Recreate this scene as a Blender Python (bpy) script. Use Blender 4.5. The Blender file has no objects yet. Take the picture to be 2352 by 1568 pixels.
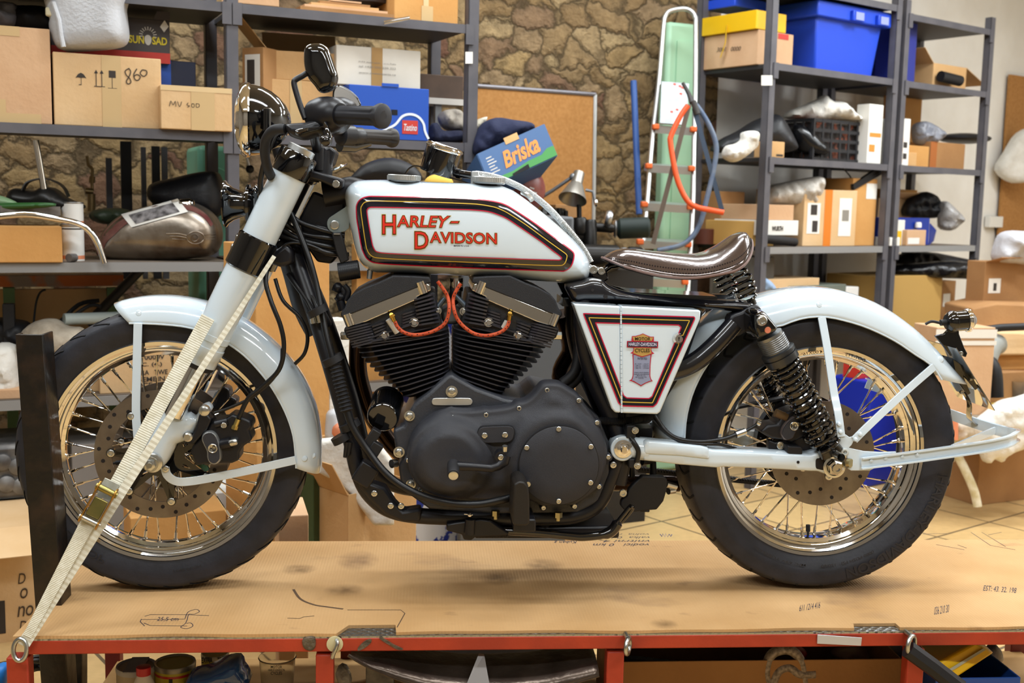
import bpy,bmesh,math,random
import numpy as np
from mathutils import Vector,Matrix
from mathutils.geometry import delaunay_2d_cdt
random.seed(7)
SC=bpy.context.scene
COL=SC.collection
PI=math.pi
# ---------------------------------------------------------------- camera
FPX,IW,IH=2600.0,2352,1568
CAM_D,CAM_Z=2.67,1.395
def _axes():
 a,b,al=(975-IW/2)/FPX,-(465-IH/2)/FPX,.021
 ca,sa=math.cos(al),math.sin(al)
 r0,u0=a*ca-b*sa,a*sa+b*ca
 th=math.atan(u0); ps=math.atan(-r0*math.cos(th))
 F=np.array([math.sin(ps)*math.cos(th),math.cos(ps)*math.cos(th),-math.sin(th)])
 R0=np.array([math.cos(ps),-math.sin(ps),0]); U0=np.cross(R0,F)
 return R0*ca+U0*sa,-R0*sa+U0*ca,F
AR,AU,AF=_axes()
AC=np.array([0,-CAM_D,CAM_Z])
cam=bpy.data.cameras.new('camera'); camo=bpy.data.objects.new('camera',cam); COL.objects.link(camo)
cam.sensor_width=36; cam.lens=36*FPX/IW
cam.clip_start=.05; cam.clip_end=60
camo.matrix_world=Matrix([[AR[0],AU[0],-AF[0],AC[0]],[AR[1],AU[1],-AF[1],AC[1]],[AR[2],AU[2],-AF[2],AC[2]],[0,0,0,1]])
cam.dof.use_dof=True; cam.dof.focus_distance=2.62; cam.dof.aperture_fstop=5.0
SC.camera=camo
# ---------------------------------------------------------------- exposure, world
SC.view_settings.view_transform='Standard'; SC.view_settings.look='None'
SC.view_settings.gamma=1; SC.view_settings.use_curve_mapping=False
SC.view_settings.exposure=0.45
SC.cycles.use_denoising=True; SC.cycles.adaptive_threshold=.02
SC.cycles.max_bounces=6; SC.cycles.diffuse_bounces=3; SC.cycles.glossy_bounces=4
SC.cycles.transmission_bounces=6; SC.cycles.transparent_max_bounces=8
SC.cycles.caustics_reflective=False; SC.cycles.caustics_refractive=False
SC.cycles.sample_clamp_indirect=6
wd=bpy.data.worlds.new('world'); SC.world=wd; wd.use_nodes=True
wd.node_tree.nodes['Background'].inputs[0].default_value=(.9,.92,1,1)
wd.node_tree.nodes['Background'].inputs[1].default_value=.25
# ---------------------------------------------------------------- lamps: rows of ceiling tubes
ROOM_TOP=3.3
TUBES=[]
def tube_light(x,y,lx,ly,power,col=(.90,.96,1)):
 l=bpy.data.lights.new('ceiling_tube','AREA'); l.shape='RECTANGLE'; l.size=lx; l.size_y=ly
 l.energy=power; l.color=col
 o=bpy.data.objects.new('ceiling_tube_light',l); COL.objects.link(o); o.location=(x,y,ROOM_TOP-.14)
 TUBES.append((x,y,lx,ly))
for tx,ty,pw in((-1.5,-.75,26),(.55,-.75,26),(2.6,-.75,22),(-1.5,1.15,26),(.55,1.15,26),(2.6,1.15,24),(-1.0,-2.9,40),(1.6,-2.9,40),(3.4,2.3,46),(1.3,2.3,20),(4.7,1.2,34)):
 tube_light(tx,ty,1.5,.2,pw)
 # ---------------------------------------------------------------- pixel helpers: a pixel of the photo to a point at a stated depth
def ray(px,py): return AF+AR*(px-IW/2)/FPX+AU*(IH/2-py)/FPX
def PY(px,py,Y):
 r=ray(px,py); return Vector(AC+r*((Y-AC[1])/r[1]))
def PZ(px,py,z):
 r=ray(px,py); return Vector(AC+r*((z-AC[2])/r[2]))
def PD(px,py,d): return Vector(AC+ray(px,py)*d)
def XZ(px,py,Y):
 p=PY(px,py,Y); return(p.x,p.z)
def zm(ox,oy,s,pts): return[(ox+p[0]/s,oy+p[1]/s)for p in pts]
# ---------------------------------------------------------------- materials
def lin(h):
 h=h.lstrip('#'); c=[int(h[i:i+2],16)/255 for i in(0,2,4)]
 return tuple((x/12.92 if x<=.04045 else((x+.055)/1.055)**2.4)for x in c)+(1,)
MATS={}
def M(name,col='#808080',rough=.5,metal=0,var=None,vs=6,vd=4,bump=0,bs=80,coat=0,trans=0,ior=1.45,emit=0,alpha=1,spec=.5,stretch=None,lo=.35,hi=.65):
 if name in MATS: return MATS[name]
 m=bpy.data.materials.new(name); m.use_nodes=True; nt=m.node_tree; b=nt.nodes['Principled BSDF']
 b.inputs['Base Color'].default_value=lin(col); b.inputs['Roughness'].default_value=rough
 b.inputs['Metallic'].default_value=metal; b.inputs['Coat Weight'].default_value=coat; b.inputs['Coat Roughness'].default_value=.06
 b.inputs['Transmission Weight'].default_value=trans; b.inputs['IOR'].default_value=ior
 b.inputs['Alpha'].default_value=alpha; b.inputs['Specular IOR Level'].default_value=spec
 if emit:
  b.inputs['Emission Color'].default_value=lin(col); b.inputs['Emission Strength'].default_value=emit
 if var or bump:
  tc=nt.nodes.new('ShaderNodeTexCoord'); mp=nt.nodes.new('ShaderNodeMapping'); nt.links.new(tc.outputs['Object'],mp.inputs[0])
  if stretch:mp.inputs['Scale'].default_value=stretch
 if var:
  n=nt.nodes.new('ShaderNodeTexNoise'); n.inputs['Scale'].default_value=vs; n.inputs['Detail'].default_value=vd
  nt.links.new(mp.outputs[0],n.inputs['Vector'])
  r=nt.nodes.new('ShaderNodeValToRGB'); r.color_ramp.elements[0].color=lin(col); r.color_ramp.elements[1].color=lin(var)
  r.color_ramp.elements[0].position=lo; r.color_ramp.elements[1].position=hi
  nt.links.new(n.outputs[0],r.inputs[0]); nt.links.new(r.outputs[0],b.inputs['Base Color'])
 if bump:
  n2=nt.nodes.new('ShaderNodeTexNoise'); n2.inputs['Scale'].default_value=bs; n2.inputs['Detail'].default_value=3
  nt.links.new(mp.outputs[0],n2.inputs['Vector'])
  bp=nt.nodes.new('ShaderNodeBump'); bp.inputs['Strength'].default_value=bump; bp.inputs['Distance'].default_value=.01
  nt.links.new(n2.outputs[0],bp.inputs['Height']); nt.links.new(bp.outputs[0],b.inputs['Normal'])
 MATS[name]=m
 return m
def nodes(m): return m.node_tree,m.node_tree.nodes['Principled BSDF']
# ---------------------------------------------------------------- objects
ORG={}
def thing(name,label,cat,loc,group=None):
 o=bpy.data.objects.new(name,None); COL.objects.link(o); o.location=loc; o.empty_display_size=.05
 o['label']=label; o['category']=cat
 if group:o['group']=group
 ORG[o.name]=Vector(loc); return o
def empty(name,parent,loc=None):
 o=bpy.data.objects.new(name,None); COL.objects.link(o); o.parent=parent; L=Vector(loc)if loc is not None else ORG[parent.name]
 o.location=L-ORG[parent.name]; ORG[o.name]=L; return o
def tag(o,label,cat,group=None):
 o['label']=label; o['category']=cat
 if group:o['group']=group
 return o
class MB:
 def __init__(s):s.v=[]; s.f=[]; s.mi=[]; s.cur=0; s.marks=[]
 def next(s):
  s.marks.append((len(s.v),len(s.f))); return s
 def add(s,vs,fs):
  k=len(s.v); s.v+=[tuple(v)for v in vs]; s.f+=[tuple(i+k for i in f)for f in fs]; s.mi+=[s.cur]*len(fs); return s
 def box(s,c,sz,R=None):
  c=Vector(c); hx,hy,hz=[q/2 for q in sz]
  vs=[Vector((x,y,z))for x in(-hx,hx)for y in(-hy,hy)for z in(-hz,hz)]
  if R is not None:vs=[R@v for v in vs]
  return s.add([c+v for v in vs],[(0,1,3,2),(4,6,7,5),(0,4,5,1),(2,3,7,6),(0,2,6,4),(1,5,7,3)])
 def hexa(s,a,b):
  vs=list(a)+list(b); n=len(a)
  return s.add(vs,[tuple(reversed(range(n))),tuple(range(n,2*n))]+[(i,(i+1)%n,n+(i+1)%n,n+i)for i in range(n)])
 def tube(s,pts,r,n=10,cap=True,closed=False):
  pts=[Vector(p)for p in pts]; N=len(pts); rr=r if hasattr(r,'__len__')else[r]*N
  k=len(s.v); up=None; vs=[]; fs=[]
  for i,p in enumerate(pts):
   if closed:t=pts[(i+1)%N]-pts[i-1]
   else:t=pts[min(i+1,N-1)]-pts[max(i-1,0)]
   t.normalize()
   if up is None:
    up=t.orthogonal().normalized()
   up=(up-t*up.dot(t))
   up=up.normalized()if up.length>1e-6 else t.orthogonal().normalized()
   b=t.cross(up)
   for j in range(n):
    a=2*PI*j/n; vs.append(p+(up*math.cos(a)+b*math.sin(a))*rr[i])
  for i in range(N if closed else N-1):
   for j in range(n):
    a,b2=i*n,((i+1)%N)*n; fs.append((a+j,a+(j+1)%n,b2+(j+1)%n,b2+j))
  if cap and not closed:fs.append(tuple(reversed(range(n)))); fs.append(tuple(range((N-1)*n,N*n)))
  return s.add(vs,fs)
 def ribbon(s,pts,side,w,t=.002,closed=False):
  pts=[Vector(p)for p in pts]; N=len(pts); vs=[]; fs=[]
  for i,p in enumerate(pts):
   tt=((pts[(i+1)%N]-pts[i-1])if closed else(pts[min(i+1,N-1)]-pts[max(i-1,0)])).normalized()
   sd=Vector(side[i]if isinstance(side,list)else side); sd=(sd-tt*sd.dot(tt)).normalized(); nn=tt.cross(sd)
   ww=w[i]if isinstance(w,list)else w
   for a,b in((-1,-1),(1,-1),(1,1),(-1,1)):vs.append(p+sd*a*ww/2+nn*b*t/2)
  for i in range(N if closed else N-1):
   a,b=i*4,((i+1)%N)*4
   for j in range(4):fs.append((a+j,a+(j+1)%4,b+(j+1)%4,b+j))
  if not closed:fs.append((3,2,1,0)); e=(N-1)*4; fs.append((e,e+1,e+2,e+3))
  return s.add(vs,fs)
 def lathe(s,prof,o,ax,n=32,cap=True,a0=0,a1=2*PI):
  o=Vector(o); ax=Vector(ax).normalized(); u=ax.orthogonal().normalized(); w=ax.cross(u)
  full=abs(a1-a0-2*PI)<1e-6; m=n if full else n+1; vs=[]; fs=[]
  for h,r in prof:
   for j in range(m):
    a=a0+(a1-a0)*j/n; vs.append(o+ax*h+(u*math.cos(a)+w*math.sin(a))*max(r,1e-5))
  for i in range(len(prof)-1):
   for j in range(n):
    j2=(j+1)%m; fs.append((i*m+j,i*m+j2,(i+1)*m+j2,(i+1)*m+j))
  if cap and full:
   if prof[0][1]>1e-4:fs.append(tuple(reversed(range(m))))
   if prof[-1][1]>1e-4:fs.append(tuple(range((len(prof)-1)*m,len(prof)*m)))
  return s.add(vs,fs)
 def prism(s,pts,y0,y1):
  a=[Vector((p[0],y0,p[1]))for p in pts]; b=[Vector((p[0],y1,p[1]))for p in pts]
  ar=sum(pts[i][0]*pts[(i+1)%len(pts)][1]-pts[(i+1)%len(pts)][0]*pts[i][1]for i in range(len(pts)))
  if ar<0:a.reverse(); b.reverse()
  if y1>y0:a,b=b,a
  return s.hexa(b,a)if False else s.hexa(a,b)
 def sphere(s,c,r,n=16,m=10,sc=(1,1,1),R=None):
  c=Vector(c); vs=[]; fs=[]
  for i in range(m+1):
   th=PI*i/m
   for j in range(n):
    a=2*PI*j/n; v=Vector((r*sc[0]*math.sin(th)*math.cos(a),r*sc[1]*math.sin(th)*math.sin(a),r*sc[2]*math.cos(th)))
    vs.append(c+(R@v if R is not None else v))
  for i in range(m):
   for j in range(n):fs.append((i*n+j,(i+1)*n+j,(i+1)*n+(j+1)%n,i*n+(j+1)%n))
  return s.add(vs,fs)
 def build(s,name,mat,parent=None,loc=None,smooth=True,ang=38,bevel=0,bseg=2,sub=0,fix=True):
  mk=sorted(set(s.marks+[(0,0)])); mk=[m for i,m in enumerate(mk)if i==len(mk)-1 or mk[i+1][0]>m[0]]
  if len(mk)>1 and mk[-1][0]<len(s.v):
   mk.append((len(s.v),len(s.f))); o=None
   for(v0,f0),(v1,f1)in zip(mk[:-1],mk[1:]):
    q=MB(); q.v=s.v[v0:v1]; q.f=[tuple(i-v0 for i in f)for f in s.f[f0:f1]]; q.mi=s.mi[f0:f1]
    o=q.build(name,mat,parent,loc,smooth,ang,bevel,bseg,sub,fix)
   return o
  me=bpy.data.meshes.new(name); L=ORG[parent.name]if parent is not None else None
  if L is None:
   if loc is not None:L=Vector(loc)
   else:
    xs=np.array(s.v); L=Vector(((xs[:,0].min()+xs[:,0].max())/2,(xs[:,1].min()+xs[:,1].max())/2,xs[:,2].min()))
  me.from_pydata([(v[0]-L.x,v[1]-L.y,v[2]-L.z)for v in s.v],[],s.f)
  for m in(mat if isinstance(mat,(list,tuple))else[mat]):me.materials.append(m)
  if any(s.mi):me.polygons.foreach_set('material_index',s.mi)
  if fix:
   bm=bmesh.new(); bm.from_mesh(me); bmesh.ops.recalc_face_normals(bm,faces=bm.faces); bm.to_mesh(me); bm.free()
  if smooth:
   me.polygons.foreach_set('use_smooth',[True]*len(me.polygons)); me.set_sharp_from_angle(angle=math.radians(ang))
  me.update()
  o=bpy.data.objects.new(name,me); COL.objects.link(o)
  if parent is not None:
   o.parent=parent
  else:o.location=L
  ORG[o.name]=L
  if bevel:
   b=o.modifiers.new('bevel','BEVEL'); b.width=bevel; b.segments=bseg; b.limit_method='ANGLE'; b.angle_limit=math.radians(40); b.harden_normals=False
  if sub:
   b=o.modifiers.new('sub','SUBSURF'); b.levels=sub; b.render_levels=sub
  return o
def copy_tree(o,parent=None):
 c=o.copy(); COL.objects.link(c); c.parent=parent; ORG[c.name]=ORG[o.name].copy()
 for ch in list(o.children):copy_tree(ch,c)
 return c
 # ---------------------------------------------------------------- curves
def cr(pts,n=6,closed=False):
 P=[np.array(p,float)for p in pts]; N=len(P); out=[]
 g=(lambda i:P[i%N])if closed else(lambda i:P[max(0,min(N-1,i))])
 for i in range(N if closed else N-1):
  p0,p1,p2,p3=g(i-1),g(i),g(i+1),g(i+2)
  for k in range(n):
   t=k/n; out.append(.5*((2*p1)+(p2-p0)*t+(2*p0-5*p1+4*p2-p3)*t*t+(3*p1-p0-3*p2+p3)*t**3))
 if not closed:out.append(P[-1])
 return[tuple(p)for p in out]
def resample(pts,n,closed=True):
 P=np.array(pts,float)
 if closed:P=np.vstack([P,P[:1]])
 L=np.r_[0,np.cumsum(np.linalg.norm(np.diff(P,axis=0),axis=1))]
 t=np.linspace(0,L[-1],n,endpoint=not closed)
 return np.stack([np.interp(t,L,P[:,k])for k in range(P.shape[1])],1)
def pxy(pts): return[PY(p[0],p[1],p[2])for p in pts]
def wire(pts,n=5): return[Vector(p)for p in cr([tuple(p)for p in pxy(pts)],n)]
def bez(pts3,n=6): return[Vector(p)for p in cr([tuple(p)for p in pts3],n)]
def inset_d(P,poly):
 A=np.array(poly); B=np.roll(A,-1,0); AB=B-A
 t=np.clip(((P[:,None]-A[None])*AB).sum(2)/np.maximum((AB**2).sum(1),1e-12),0,1)
 return np.linalg.norm(P[:,None]-(A[None]+t[...,None]*AB[None]),axis=2).min(1)
def inside(P,poly):
 A=np.array(poly); B=np.roll(A,-1,0); x,y=P[:,0:1],P[:,1:2]
 c=((A[:,1]>y)!=(B[:,1]>y))&(x<(B[:,0]-A[:,0])*(y-A[:,1])/(B[:,1]-A[:,1]+1e-15)+A[:,0])
 return c.sum(1)%2==1
def puff(mb,outline,yf,step=.008,rings=(.0015,.004,.008,.013,.02),grid=.012,back=None,mirror=False):
 """height field over a closed (x, z) outline: y = yf(d, x, z), d = distance from the outline; closed by a flat back or its mirror image"""
 P=np.array(outline,float); L=np.linalg.norm(np.roll(P,-1,0)-P,axis=1).sum(); n=max(12,int(L/step))
 O=resample(P,n); T=np.roll(O,-1,0)-np.roll(O,1,0); T/=np.linalg.norm(T,axis=1)[:,None]+1e-12
 area=(O[:,0]*np.roll(O[:,1],-1)-np.roll(O[:,0],-1)*O[:,1]).sum()
 Nn=np.stack([-T[:,1],T[:,0]],1)*(1 if area>0 else-1)
 pts=[O]; last=0
 for r in rings:
  Q=O+Nn*r; ok=inside(Q,O)&(inset_d(Q,O)>.93*r); pts.append(Q[ok]); last=r
 mn,mx=O.min(0),O.max(0); gx,gz=np.meshgrid(np.arange(mn[0],mx[0],grid),np.arange(mn[1],mx[1],grid)); G=np.stack([gx.ravel(),gz.ravel()],1)
 ok=inside(G,O); G=G[ok]
 if len(G):G=G[inset_d(G,O)>last+grid*.4]; pts.append(G)
 A=np.vstack(pts)
 vs,es,fs,*_=delaunay_2d_cdt([Vector(p)for p in A],[],[list(range(n))],1,1e-6)
 V=np.array([tuple(v)for v in vs]); d=inset_d(V,O); d[d<1e-5]=0
 Y=np.array([yf(dd,x,z)for dd,(x,z)in zip(d,V)])
 front=[(x,y,z)for(x,z),y in zip(V,Y)]; k=len(front)
 bs=[(x,(-y if mirror else back),z)for(x,z),y in zip(V,Y)]
 bd={}
 for f in fs:
  for i in range(3):
   e=(f[i],f[(i+1)%3]); bd[e]=bd.get(e,0)+1
 rim=[e for e in bd if(e[1],e[0])not in bd]
 F=[tuple(f)for f in fs]+[tuple(i+k for i in reversed(f))for f in fs]+[(e[1],e[0],e[0]+k,e[1]+k)for e in rim]
 return mb.add(front+bs,F)
def rnd(d,r): return math.sqrt(max(0,1-(1-min(d,r)/r)**2))
def ppoly(pts,Y,smooth=0):
 q=[XZ(p[0],p[1],Y)for p in pts]; return cr(q,smooth,True)if smooth else q
 # ---------------------------------------------------------------- lettering
_TX={}
def text_geo(s,bold=0,shear=0):
 key=(s,bold,shear)
 if key in _TX: return _TX[key]
 cu=bpy.data.curves.new('t','FONT'); cu.body=s; cu.offset=bold; cu.shear=shear; cu.resolution_u=3
 ob=bpy.data.objects.new('t',cu); COL.objects.link(ob); dg=bpy.context.evaluated_depsgraph_get()
 me=bpy.data.meshes.new_from_object(ob.evaluated_get(dg))
 v=np.array([tuple(x.co)[:2]for x in me.vertices]); f=[tuple(p.vertices)for p in me.polygons]
 bpy.data.objects.remove(ob); bpy.data.curves.remove(cu); bpy.data.meshes.remove(me)
 _TX[key]=(v,f); return v,f
def lettering(mb,s,quad,off=.0015,bold=0,base=None,shear=0,fn=None):
 """letters filling the quad (bottom-left, bottom-right, top-right, top-left), raised off by its normal"""
 v,f=text_geo(s,bold,shear); b,_=text_geo(s,base if base is not None else bold,shear)
 mn,mx=b.min(0),b.max(0); uv=(v-mn)/np.maximum(mx-mn,1e-9); q=[Vector(p)for p in quad]
 nrm=(q[1]-q[0]).cross(q[3]-q[0]).normalized()
 out=[]
 for u,w in uv:
  p=q[0].lerp(q[1],u).lerp(q[3].lerp(q[2],u),w)
  p=fn(p)if fn else p+nrm*off
  out.append(p)
 return mb.add(out,f)
def bolt(mb,px,py,Y,r=.006,h=.004,kind='allen',ax=(0,-1,0)):
 mb.next(); o=PY(px,py,Y)if px is not None else Vector(py)
 if kind=='hex':
  mb.lathe([(0,r*1.35),(.0015,r*1.35),(.0016,r)],o,ax,20); mb.lathe([(.001,r),(h,r),(h+.0012,r*.8)],o,ax,6); mb.lathe([(h,r*.55),(h+.003,r*.5)],o,ax,12)
 else:
  mb.lathe([(0,r),(h*.8,r),(h,r*.85),(h,r*.5),(h*.4,r*.5),(h*.4,0)],o,ax,18,cap=False)
# ================================================================ the room
class Fr:
 """a vertical rack front: along u, away from the camera n"""
 def __init__(s,A,B):
  s.o=np.array([A[0],A[1]]); d=np.array([B[0]-A[0],B[1]-A[1]]); s.len=np.linalg.norm(d); s.u=d/s.len; s.n=np.array([-s.u[1],s.u[0]])
  s.R=Matrix(((s.u[0],s.n[0],0),(s.u[1],s.n[1],0),(0,0,1)))
 def hit(s,px,py,q=0):
  r=ray(px,py); t=(q-(AC[:2]-s.o)@s.n)/(r[:2]@s.n); return Vector(AC+r*t)
 def sz(s,px,py,q=0):
  p=s.hit(px,py,q); return((np.array(p[:2])-s.o)@s.u,p.z)
 def pt(s,a,q,z):
  p=s.o+s.u*a+s.n*q; return Vector((p[0],p[1],z))
LF=Fr(PD(535,320,4.0),PD(1078,345,4.38))
RF=Fr(PD(1765,370,5.5),PD(2275,370,6.65))
def wall_quad(name,a,b,z0,z1,mat,th=.12,sign=1):
 a=Vector((a[0],a[1],0)); b=Vector((b[0],b[1],0)); d=(b-a).normalized(); n=Vector((-d.y,d.x,0))*sign
 mb=MB(); mb.hexa([a+Vector((0,0,z0)),b+Vector((0,0,z0)),b+Vector((0,0,z1)),a+Vector((0,0,z1))],[a+n*th+Vector((0,0,z0)),b+n*th+Vector((0,0,z0)),b+n*th+Vector((0,0,z1)),a+n*th+Vector((0,0,z1))])
 o=mb.build(name,mat,loc=((a.x+b.x)/2,(a.y+b.y)/2,z0),smooth=False); o['kind']='structure'; return o
 # stone wall material: rubble of irregular stones with recessed joints
def stone_mat():
 m=M('rubble stone','#a8875a',.9); nt,b=nodes(m); L=nt.links.new; N=nt.nodes.new
 tc=N('ShaderNodeTexCoord'); mp=N('ShaderNodeMapping'); mp.inputs['Rotation'].default_value=(0,0,-math.atan2(LF.u[1],LF.u[0])); L(tc.outputs['Object'],mp.inputs[0])
 nz=N('ShaderNodeTexNoise'); nz.inputs['Scale'].default_value=4.2; nz.inputs['Detail'].default_value=8; nz.inputs['Roughness'].default_value=.62; L(mp.outputs[0],nz.inputs['Vector'])
 sub=N('ShaderNodeVectorMath'); sub.operation='SUBTRACT'; sub.inputs[1].default_value=(.5,.5,.5); L(nz.outputs['Color'],sub.inputs[0])
 sc=N('ShaderNodeVectorMath'); sc.operation='SCALE'; sc.inputs['Scale'].default_value=.30; L(sub.outputs[0],sc.inputs[0])
 ad=N('ShaderNodeVectorMath'); ad.operation='ADD'; L(mp.outputs[0],ad.inputs[0]); L(sc.outputs[0],ad.inputs[1])
 st=N('ShaderNodeVectorMath'); st.operation='MULTIPLY'; st.inputs[1].default_value=(5.8,1.0,9.2); L(ad.outputs[0],st.inputs[0])
 ve=N('ShaderNodeTexVoronoi'); ve.feature='DISTANCE_TO_EDGE'; ve.inputs['Scale'].default_value=1; L(st.outputs[0],ve.inputs['Vector'])
 vc=N('ShaderNodeTexVoronoi'); vc.inputs['Scale'].default_value=1; L(st.outputs[0],vc.inputs['Vector'])
 sp=N('ShaderNodeSeparateColor'); L(vc.outputs['Color'],sp.inputs[0])
 rp=N('ShaderNodeValToRGB'); e=rp.color_ramp.elements; e[0].color=lin('#a88960'); e[0].position=0; e[1].color=lin('#8f6650'); e[1].position=1
 for p,c in((.2,'#c6a673'),(.42,'#ab8c62'),(.62,'#d2b586'),(.82,'#ab8d6a')):
  q=e.new(p); q.color=lin(c)
 L(sp.outputs[0],rp.inputs[0])
 n2=N('ShaderNodeTexNoise'); n2.inputs['Scale'].default_value=14; n2.inputs['Detail'].default_value=8; n2.inputs['Roughness'].default_value=.7; L(mp.outputs[0],n2.inputs['Vector'])
 mx=N('ShaderNodeMix'); mx.data_type='RGBA'; mx.blend_type='MULTIPLY'; mx.inputs[0].default_value=.75; L(rp.outputs[0],mx.inputs['A'])
 r2=N('ShaderNodeValToRGB'); r2.color_ramp.elements[0].position=.3; r2.color_ramp.elements[0].color=(.3,.29,.28,1); r2.color_ramp.elements[1].position=.62; L(n2.outputs[0],r2.inputs[0]); L(r2.outputs[0],mx.inputs['B'])
 jr=N('ShaderNodeValToRGB'); jr.color_ramp.elements[0].position=.0; jr.color_ramp.elements[1].position=.075; L(ve.outputs['Distance'],jr.inputs[0])
 m2=N('ShaderNodeMix'); m2.data_type='RGBA'; L(jr.outputs[0],m2.inputs[0]); m2.inputs['A'].default_value=lin('#5f4e35'); L(mx.outputs['Result'],m2.inputs['B']); L(m2.outputs['Result'],b.inputs['Base Color'])
 h=N('ShaderNodeMapRange'); h.inputs['From Max'].default_value=.16; L(ve.outputs['Distance'],h.inputs['Value'])
 ma=N('ShaderNodeMath'); ma.operation='MULTIPLY_ADD'; ma.inputs[1].default_value=1.3; L(n2.outputs[0],ma.inputs[0]); L(h.outputs[0],ma.inputs[2])
 bp=N('ShaderNodeBump'); bp.inputs['Strength'].default_value=.8; bp.inputs['Distance'].default_value=.05; L(ma.outputs[0],bp.inputs['Height']); L(bp.outputs[0],b.inputs['Normal'])
 return m
def tile_mat():
 m=M('floor tile','#d8b47c',.35); nt,b=nodes(m); L=nt.links.new; N=nt.nodes.new
 tc=N('ShaderNodeTexCoord'); mp=N('ShaderNodeMapping'); mp.inputs['Rotation'].default_value=(0,0,math.radians(-33)); L(tc.outputs['Object'],mp.inputs[0])
 br=N('ShaderNodeTexBrick'); br.offset=0; br.squash=1; br.inputs['Scale'].default_value=1; br.inputs['Brick Width'].default_value=.42; br.inputs['Row Height'].default_value=.42
 br.inputs['Mortar Size'].default_value=.006; br.inputs['Color1'].default_value=lin('#dcb980'); br.inputs['Color2'].default_value=lin('#d3ae76'); br.inputs['Mortar'].default_value=lin('#6f5d44'); L(mp.outputs[0],br.inputs['Vector'])
 n=N('ShaderNodeTexNoise'); n.inputs['Scale'].default_value=30; n.inputs['Detail'].default_value=5; L(tc.outputs['Object'],n.inputs['Vector'])
 mx=N('ShaderNodeMix'); mx.data_type='RGBA'; mx.blend_type='MULTIPLY'; mx.inputs[0].default_value=.3; L(br.outputs['Color'],mx.inputs['A']); L(n.outputs[0],mx.inputs['B']); L(mx.outputs['Result'],b.inputs['Base Color'])
 return m
STONE=stone_mat()
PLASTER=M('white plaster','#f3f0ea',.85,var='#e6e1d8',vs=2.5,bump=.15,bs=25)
PLASTER2=M('grey brown plaster','#7d766c',.85,var='#6f685e',vs=2)  # grey-brown for unseen walls, darkened to give the chrome reflections contrast
X0,X1,Y0=-3.4,5.6,-4.2
s0=LF.pt(-3.6,1.12,0); wl_n=1.12
# where the stone wall meets the white wall behind the right racks
A_=np.array([LF.u,-RF.u]).T; rhs=(RF.o+RF.n*.64)-(LF.o+LF.n*wl_n); ts=np.linalg.solve(A_,rhs)
corner=LF.pt(ts[0],wl_n,0)
sw0=LF.pt((X0-LF.o[0]+LF.n[0]*-wl_n)/LF.u[0],wl_n,0)
wall_quad('wall_back',sw0,corner,0,ROOM_TOP,STONE)
ex=RF.pt((X1-RF.o[0]-RF.n[0]*.64)/RF.u[0],.64,0)
wall_quad('wall_back.001',corner,ex,0,ROOM_TOP,PLASTER)
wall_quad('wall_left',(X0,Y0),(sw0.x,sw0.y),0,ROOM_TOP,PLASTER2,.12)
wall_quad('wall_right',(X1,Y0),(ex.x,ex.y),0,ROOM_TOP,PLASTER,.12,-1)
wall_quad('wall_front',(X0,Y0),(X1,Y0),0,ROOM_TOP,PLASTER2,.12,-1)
def slab(name,z,th,mat):
 mb=MB(); pts=[(X0,Y0),(X1,Y0),(ex.x,ex.y),(corner.x,corner.y),(sw0.x,sw0.y)]
 mb.hexa([Vector((p[0],p[1],z))for p in pts],[Vector((p[0],p[1],z+th))for p in pts])
 o=mb.build(name,mat,loc=(0,0,0),smooth=False); o['kind']='structure'; return o
slab('floor',-.1,.1,tile_mat()); slab('ceiling',ROOM_TOP,.1,M('ceiling paint','#efece4',.9,var='#e4dfd3',vs=2))
for i,(tx,ty,lx,ly)in enumerate(TUBES):
 t=thing('ceiling_lamp','white ceiling tube lamp hanging above the workshop','lamp',(tx,ty,ROOM_TOP),'ceiling tube lamps')
 mb=MB(); mb.box((tx,ty,ROOM_TOP-.05),(lx+.08,ly+.06,.1)); mb.build('lamp_housing',M('white enamel','#f2f0ea',.4),t)
# ================================================================ the red lift table
TZ=.475
def cardboard(name,col,var=None,**k): return M(name,col,.8,var=var or col,vs=k.pop('vs',5),bump=.12,bs=60,**k)
RED=M('red table paint','#b23c22',.45,var='#9c3320',vs=9,bump=.08,bs=60)
RED_SHADED=M('shaded red table paint','#7a2622',.5,var='#6a1f20',vs=9)  # same red with shade put into the colour, for rear, end and lower parts
STEEL=M('brushed steel','#b9bcc0',.35,1); ZINC=M('zinc plate','#c9ccc9',.3,1,var='#a7aaa6',vs=30)
BLACKST=M('black painted steel','#17130f',.35,var='#33241a',vs=14,lo=.5,hi=.75,bump=.15,bs=40)
tab=thing('work_table','long red steel work table carrying the motorcycle','table',(.2,0,0))
tzr=TZ-.0078
FY,BY,LX,RX=PZ(1200,1450,TZ).y-.003,.345,-.845,1.75
rail_h=.031
def zrail(px,py): return PY(px,py,FY-.002)
mb=MB(); mb.box(((LX+RX)/2+.01,FY+.02,tzr-.0025-rail_h/2),(RX-LX-.02,.036,rail_h)); mb.build('front_rail',RED,tab,bevel=.003)
mb=MB(); mb.box(((LX+RX)/2,BY-.02,tzr-.012-rail_h/2),(RX-LX,.04,rail_h)); mb.build('rear_rail',RED_SHADED,tab,bevel=.003)
mb=MB(); mb.box((LX+.03,0,tzr-.012-rail_h/2),(.04,BY-FY-.08,rail_h)); mb.build('end_rail',RED_SHADED,tab,bevel=.003)
for px,w in((38,.045),(745,.038),(1414,.038),(2105,.038)):
 c=PY(px,1540,FY); mb=MB(); mb.box((c.x,FY+.022,(tzr-.012-rail_h)/2+.002),(w,.036,tzr-.012-rail_h)); mb.build('leg',RED,tab,bevel=.003)
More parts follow.
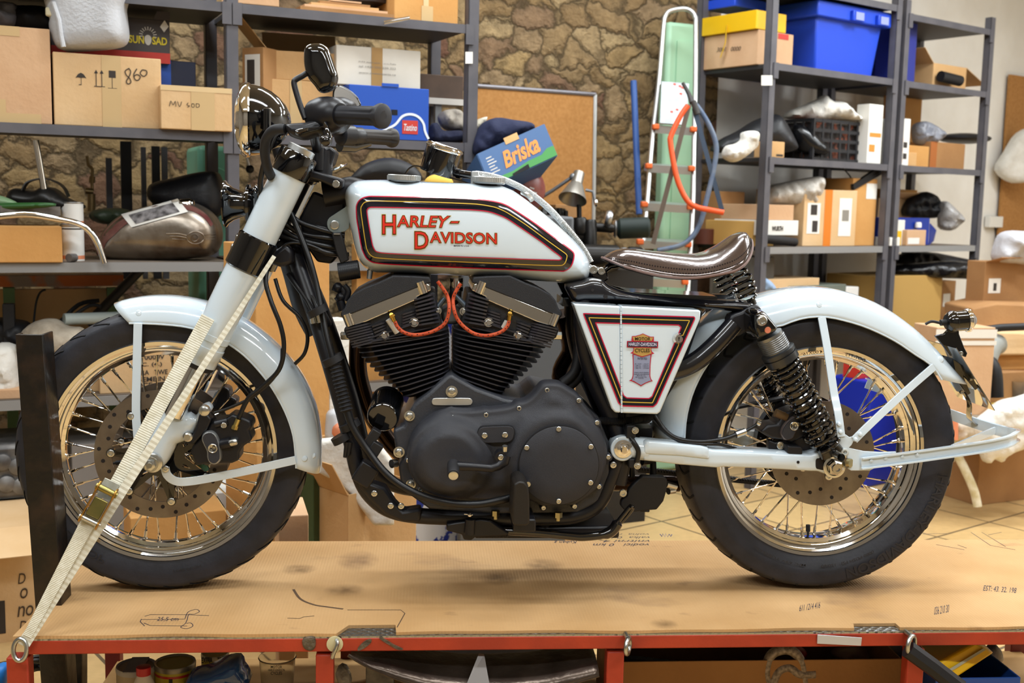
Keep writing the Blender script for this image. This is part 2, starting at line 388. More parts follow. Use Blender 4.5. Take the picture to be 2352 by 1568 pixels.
for px,w in((268,.04),(802,.042),(1822,.04),(2318,.045)):
 c=PY(px,1540,BY); mb=MB(); mb.box((c.x,BY-.022,(tzr-.012-rail_h)/2+.002),(w,.036,tzr-.012-rail_h)); mb.build('leg',RED_SHADED,tab,bevel=.003)
 # checker plate showing in the two notches of the cardboard
def checker():
 m=M('checker plate','#aab0b3',.32,1); nt,b=nodes(m); L=nt.links.new; N=nt.nodes.new
 tc=N('ShaderNodeTexCoord'); w1=N('ShaderNodeTexWave'); w2=N('ShaderNodeTexWave')
 for w,r in((w1,45),(w2,-45)):
  mp=N('ShaderNodeMapping'); mp.inputs['Rotation'].default_value=(0,0,math.radians(r)); L(tc.outputs['Object'],mp.inputs[0]); L(mp.outputs[0],w.inputs['Vector']); w.inputs['Scale'].default_value=22; w.inputs['Distortion'].default_value=1.5
 mx=N('ShaderNodeMath'); mx.operation='MAXIMUM'; L(w1.outputs['Fac'],mx.inputs[0]); L(w2.outputs['Fac'],mx.inputs[1])
 bp=N('ShaderNodeBump'); bp.inputs['Strength'].default_value=.8; bp.inputs['Distance'].default_value=.004; L(mx.outputs[0],bp.inputs['Height']); L(bp.outputs[0],b.inputs['Normal']); return m
mb=MB(); mb.box(((LX+RX)/2,(FY+BY)/2+.002,tzr-.003),(RX-LX-.02,BY-FY-.002,.007)); mb.build('checker_plate_top',checker(),tab)
# paint chips and weld marks on the front rail
WELD=M('bare weld','#4a4034',.6,var='#6a5c48',vs=60,bump=.4,bs=120)
for pts in([(696,1466),(722,1462),(724,1486),(712,1494),(697,1486)],):
 mb=MB(); puff(mb,ppoly(pts,FY,3),lambda d,x,z:FY-.001-.003*rnd(d,.006),back=FY+.002,step=.003,rings=(.002,),grid=.005); mb.build('weld_patch',WELD,tab)
for pts in([(822,1488),(835,1474),(850,1467),(853,1474),(840,1486),(824,1494)],[(872,1462),(882,1466),(905,1480),(926,1490),(915,1492),(896,1482),(874,1468)]):
 mb=MB(); mb.prism(ppoly(pts,FY,3),FY-.0006,FY+.002); mb.build('bare_scratch',WELD,tab)
 # eye bolts
def eye(px,py,rx,rz,yaw,name='eye_bolt'):
 c=PY(px,py,FY-.03); mb=MB(); R=Matrix.Rotation(yaw,3,'Z')
 mb.tube([c+R@Vector((rx*math.sin(a),0,rz*math.cos(a)))for a in np.linspace(0,2*PI,29)[:-1]],.0052,10,closed=True)
 top=c+Vector((0,0,rz)); mb.tube([top+Vector((0,.001,0)),top+Vector((0,.034,-.002))],.0055,10); return mb.build(name,ZINC,tab)
eye(1442,1483,.018,.0165,1.15); eye(2093,1480,.0185,.019,.75)
c=PY(769,1479,FY-.002); mb=MB(); mb.lathe([(0,.0175),(.0025,.0175),(.003,.016)],c+Vector((0,.002,0)),(0,-1,0),28); mb.build('washer',M('yellowed washer','#cfc59a',.5),tab)
mb=MB(); mb.tube(bez([c+Vector((.004,-.004,.012)),c+Vector((.006,-.012,.004)),c+Vector((-.001,-.014,-.014)),c+Vector((-.005,-.008,-.027)),c+Vector((-.004,-.002,-.02))]),.0042,8); mb.build('hook_handle',ZINC,tab)
q=[PY(1877,1456,FY-.001),PY(1979,1463,FY-.001),PY(1977,1482,FY-.001),PY(1876,1477,FY-.001)]
mb=MB(); mb.hexa(q,[p+Vector((0,-.003,0))for p in q]); mb.build('label_plate',M('blank aluminium label','#c4c6ca',.4,.4),tab,bevel=.001)
# ---------------------------------------------------------------- the cardboard sheet on the table
def sheet_mat():
 m=M('stained cardboard','#c79b66',.85); nt,b=nodes(m); L=nt.links.new; N=nt.nodes.new
 tc=N('ShaderNodeTexCoord')
 n=N('ShaderNodeTexNoise'); n.inputs['Scale'].default_value=3; n.inputs['Detail'].default_value=6; L(tc.outputs['Object'],n.inputs['Vector'])
 r=N('ShaderNodeValToRGB'); r.color_ramp.elements[0].color=lin('#bd925e'); r.color_ramp.elements[0].position=.35; r.color_ramp.elements[1].color=lin('#cda472'); r.color_ramp.elements[1].position=.65; L(n.outputs[0],r.inputs[0])
 col=r.outputs[0]
 # oil stains with their own outlines
 mp=N('ShaderNodeMapping'); mp.inputs['Scale'].default_value=(1,1.6,1); L(tc.outputs['Object'],mp.inputs[0])
 for sc,lo,hi,c,f in((2.3,.60,.72,'#6b5040',.55),(7,.66,.76,'#7a5a3c',.55),(22,.72,.80,'#6a4c34',.6)):
  k=N('ShaderNodeTexNoise'); k.inputs['Scale'].default_value=sc; k.inputs['Detail'].default_value=5; k.inputs['W' if 'W' in k.inputs and k.noise_dimensions=='4D' else 'Scale'].default_value=sc; L(mp.outputs[0],k.inputs['Vector'])
  g=N('ShaderNodeMapRange'); g.inputs['From Min'].default_value=lo; g.inputs['From Max'].default_value=hi; g.inputs['To Max'].default_value=f; L(k.outputs[0],g.inputs['Value'])
  mx=N('ShaderNodeMix'); mx.data_type='RGBA'; L(g.outputs[0],mx.inputs[0]); L(col,mx.inputs['A']); mx.inputs['B'].default_value=lin(c); col=mx.outputs['Result']
 L(col,b.inputs['Base Color'])
 w=N('ShaderNodeTexWave'); w.inputs['Scale'].default_value=42; w.inputs['Distortion'].default_value=.6; w.inputs['Detail'].default_value=2; L(tc.outputs['Object'],w.inputs['Vector'])
 bp=N('ShaderNodeBump'); bp.inputs['Strength'].default_value=.16; bp.inputs['Distance'].default_value=.004; L(w.outputs['Fac'],bp.inputs['Height']); L(bp.outputs[0],b.inputs['Normal']); return m
def edge_noise(x): return .003*math.sin(x*9)+.002*math.sin(x*23+1)
top=[]
n1=[(PZ(px,py,TZ).x,PZ(px,py,TZ).y)for px,py in((795,1448),(800,1440),(908,1439),(910,1450))]
n2=[(PZ(px,py,TZ).x,PZ(px,py,TZ).y)for px,py in((1958,1438),(1962,1433),(2058,1432),(2068,1441))]
fy=PZ(1200,1450,TZ).y
xs=list(np.linspace(LX-.005,n1[0][0]-.02,16)); front=[(x,fy+edge_noise(x))for x in xs]
front+=[(n1[1][0],n1[1][1]+.012),(n1[2][0],n1[2][1]+.012)]
front+=[(x,fy+.004+edge_noise(x))for x in np.linspace(n1[3][0],n2[0][0],24)]
front+=[(n2[1][0],n2[1][1]+.004),(n2[2][0],n2[2][1]+.004)]
front+=[(x,fy+.006+edge_noise(x))for x in np.linspace(n2[3][0],RX,10)]
back=[(RX,.352),(.7,.35),(0,.352),(LX,.352)]
mb=MB(); pts=front+back
mb.hexa([Vector((p[0],p[1],TZ-.007))for p in pts],[Vector((p[0],p[1],TZ))for p in pts])
sheet=mb.build('cardboard_sheet',sheet_mat(),smooth=False)
tag(sheet,'oil-stained flat cardboard sheet covering the table top under the motorcycle','cardboard')
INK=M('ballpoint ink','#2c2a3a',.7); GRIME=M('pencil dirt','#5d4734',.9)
def scrawl(name,lines,mat,w=.0016):
 mb=MB()
 for ln in lines:
  mb.next(); p=[PZ(a,b_,TZ+.0004)for a,b_ in ln]; mb.ribbon(p,[(p[min(i+1,len(p)-1)]-p[max(i-1,0)]).cross(Vector((0,0,1)))for i in range(len(p))],w,.0003)
 mb.build(name,mat,sheet,smooth=False)
scrawl('pen_drawing',[[(332,1415),(345,1411),(420,1411),(480,1413)],[(325,1422),(425,1421)],[(330,1430),(345,1436),(430,1437)],cr([(425,1420),(432,1405),(450,1399),(458,1404),(445,1410),(434,1410),(430,1422),(425,1432),(415,1440),(430,1443),(443,1437),(438,1430),(428,1431)],4),[(325,1421),(322,1427),(332,1437)]],INK)
def zquad(x0,y0,x1,y1,z,dy=0): return[PZ(x0,y1,z),PZ(x1,y1+dy,z),PZ(x1,y0+dy,z),PZ(x0,y0,z)]
def zletters(items,name,mat):
 mb=MB()
 for s,q in items: mb.next(); lettering(mb,s,q,.0005,shear=.3)
 mb.build(name,mat,sheet,smooth=False)
zletters([('25,5 cm',zquad(360,1417,410,1427,TZ))],'pen_note',INK)
def flip(q): return[q[2],q[3],q[0],q[1]]
zletters([('volna  rychla',flip(zquad(1375,1224,1490,1229,TZ))),('valka  0 kms',flip(zquad(1370,1232,1492,1237,TZ))),('vnitrni 4',flip(zquad(1385,1240,1492,1245,TZ))),('vodici   0 km',flip(zquad(1362,1248,1490,1254,TZ))),('Kuban z',flip(zquad(1272,1242,1325,1248,TZ)))],'pen_note',INK)
zletters([('611 1214 416',zquad(1836,1390,1884,1404,TZ,-8)),('036 210 30',zquad(2146,1394,2180,1412,TZ,-6)),('EST: 43. 32. 198',zquad(2258,1344,2335,1356,TZ,6))],'pen_note',INK)
scrawl('pen_scribble',[[(1516,1226),(1520,1232),(1522,1225),(1527,1233),(1529,1225),(1534,1233),(1537,1226),(1541,1232),(1543,1227)]],M('blue ink','#2a3a8a',.7),.003)
scrawl('pen_drawing',[[(2230,1222),(2275,1252),(2332,1262)],[(2255,1222),(2310,1255)],[(2270,1228),(2300,1222)],[(2150,1250),(2215,1262)],[(2200,1251),(2220,1258)],[(2120,1226),(2175,1225)]],INK)
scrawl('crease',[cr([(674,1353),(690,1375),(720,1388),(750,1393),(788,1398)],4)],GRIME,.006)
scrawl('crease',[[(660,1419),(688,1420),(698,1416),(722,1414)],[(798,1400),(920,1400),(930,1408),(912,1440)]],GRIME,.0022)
# grime patches on the sheet
def blot(pts,mat):
 p=cr(pts,4,True); mb=MB(); mb.add([PZ(a,b_,TZ+.0003)for a,b_ in p],[tuple(range(len(p)))]); return mb.build('oil_stain',mat,sheet,smooth=False)
def stain_mat(name,col,a,sc):
 m=M(name,col,.8); nt,b=nodes(m); L=nt.links.new; N=nt.nodes.new; tc=N('ShaderNodeTexCoord')
 g=N('ShaderNodeTexGradient'); g.gradient_type='SPHERICAL'; mp=N('ShaderNodeMapping'); mp.inputs['Location'].default_value=(-1,-1,0); mp.inputs['Scale'].default_value=(2,2,1)
 mp.inputs['Location'].default_value=(-1,-1,0); L(tc.outputs['Generated'],mp.inputs[0]); L(mp.outputs[0],g.inputs[0])
 n=N('ShaderNodeTexNoise'); n.inputs['Scale'].default_value=sc; n.inputs['Detail'].default_value=6; L(tc.outputs['Object'],n.inputs['Vector'])
 r=N('ShaderNodeMapRange'); r.inputs['From Min'].default_value=.0; r.inputs['From Max'].default_value=.8; L(g.outputs['Fac'],r.inputs['Value'])
 q=N('ShaderNodeMapRange'); q.inputs['From Min'].default_value=.1; q.inputs['From Max'].default_value=.8; q.inputs['To Max'].default_value=a; L(n.outputs[0],q.inputs['Value'])
 mu=N('ShaderNodeMath'); mu.operation='MULTIPLY'; L(r.outputs[0],mu.inputs[0]); L(q.outputs[0],mu.inputs[1]); L(mu.outputs[0],b.inputs['Alpha']); return m
S1=stain_mat('purple oil stain','#5e4038',.8,30); S2=stain_mat('brown oil stain','#5a4128',.8,40)
blot([(765,1280),(800,1262),(860,1262),(880,1278),(870,1305),(820,1315),(775,1308)],S1)
blot([(640,1300),(700,1292),(740,1300),(700,1318),(645,1322)],S2)
blot([(1190,1285),(1290,1280),(1300,1310),(1210,1318)],S2); blot([(740,1340),(790,1338),(850,1350),(820,1372),(745,1362)],S2)
blot([(1090,1312),(1180,1316),(1200,1340),(1120,1345)],S2); blot([(1500,1420),(1560,1425),(1550,1445),(1490,1440)],S2)
# ---------------------------------------------------------------- black steel wheel posts at the table's end
wc=thing('wheel_clamp','black steel wheel clamp of upright channels before the front tyre','clamp',(-.87,0,0))
def post(px0,py0,px1,py1,Y,w,dp,open_left):
 a,b=PY(px0,py0,Y),PY(px1,py1,Y); b=a+(b-a)*(a.z/(a.z-b.z))if b.z>0 else b; mb=MB(); up=(a-b).normalized(); sx=Vector((1,0,0)); sy=Vector((0,1,0)); t=.006
 def wallp(x0,x1,y0,y1):
  f=[(x0,y0),(x1,y0),(x1,y1),(x0,y1)]; mb.hexa([b+sx*p[0]+sy*p[1]for p in f],[a+sx*p[0]+sy*p[1]for p in f])
 wallp(-w/2,w/2,0,t); wallp(w/2-t,w/2,t,dp); wallp(-w/2,-w/2+t,t,dp*.45)
 return mb.build('channel_post',BLACKST,wc,bevel=.0015)
post(66,768,124,1568,-.135,.058,.072,True); post(168,1500,168,1568,.06,.04,.05,True)
a=PY(80,778,-.07)
mb=MB(); mb.box((a.x+.03,.01,a.z-.02),(.05,.14,.03));
mb=MB(); mb.box((-.87,0,.16),(.05,.3,.04)); mb.build('cross_bar',BLACKST,wc,bevel=.002)
# ================================================================ the motorcycle
def z5(*p): return zm(500,80,3.92,p)
def z6(*p): return zm(500,380,3.136,p)
def z7(*p): return zm(760,600,3.92,p)
def z8(*p): return zm(760,880,3.36,p)
def zt(*p): return zm(780,390,3.794,p)
def zs(*p): return zm(1260,520,3.563,p)
def zw(*p): return zm(1380,900,3.92,p)
def zr(*p): return zm(1640,680,3.136,p)
def zf(*p): return zm(250,650,3.267,p)
def zh(*p): return zm(300,860,5.6,p)
def zq(*p): return zm(1640,880,6.533,p)
def zn(*p): return zm(600,280,4.356,p)
def zb(*p): return zm(1660,560,4.61,p)
PAINT=M('pale ice blue gloss paint','#d6e3ec',.12,coat=1,spec=.5)
GLOSSB=M('gloss black paint','#08080a',.1,coat=1)
SATINB=M('satin black paint','#15151a',.38)
WRINK=M('wrinkle black powder coat','#2b2c32',.5,bump=.25,bs=900)
MATTB=M('matt black plastic','#141417',.55)
RUB=M('black rubber','#17171a',.6,var='#202024',vs=30)
TYRE=M('tyre rubber','#212228',.5,var='#2a2b33',vs=25,bump=.05,bs=120)
GROOVE=M('tyre groove','#07070a',.8)
CHROME=M('chrome','#eceae6',.05,1)
POLISH=M('polished aluminium','#cfcdc9',.1,1)
BOLT=M('zinc plated bolt','#cfd0cc',.25,1)
DISC=M('brake disc steel','#8f8880',.38,1,var='#7a716b',vs=18)
IRON=M('black cast engine iron','#26272b',.5,bump=.15,bs=250)
FIN=M('black cooling fin','#2e2e35',.3,spec=.8)
ALU=M('matt aluminium','#c9cbca',.4,.9)
RED_L=M('red signwriting','#d8301c',.3,coat=.6); BLK_L=M('black signwriting','#0c0c16',.15,coat=1); GOLD_L=M('gold pinstripe','#d9b23e',.3,coat=.6); CRIM=M('crimson pinstripe','#c2123c',.3,coat=.6)
LEATH=M('brown leather','#3f322e',.17,.45,var='#4b3d38',vs=9,bump=.05,bs=150,coat=.6)
moto=thing('motorcycle','ice blue and black custom motorcycle strapped upright on the cardboard-covered work table','motorcycle',(.15,0,TZ))
def part(mb,name,mat,parent=moto,**k): return mb.build(name,mat,parent,**k)
# ---------------------------------------------------------------- wheels
def wheel(name,c,R,wt,rr,wr,nsp,hub_r,hub_w,front):
 w=empty(name,moto); c=Vector(c); Y=Vector((0,1,0))
 prof=[]
 ri=rr+.002
 sec=[(-wr+.004,ri-.006),(-wr-.002,ri+.006),(-wt*.93,ri+(R-ri)*.35),(-wt,ri+(R-ri)*.55),(-wt*.96,ri+(R-ri)*.72)]
 a=[(-wt*math.cos(t),R-(R-ri)*.28*(1-math.sin(t)))for t in np.linspace(.25,PI-.25,13)]
 sec=sec+a+[(-y,r)for y,r in reversed(sec)]
 mb=MB(); mb.lathe(sec,c,Y,120,cap=False)
 t=part(mb,'tyre',TYRE,w,ang=60)
 # tread grooves
 mb=MB(); n=34
 def tp(yy,ang,h=.0006):
  th=math.acos(max(-1,min(1,-yy/wt))); r=R-(R-ri)*.28*(1-math.sin(max(.25,min(PI-.25,th))))+h
  return c+Vector((r*math.sin(ang),yy,r*math.cos(ang)))
 def tnorm(p):v=p-c; return Vector((v.x,v.y*1.2,v.z)).normalized()
 for i in range(n):
  for s in(-1,1):
   a0=2*PI*(i+(.5 if s>0 else 0))/n
   path=[(s*wt*.12,a0),(s*wt*.45,a0-.10),(s*wt*.62,a0-.085),(s*wt*.93,a0+.01)]if front else[(s*wt*.2,a0),(s*wt*.6,a0-.07),(s*wt*.93,a0-.04)]
   P=[tp(y_,a_)for y_,a_ in cr(path,4)]
   mb.ribbon(P,[(P[min(k+1,len(P)-1)]-P[max(k-1,0)]).cross(tnorm(P[k]))for k in range(len(P))],.0055,.0012)
 part(mb,'tread_groove',GROOVE,w,smooth=False)['kind']='stuff'
 for yy in(-wt*.985,):
  mb=MB(); mb.lathe([(yy-.0012,R*.885+.0),(yy-.0004,R*.885+.0016),(yy+.001,R*.885)],c,Y,90,cap=False)
  # rim
 o=[(-wr-.004,rr-.004),(-wr-.005,rr+.004),(-wr-.001,rr+.007),(-wr+.003,rr+.004),(-wr+.003,rr-.004),(-wr+.006,rr-.009),(-wr+.011,rr-.010),(-wr+.013,rr-.017),(-wr+.016,rr-.021),(-wr+.021,rr-.022),(-wr+.026,rr-.030),(-.006,rr-.031),(0,rr-.032)]
 o=o+[(-y,r)for y,r in reversed(o[:-1])]
 mb=MB(); mb.lathe(o,c,Y,120,cap=False); part(mb,'rim',CHROME,w,ang=25)
 # hub
 mb=MB(); hw=hub_w; mb.lathe([(-hw,.012),(-hw,hub_r*.75),(-hw+.004,hub_r),(-hw+.012,hub_r),(-hw+.016,hub_r*.62),(hw-.016,hub_r*.62),(hw-.012,hub_r),(hw-.004,hub_r),(hw,hub_r*.75),(hw,.012)],c,Y,40); part(mb,'hub',SATINB if front else POLISH,w)
 # spokes
 base={}
 for i in range(nsp):
  side=-1 if i%2==0 else 1; k=i//2; lean=1 if k%2==0 else-1
  ar=2*PI*(i+.5)/nsp; ah=ar+lean*(.78 if front else .85)
  p1=c+Vector((math.sin(ar)*(rr-.030),side*.006,math.cos(ar)*(rr-.030))); p0=c+Vector((math.sin(ah)*(hub_r-.004),side*(hw-.008),math.cos(ah)*(hub_r-.004)))
  d=(p0-p1).normalized(); mb=MB(); mb.tube([p0,p1],.0021,6); mb.tube([p1-d*.002,p1+d*.018],.0036,8); mb.tube([p1+d*.018,p1+d*.022],.0030,6)
  mb.lathe([(-.002,.007),(.002,.006)],p1+d*.001,d,10)
  part(mb,'spoke',CHROME,w)
 return w
FC=Vector((-.600,0,.8075)); RC=Vector((.960,0,.8165))
fw=wheel('front_wheel',FC,.3325,.050,.2545,.038,40,.040,.040,True)
rw=wheel('rear_wheel',RC,.3415,.074,.2525,.052,40,.055,.045,False)
# valves
mb=MB(); p=PY(235,1067,0); q=PY(276,1060,-.01); q=p+(q-p); mb.tube([PY(262,1062,0),PY(268,1061,0)],.003,8); mb.tube([PY(268,1061,0),PY(283,1060,0)],.0055,10); part(mb,'valve_cap',RUB,fw)
mb=MB(); mb.tube([PY(1856,1232,0),PY(1856,1220,0)],.003,8); mb.tube([PY(1856,1220,0),PY(1856,1205,0)],.0055,10); part(mb,'valve_cap',RUB,rw)
# small raised maker's lettering on the tyre walls and rims
def arc_text(s,c,r,h,y,a0,a1,off=.0008,flip=False):
 v,f=text_geo(s,.01); mn,mx=v.min(0),v.max(0); uv=(v-mn)/(mx-mn); out=[]
 for u,t in uv:
  a=a0+(a1-a0)*u; rad=r+h*t; out.append(c+Vector((rad*math.sin(a),y-off,rad*math.cos(a))))
 return out,f
SIDEW=M('raised tyre lettering','#27282e',.5)
def ring_words(words,c,y,mat,parent,name):
 mb=MB()
 for s,r,h,a0,a1 in words:
  mb.next()
  o,f=arc_text(s,c,r,h,y,math.radians(a0),math.radians(a1)); mb.add(o,f)
 part(mb,name,mat,parent,smooth=False)
ring_words([('HARLEY-DAVIDSON',.292,.026,100,166),('0000 PUSH PSI   150/80',.2735,.007,150,178),('M/C 69V TUBELESS',.2735,.006,186,215)],RC,-.0745,SIDEW,rw,'sidewall_lettering')
ring_words([('DOT-TTS',.2405,.0075,24,12),('MT 4.00X16"',.2405,.0075,4,-14)],RC,-.0485,M('stamped rim lettering','#2b2318',.5),rw,'rim_stamp')
ring_words([('MT 19X2.50',.2395,.006,268,250)],FC,-.0335,M('stamped rim lettering','#2b2318',.5),fw,'rim_stamp')
ring_words([('1948 PUSH',.279,.006,176,163),('DUNLOP',.277,.018,236,208)],FC,-.0500,SIDEW,fw,'sidewall_lettering')
# brake discs
def ring_disc(c,y,r0,r1,th=.0045,holes=((.0,0),),nh=20,mat=DISC,parent=None,name='brake_disc',hr=.0045):
 mb=MB(); mb.lathe([(-th/2,r0),(-th/2,r1),(th/2,r1),(th/2,r0),(-th/2,r0)],c+Vector((0,y,0)),(0,1,0),96,cap=False); d=part(mb,name,mat,parent,ang=30); mb=MB()
 for i in range(nh):
  a=2*PI*i/nh; r=r0+(r1-r0)*(.3,.5,.72)[i%3]
  mb.lathe([(0,hr),(.0012,hr)],c+Vector((r*math.sin(a),y-th/2-.0009,r*math.cos(a))),(0,1,0),12)
 return d,mb
HOLE=M('drilled hole','#1c1512',.8)
def spider(c,y,n,ri,ro,w0,mat,parent):
 mb=MB(); mb.lathe([(-.004,.028),(-.004,ri),(.004,ri),(.004,.028),(-.004,.028)],c+Vector((0,y,0)),(0,1,0),40,cap=False)
 for i in range(n):
  a=2*PI*(i+.3)/n; d=Vector((math.sin(a),0,math.cos(a))); s=Vector((math.cos(a),0,-math.sin(a)))
  for da in(-.35,.35):
   e=Vector((math.sin(a+da*.8),0,math.cos(a+da*.8))); mb.ribbon([c+Vector((0,y,0))+e*ri*.85,c+Vector((0,y,0))+d*ro],s,.012,.007)
  mb.lathe([(-.006,.0085),(-.006,.0),(.006,.0)],c+Vector((0,y,0))+d*ro,(0,1,0),16)
  mb.lathe([(-.005,.011),(.005,.011)],c+Vector((0,y,0))+d*ro,(0,1,0),18)
 part(mb,'disc_carrier',mat,parent)
 mb=MB()
 for i in range(n):
  a=2*PI*(i+.3)/n; bolt(mb,None,c+Vector((math.sin(a)*ro,y-.006,math.cos(a)*ro)),0,.0085,.004)
 part(mb,'disc_button',BOLT,parent)
FD=FC+Vector((0,0,0))
d,h=ring_disc(FD,-.060,.112,.150,parent=fw,nh=30); h.build('disc_holes',HOLE,fw)['kind']='stuff'
spider(FD,-.060,7,.052,.112,.012,GLOSSB,fw)
d,h=ring_disc(FD,.060,.112,.150,parent=fw,nh=30)
spider(FD,.060,7,.052,.112,.012,GLOSSB,fw)
RD=RC
d,h=ring_disc(RD,-.066,.070,.1275,parent=rw,nh=24); h.build('disc_holes',HOLE,rw)['kind']='stuff'
mb=MB(); mb.lathe([(-.068,.03),(-.068,.073),(-.062,.075)],RD,(0,1,0),48,cap=False)
for i in range(5):
 a=2*PI*(i+.25)/5; d_=Vector((math.sin(a),0,math.cos(a))); mb.ribbon([RD+Vector((0,-.066,0))+d_*.03,RD+Vector((0,-.066,0))+d_*.078],Vector((math.cos(a),0,-math.sin(a))),.03,.005)
part(mb,'disc_carrier',DISC,rw)
mb=MB()
for i in range(5):
 a=2*PI*(i+.25)/5; bolt(mb,None,RD+Vector((math.sin(a)*.058,-.069,math.cos(a)*.058)),0,.009,.004)
part(mb,'disc_bolt',BOLT,rw)
fw.matrix_local=Matrix.Translation(FC-ORG[moto.name])@Matrix.Rotation(math.radians(4),4,'Z')@Matrix.Translation(ORG[moto.name]-FC)
# rear pulley and belt on the far side
mb=MB(); mb.lathe([(.075,.03),(.075,.118),(.068,.121),(.098,.121),(.092,.118),(.092,.03)],RC,(0,1,0),60,cap=False); part(mb,'belt_pulley',GLOSSB,rw)
mb=MB(); pc=PY(1420,1030,.085); pr=.055
up=[RC+Vector((0,.083,.121)),pc+Vector((.05,0,pr))]; lo=[RC+Vector((0,.083,-.121)),pc+Vector((.05,0,-pr))]
for a,b_ in(up,lo): mb.ribbon([a,b_],(0,1,0),.026,.006)
part(mb,'drive_belt',MATTB); mb=MB()
for i in range(60):
 p=lo[0].lerp(lo[1],i/60); mb.box(p+Vector((0,0,.005)),(.005,.025,.005))
part(mb,'belt_teeth',MATTB)['kind']='stuff'
# ---------------------------------------------------------------- mudguards
def fender(name,edge,crest,w,parent=moto,ye=None,nseg=10,power=.5,flat=.55):
 """edge / crest: matching pixel lists; edge lies on the near side, crest on the centre line"""
 n=40; E=resample(cr(edge,8),n,False); K=resample(cr(crest,8),n,False); mb=MB(); rows=[]
 for e,k in zip(E,K):
  e3=PY(e[0],e[1],-w); k3=PY(k[0],k[1],0); row=[]
  for j in range(nseg+1):
   t=j/nseg; th=t*PI/2; yy=w*math.cos(th)**flat; hh=math.sin(th)**1.05
   q=Vector((e3.x,0,e3.z)).lerp(Vector((k3.x,0,k3.z)),hh); row.append(Vector((q.x,-yy,q.z)))
  row=row+[Vector((p.x,-p.y,p.z))for p in reversed(row[:-1])]; rows.append(row)
 m=len(rows[0]); vs=[p for r in rows for p in r]; fs=[(i*m+j,i*m+j+1,(i+1)*m+j+1,(i+1)*m+j)for i in range(n-1)for j in range(m-1)]
 mb.add(vs,fs); o=part(mb,name,PAINT,parent,ang=60); s=o.modifiers.new('t','SOLIDIFY'); s.thickness=.0022; s.offset=0
 mb=MB(); mb.tube([rows[i][0]for i in range(n)],.0024,6); part(mb,'edge_bead',PAINT,o)
 return o,rows
fe=zf((152,302),(250,303),(400,310),(550,325),(670,352),(780,395),(870,440),(1000,530),(1110,640),(1220,780),(1320,960),(1380,1130),(1400,1290),(1405,1388))
fk=zf((62,143),(160,115),(300,95),(420,92),(540,100),(680,125),(780,157),(990,252),(1150,358),(1290,488),(1420,648),(1505,800),(1562,960),(1592,1150),(1595,1300),(1590,1405))
ff,ffr=fender('front_mudguard',fe,fk,.066)
re_=[(1572,1012),(1576,960),(1590,905),(1615,852),(1650,806),(1700,762)]+zr((470,215),(600,168),(750,147),(900,165),(1100,225),(1300,320),(1450,420),(1570,500),(1640,602))
rk=[(1498,1010),(1500,960),(1508,900),(1530,835),(1575,770),(1630,722),(1690,692)]+[(1740,678),(1790,665),(1850,658),(1905,662),(1960,676),(2020,703),(2080,745),(2130,792),(2170,838),(2205,876)]
rf,rfr=fender('rear_mudguard',re_,rk,.088)
def rivet(px,py,Y,r,parent,mat=PAINT,n=(0,-1,.25)):
 mb=MB(); mb.lathe([(-.006,r),(0,r),(.002,r*.8),(.003,0)],PY(px,py,Y),n,16,cap=False); part(mb,'rivet',mat,parent)
for p in zf((240,168),):rivet(*p,-.048,.006,ff)
for p in zf((225,225),):rivet(*p,-.062,.0075,ff)
for p in zf((1467,1315),(1528,1293)):rivet(*p,-.064 if p[0]<705 else-.052,.0075,ff)
for p in zr((757,62),):rivet(*p,-.083,.0075,rf)
for p in zr((1632,455),):rivet(*p,-.078,.008,rf)
mb=MB(); mb.lathe([(0,.005),(.0015,.004),(.002,0)],PY(1873,675,-.062),(0,-.7,.7),16); part(mb,'rivet',PAINT,rf)
# stays
def bar(name,pts,w,t=.004,mat=PAINT,parent=moto,side=None,n=5):
 P=wire(pts,n); mb=MB(); mb.ribbon(P,[(P[min(i+1,len(P)-1)]-P[max(i-1,0)]).cross(Vector((0,1,0)))for i in range(len(P))]if side is None else side,w,t); return part(mb,name,mat,parent,bevel=.0008)
bar('mudguard_stay',[(317,742,-.070),(314,860,-.071),(313,960,-.072),(322,1050,-.074),(328,1075,-.076)],.019,.004,parent=ff)
bar('mudguard_stay',[(379,1073,-.098),(384,1090,-.098),(400,1103,-.096),(425,1106,-.094),(480,1098,-.088),(580,1078,-.076),(679,1056,-.069)],.0195,.004,parent=ff)
mb=MB(); bolt(mb,381,1076,-.101,.0075,.004); part(mb,'stay_bolt',BOLT,ff)
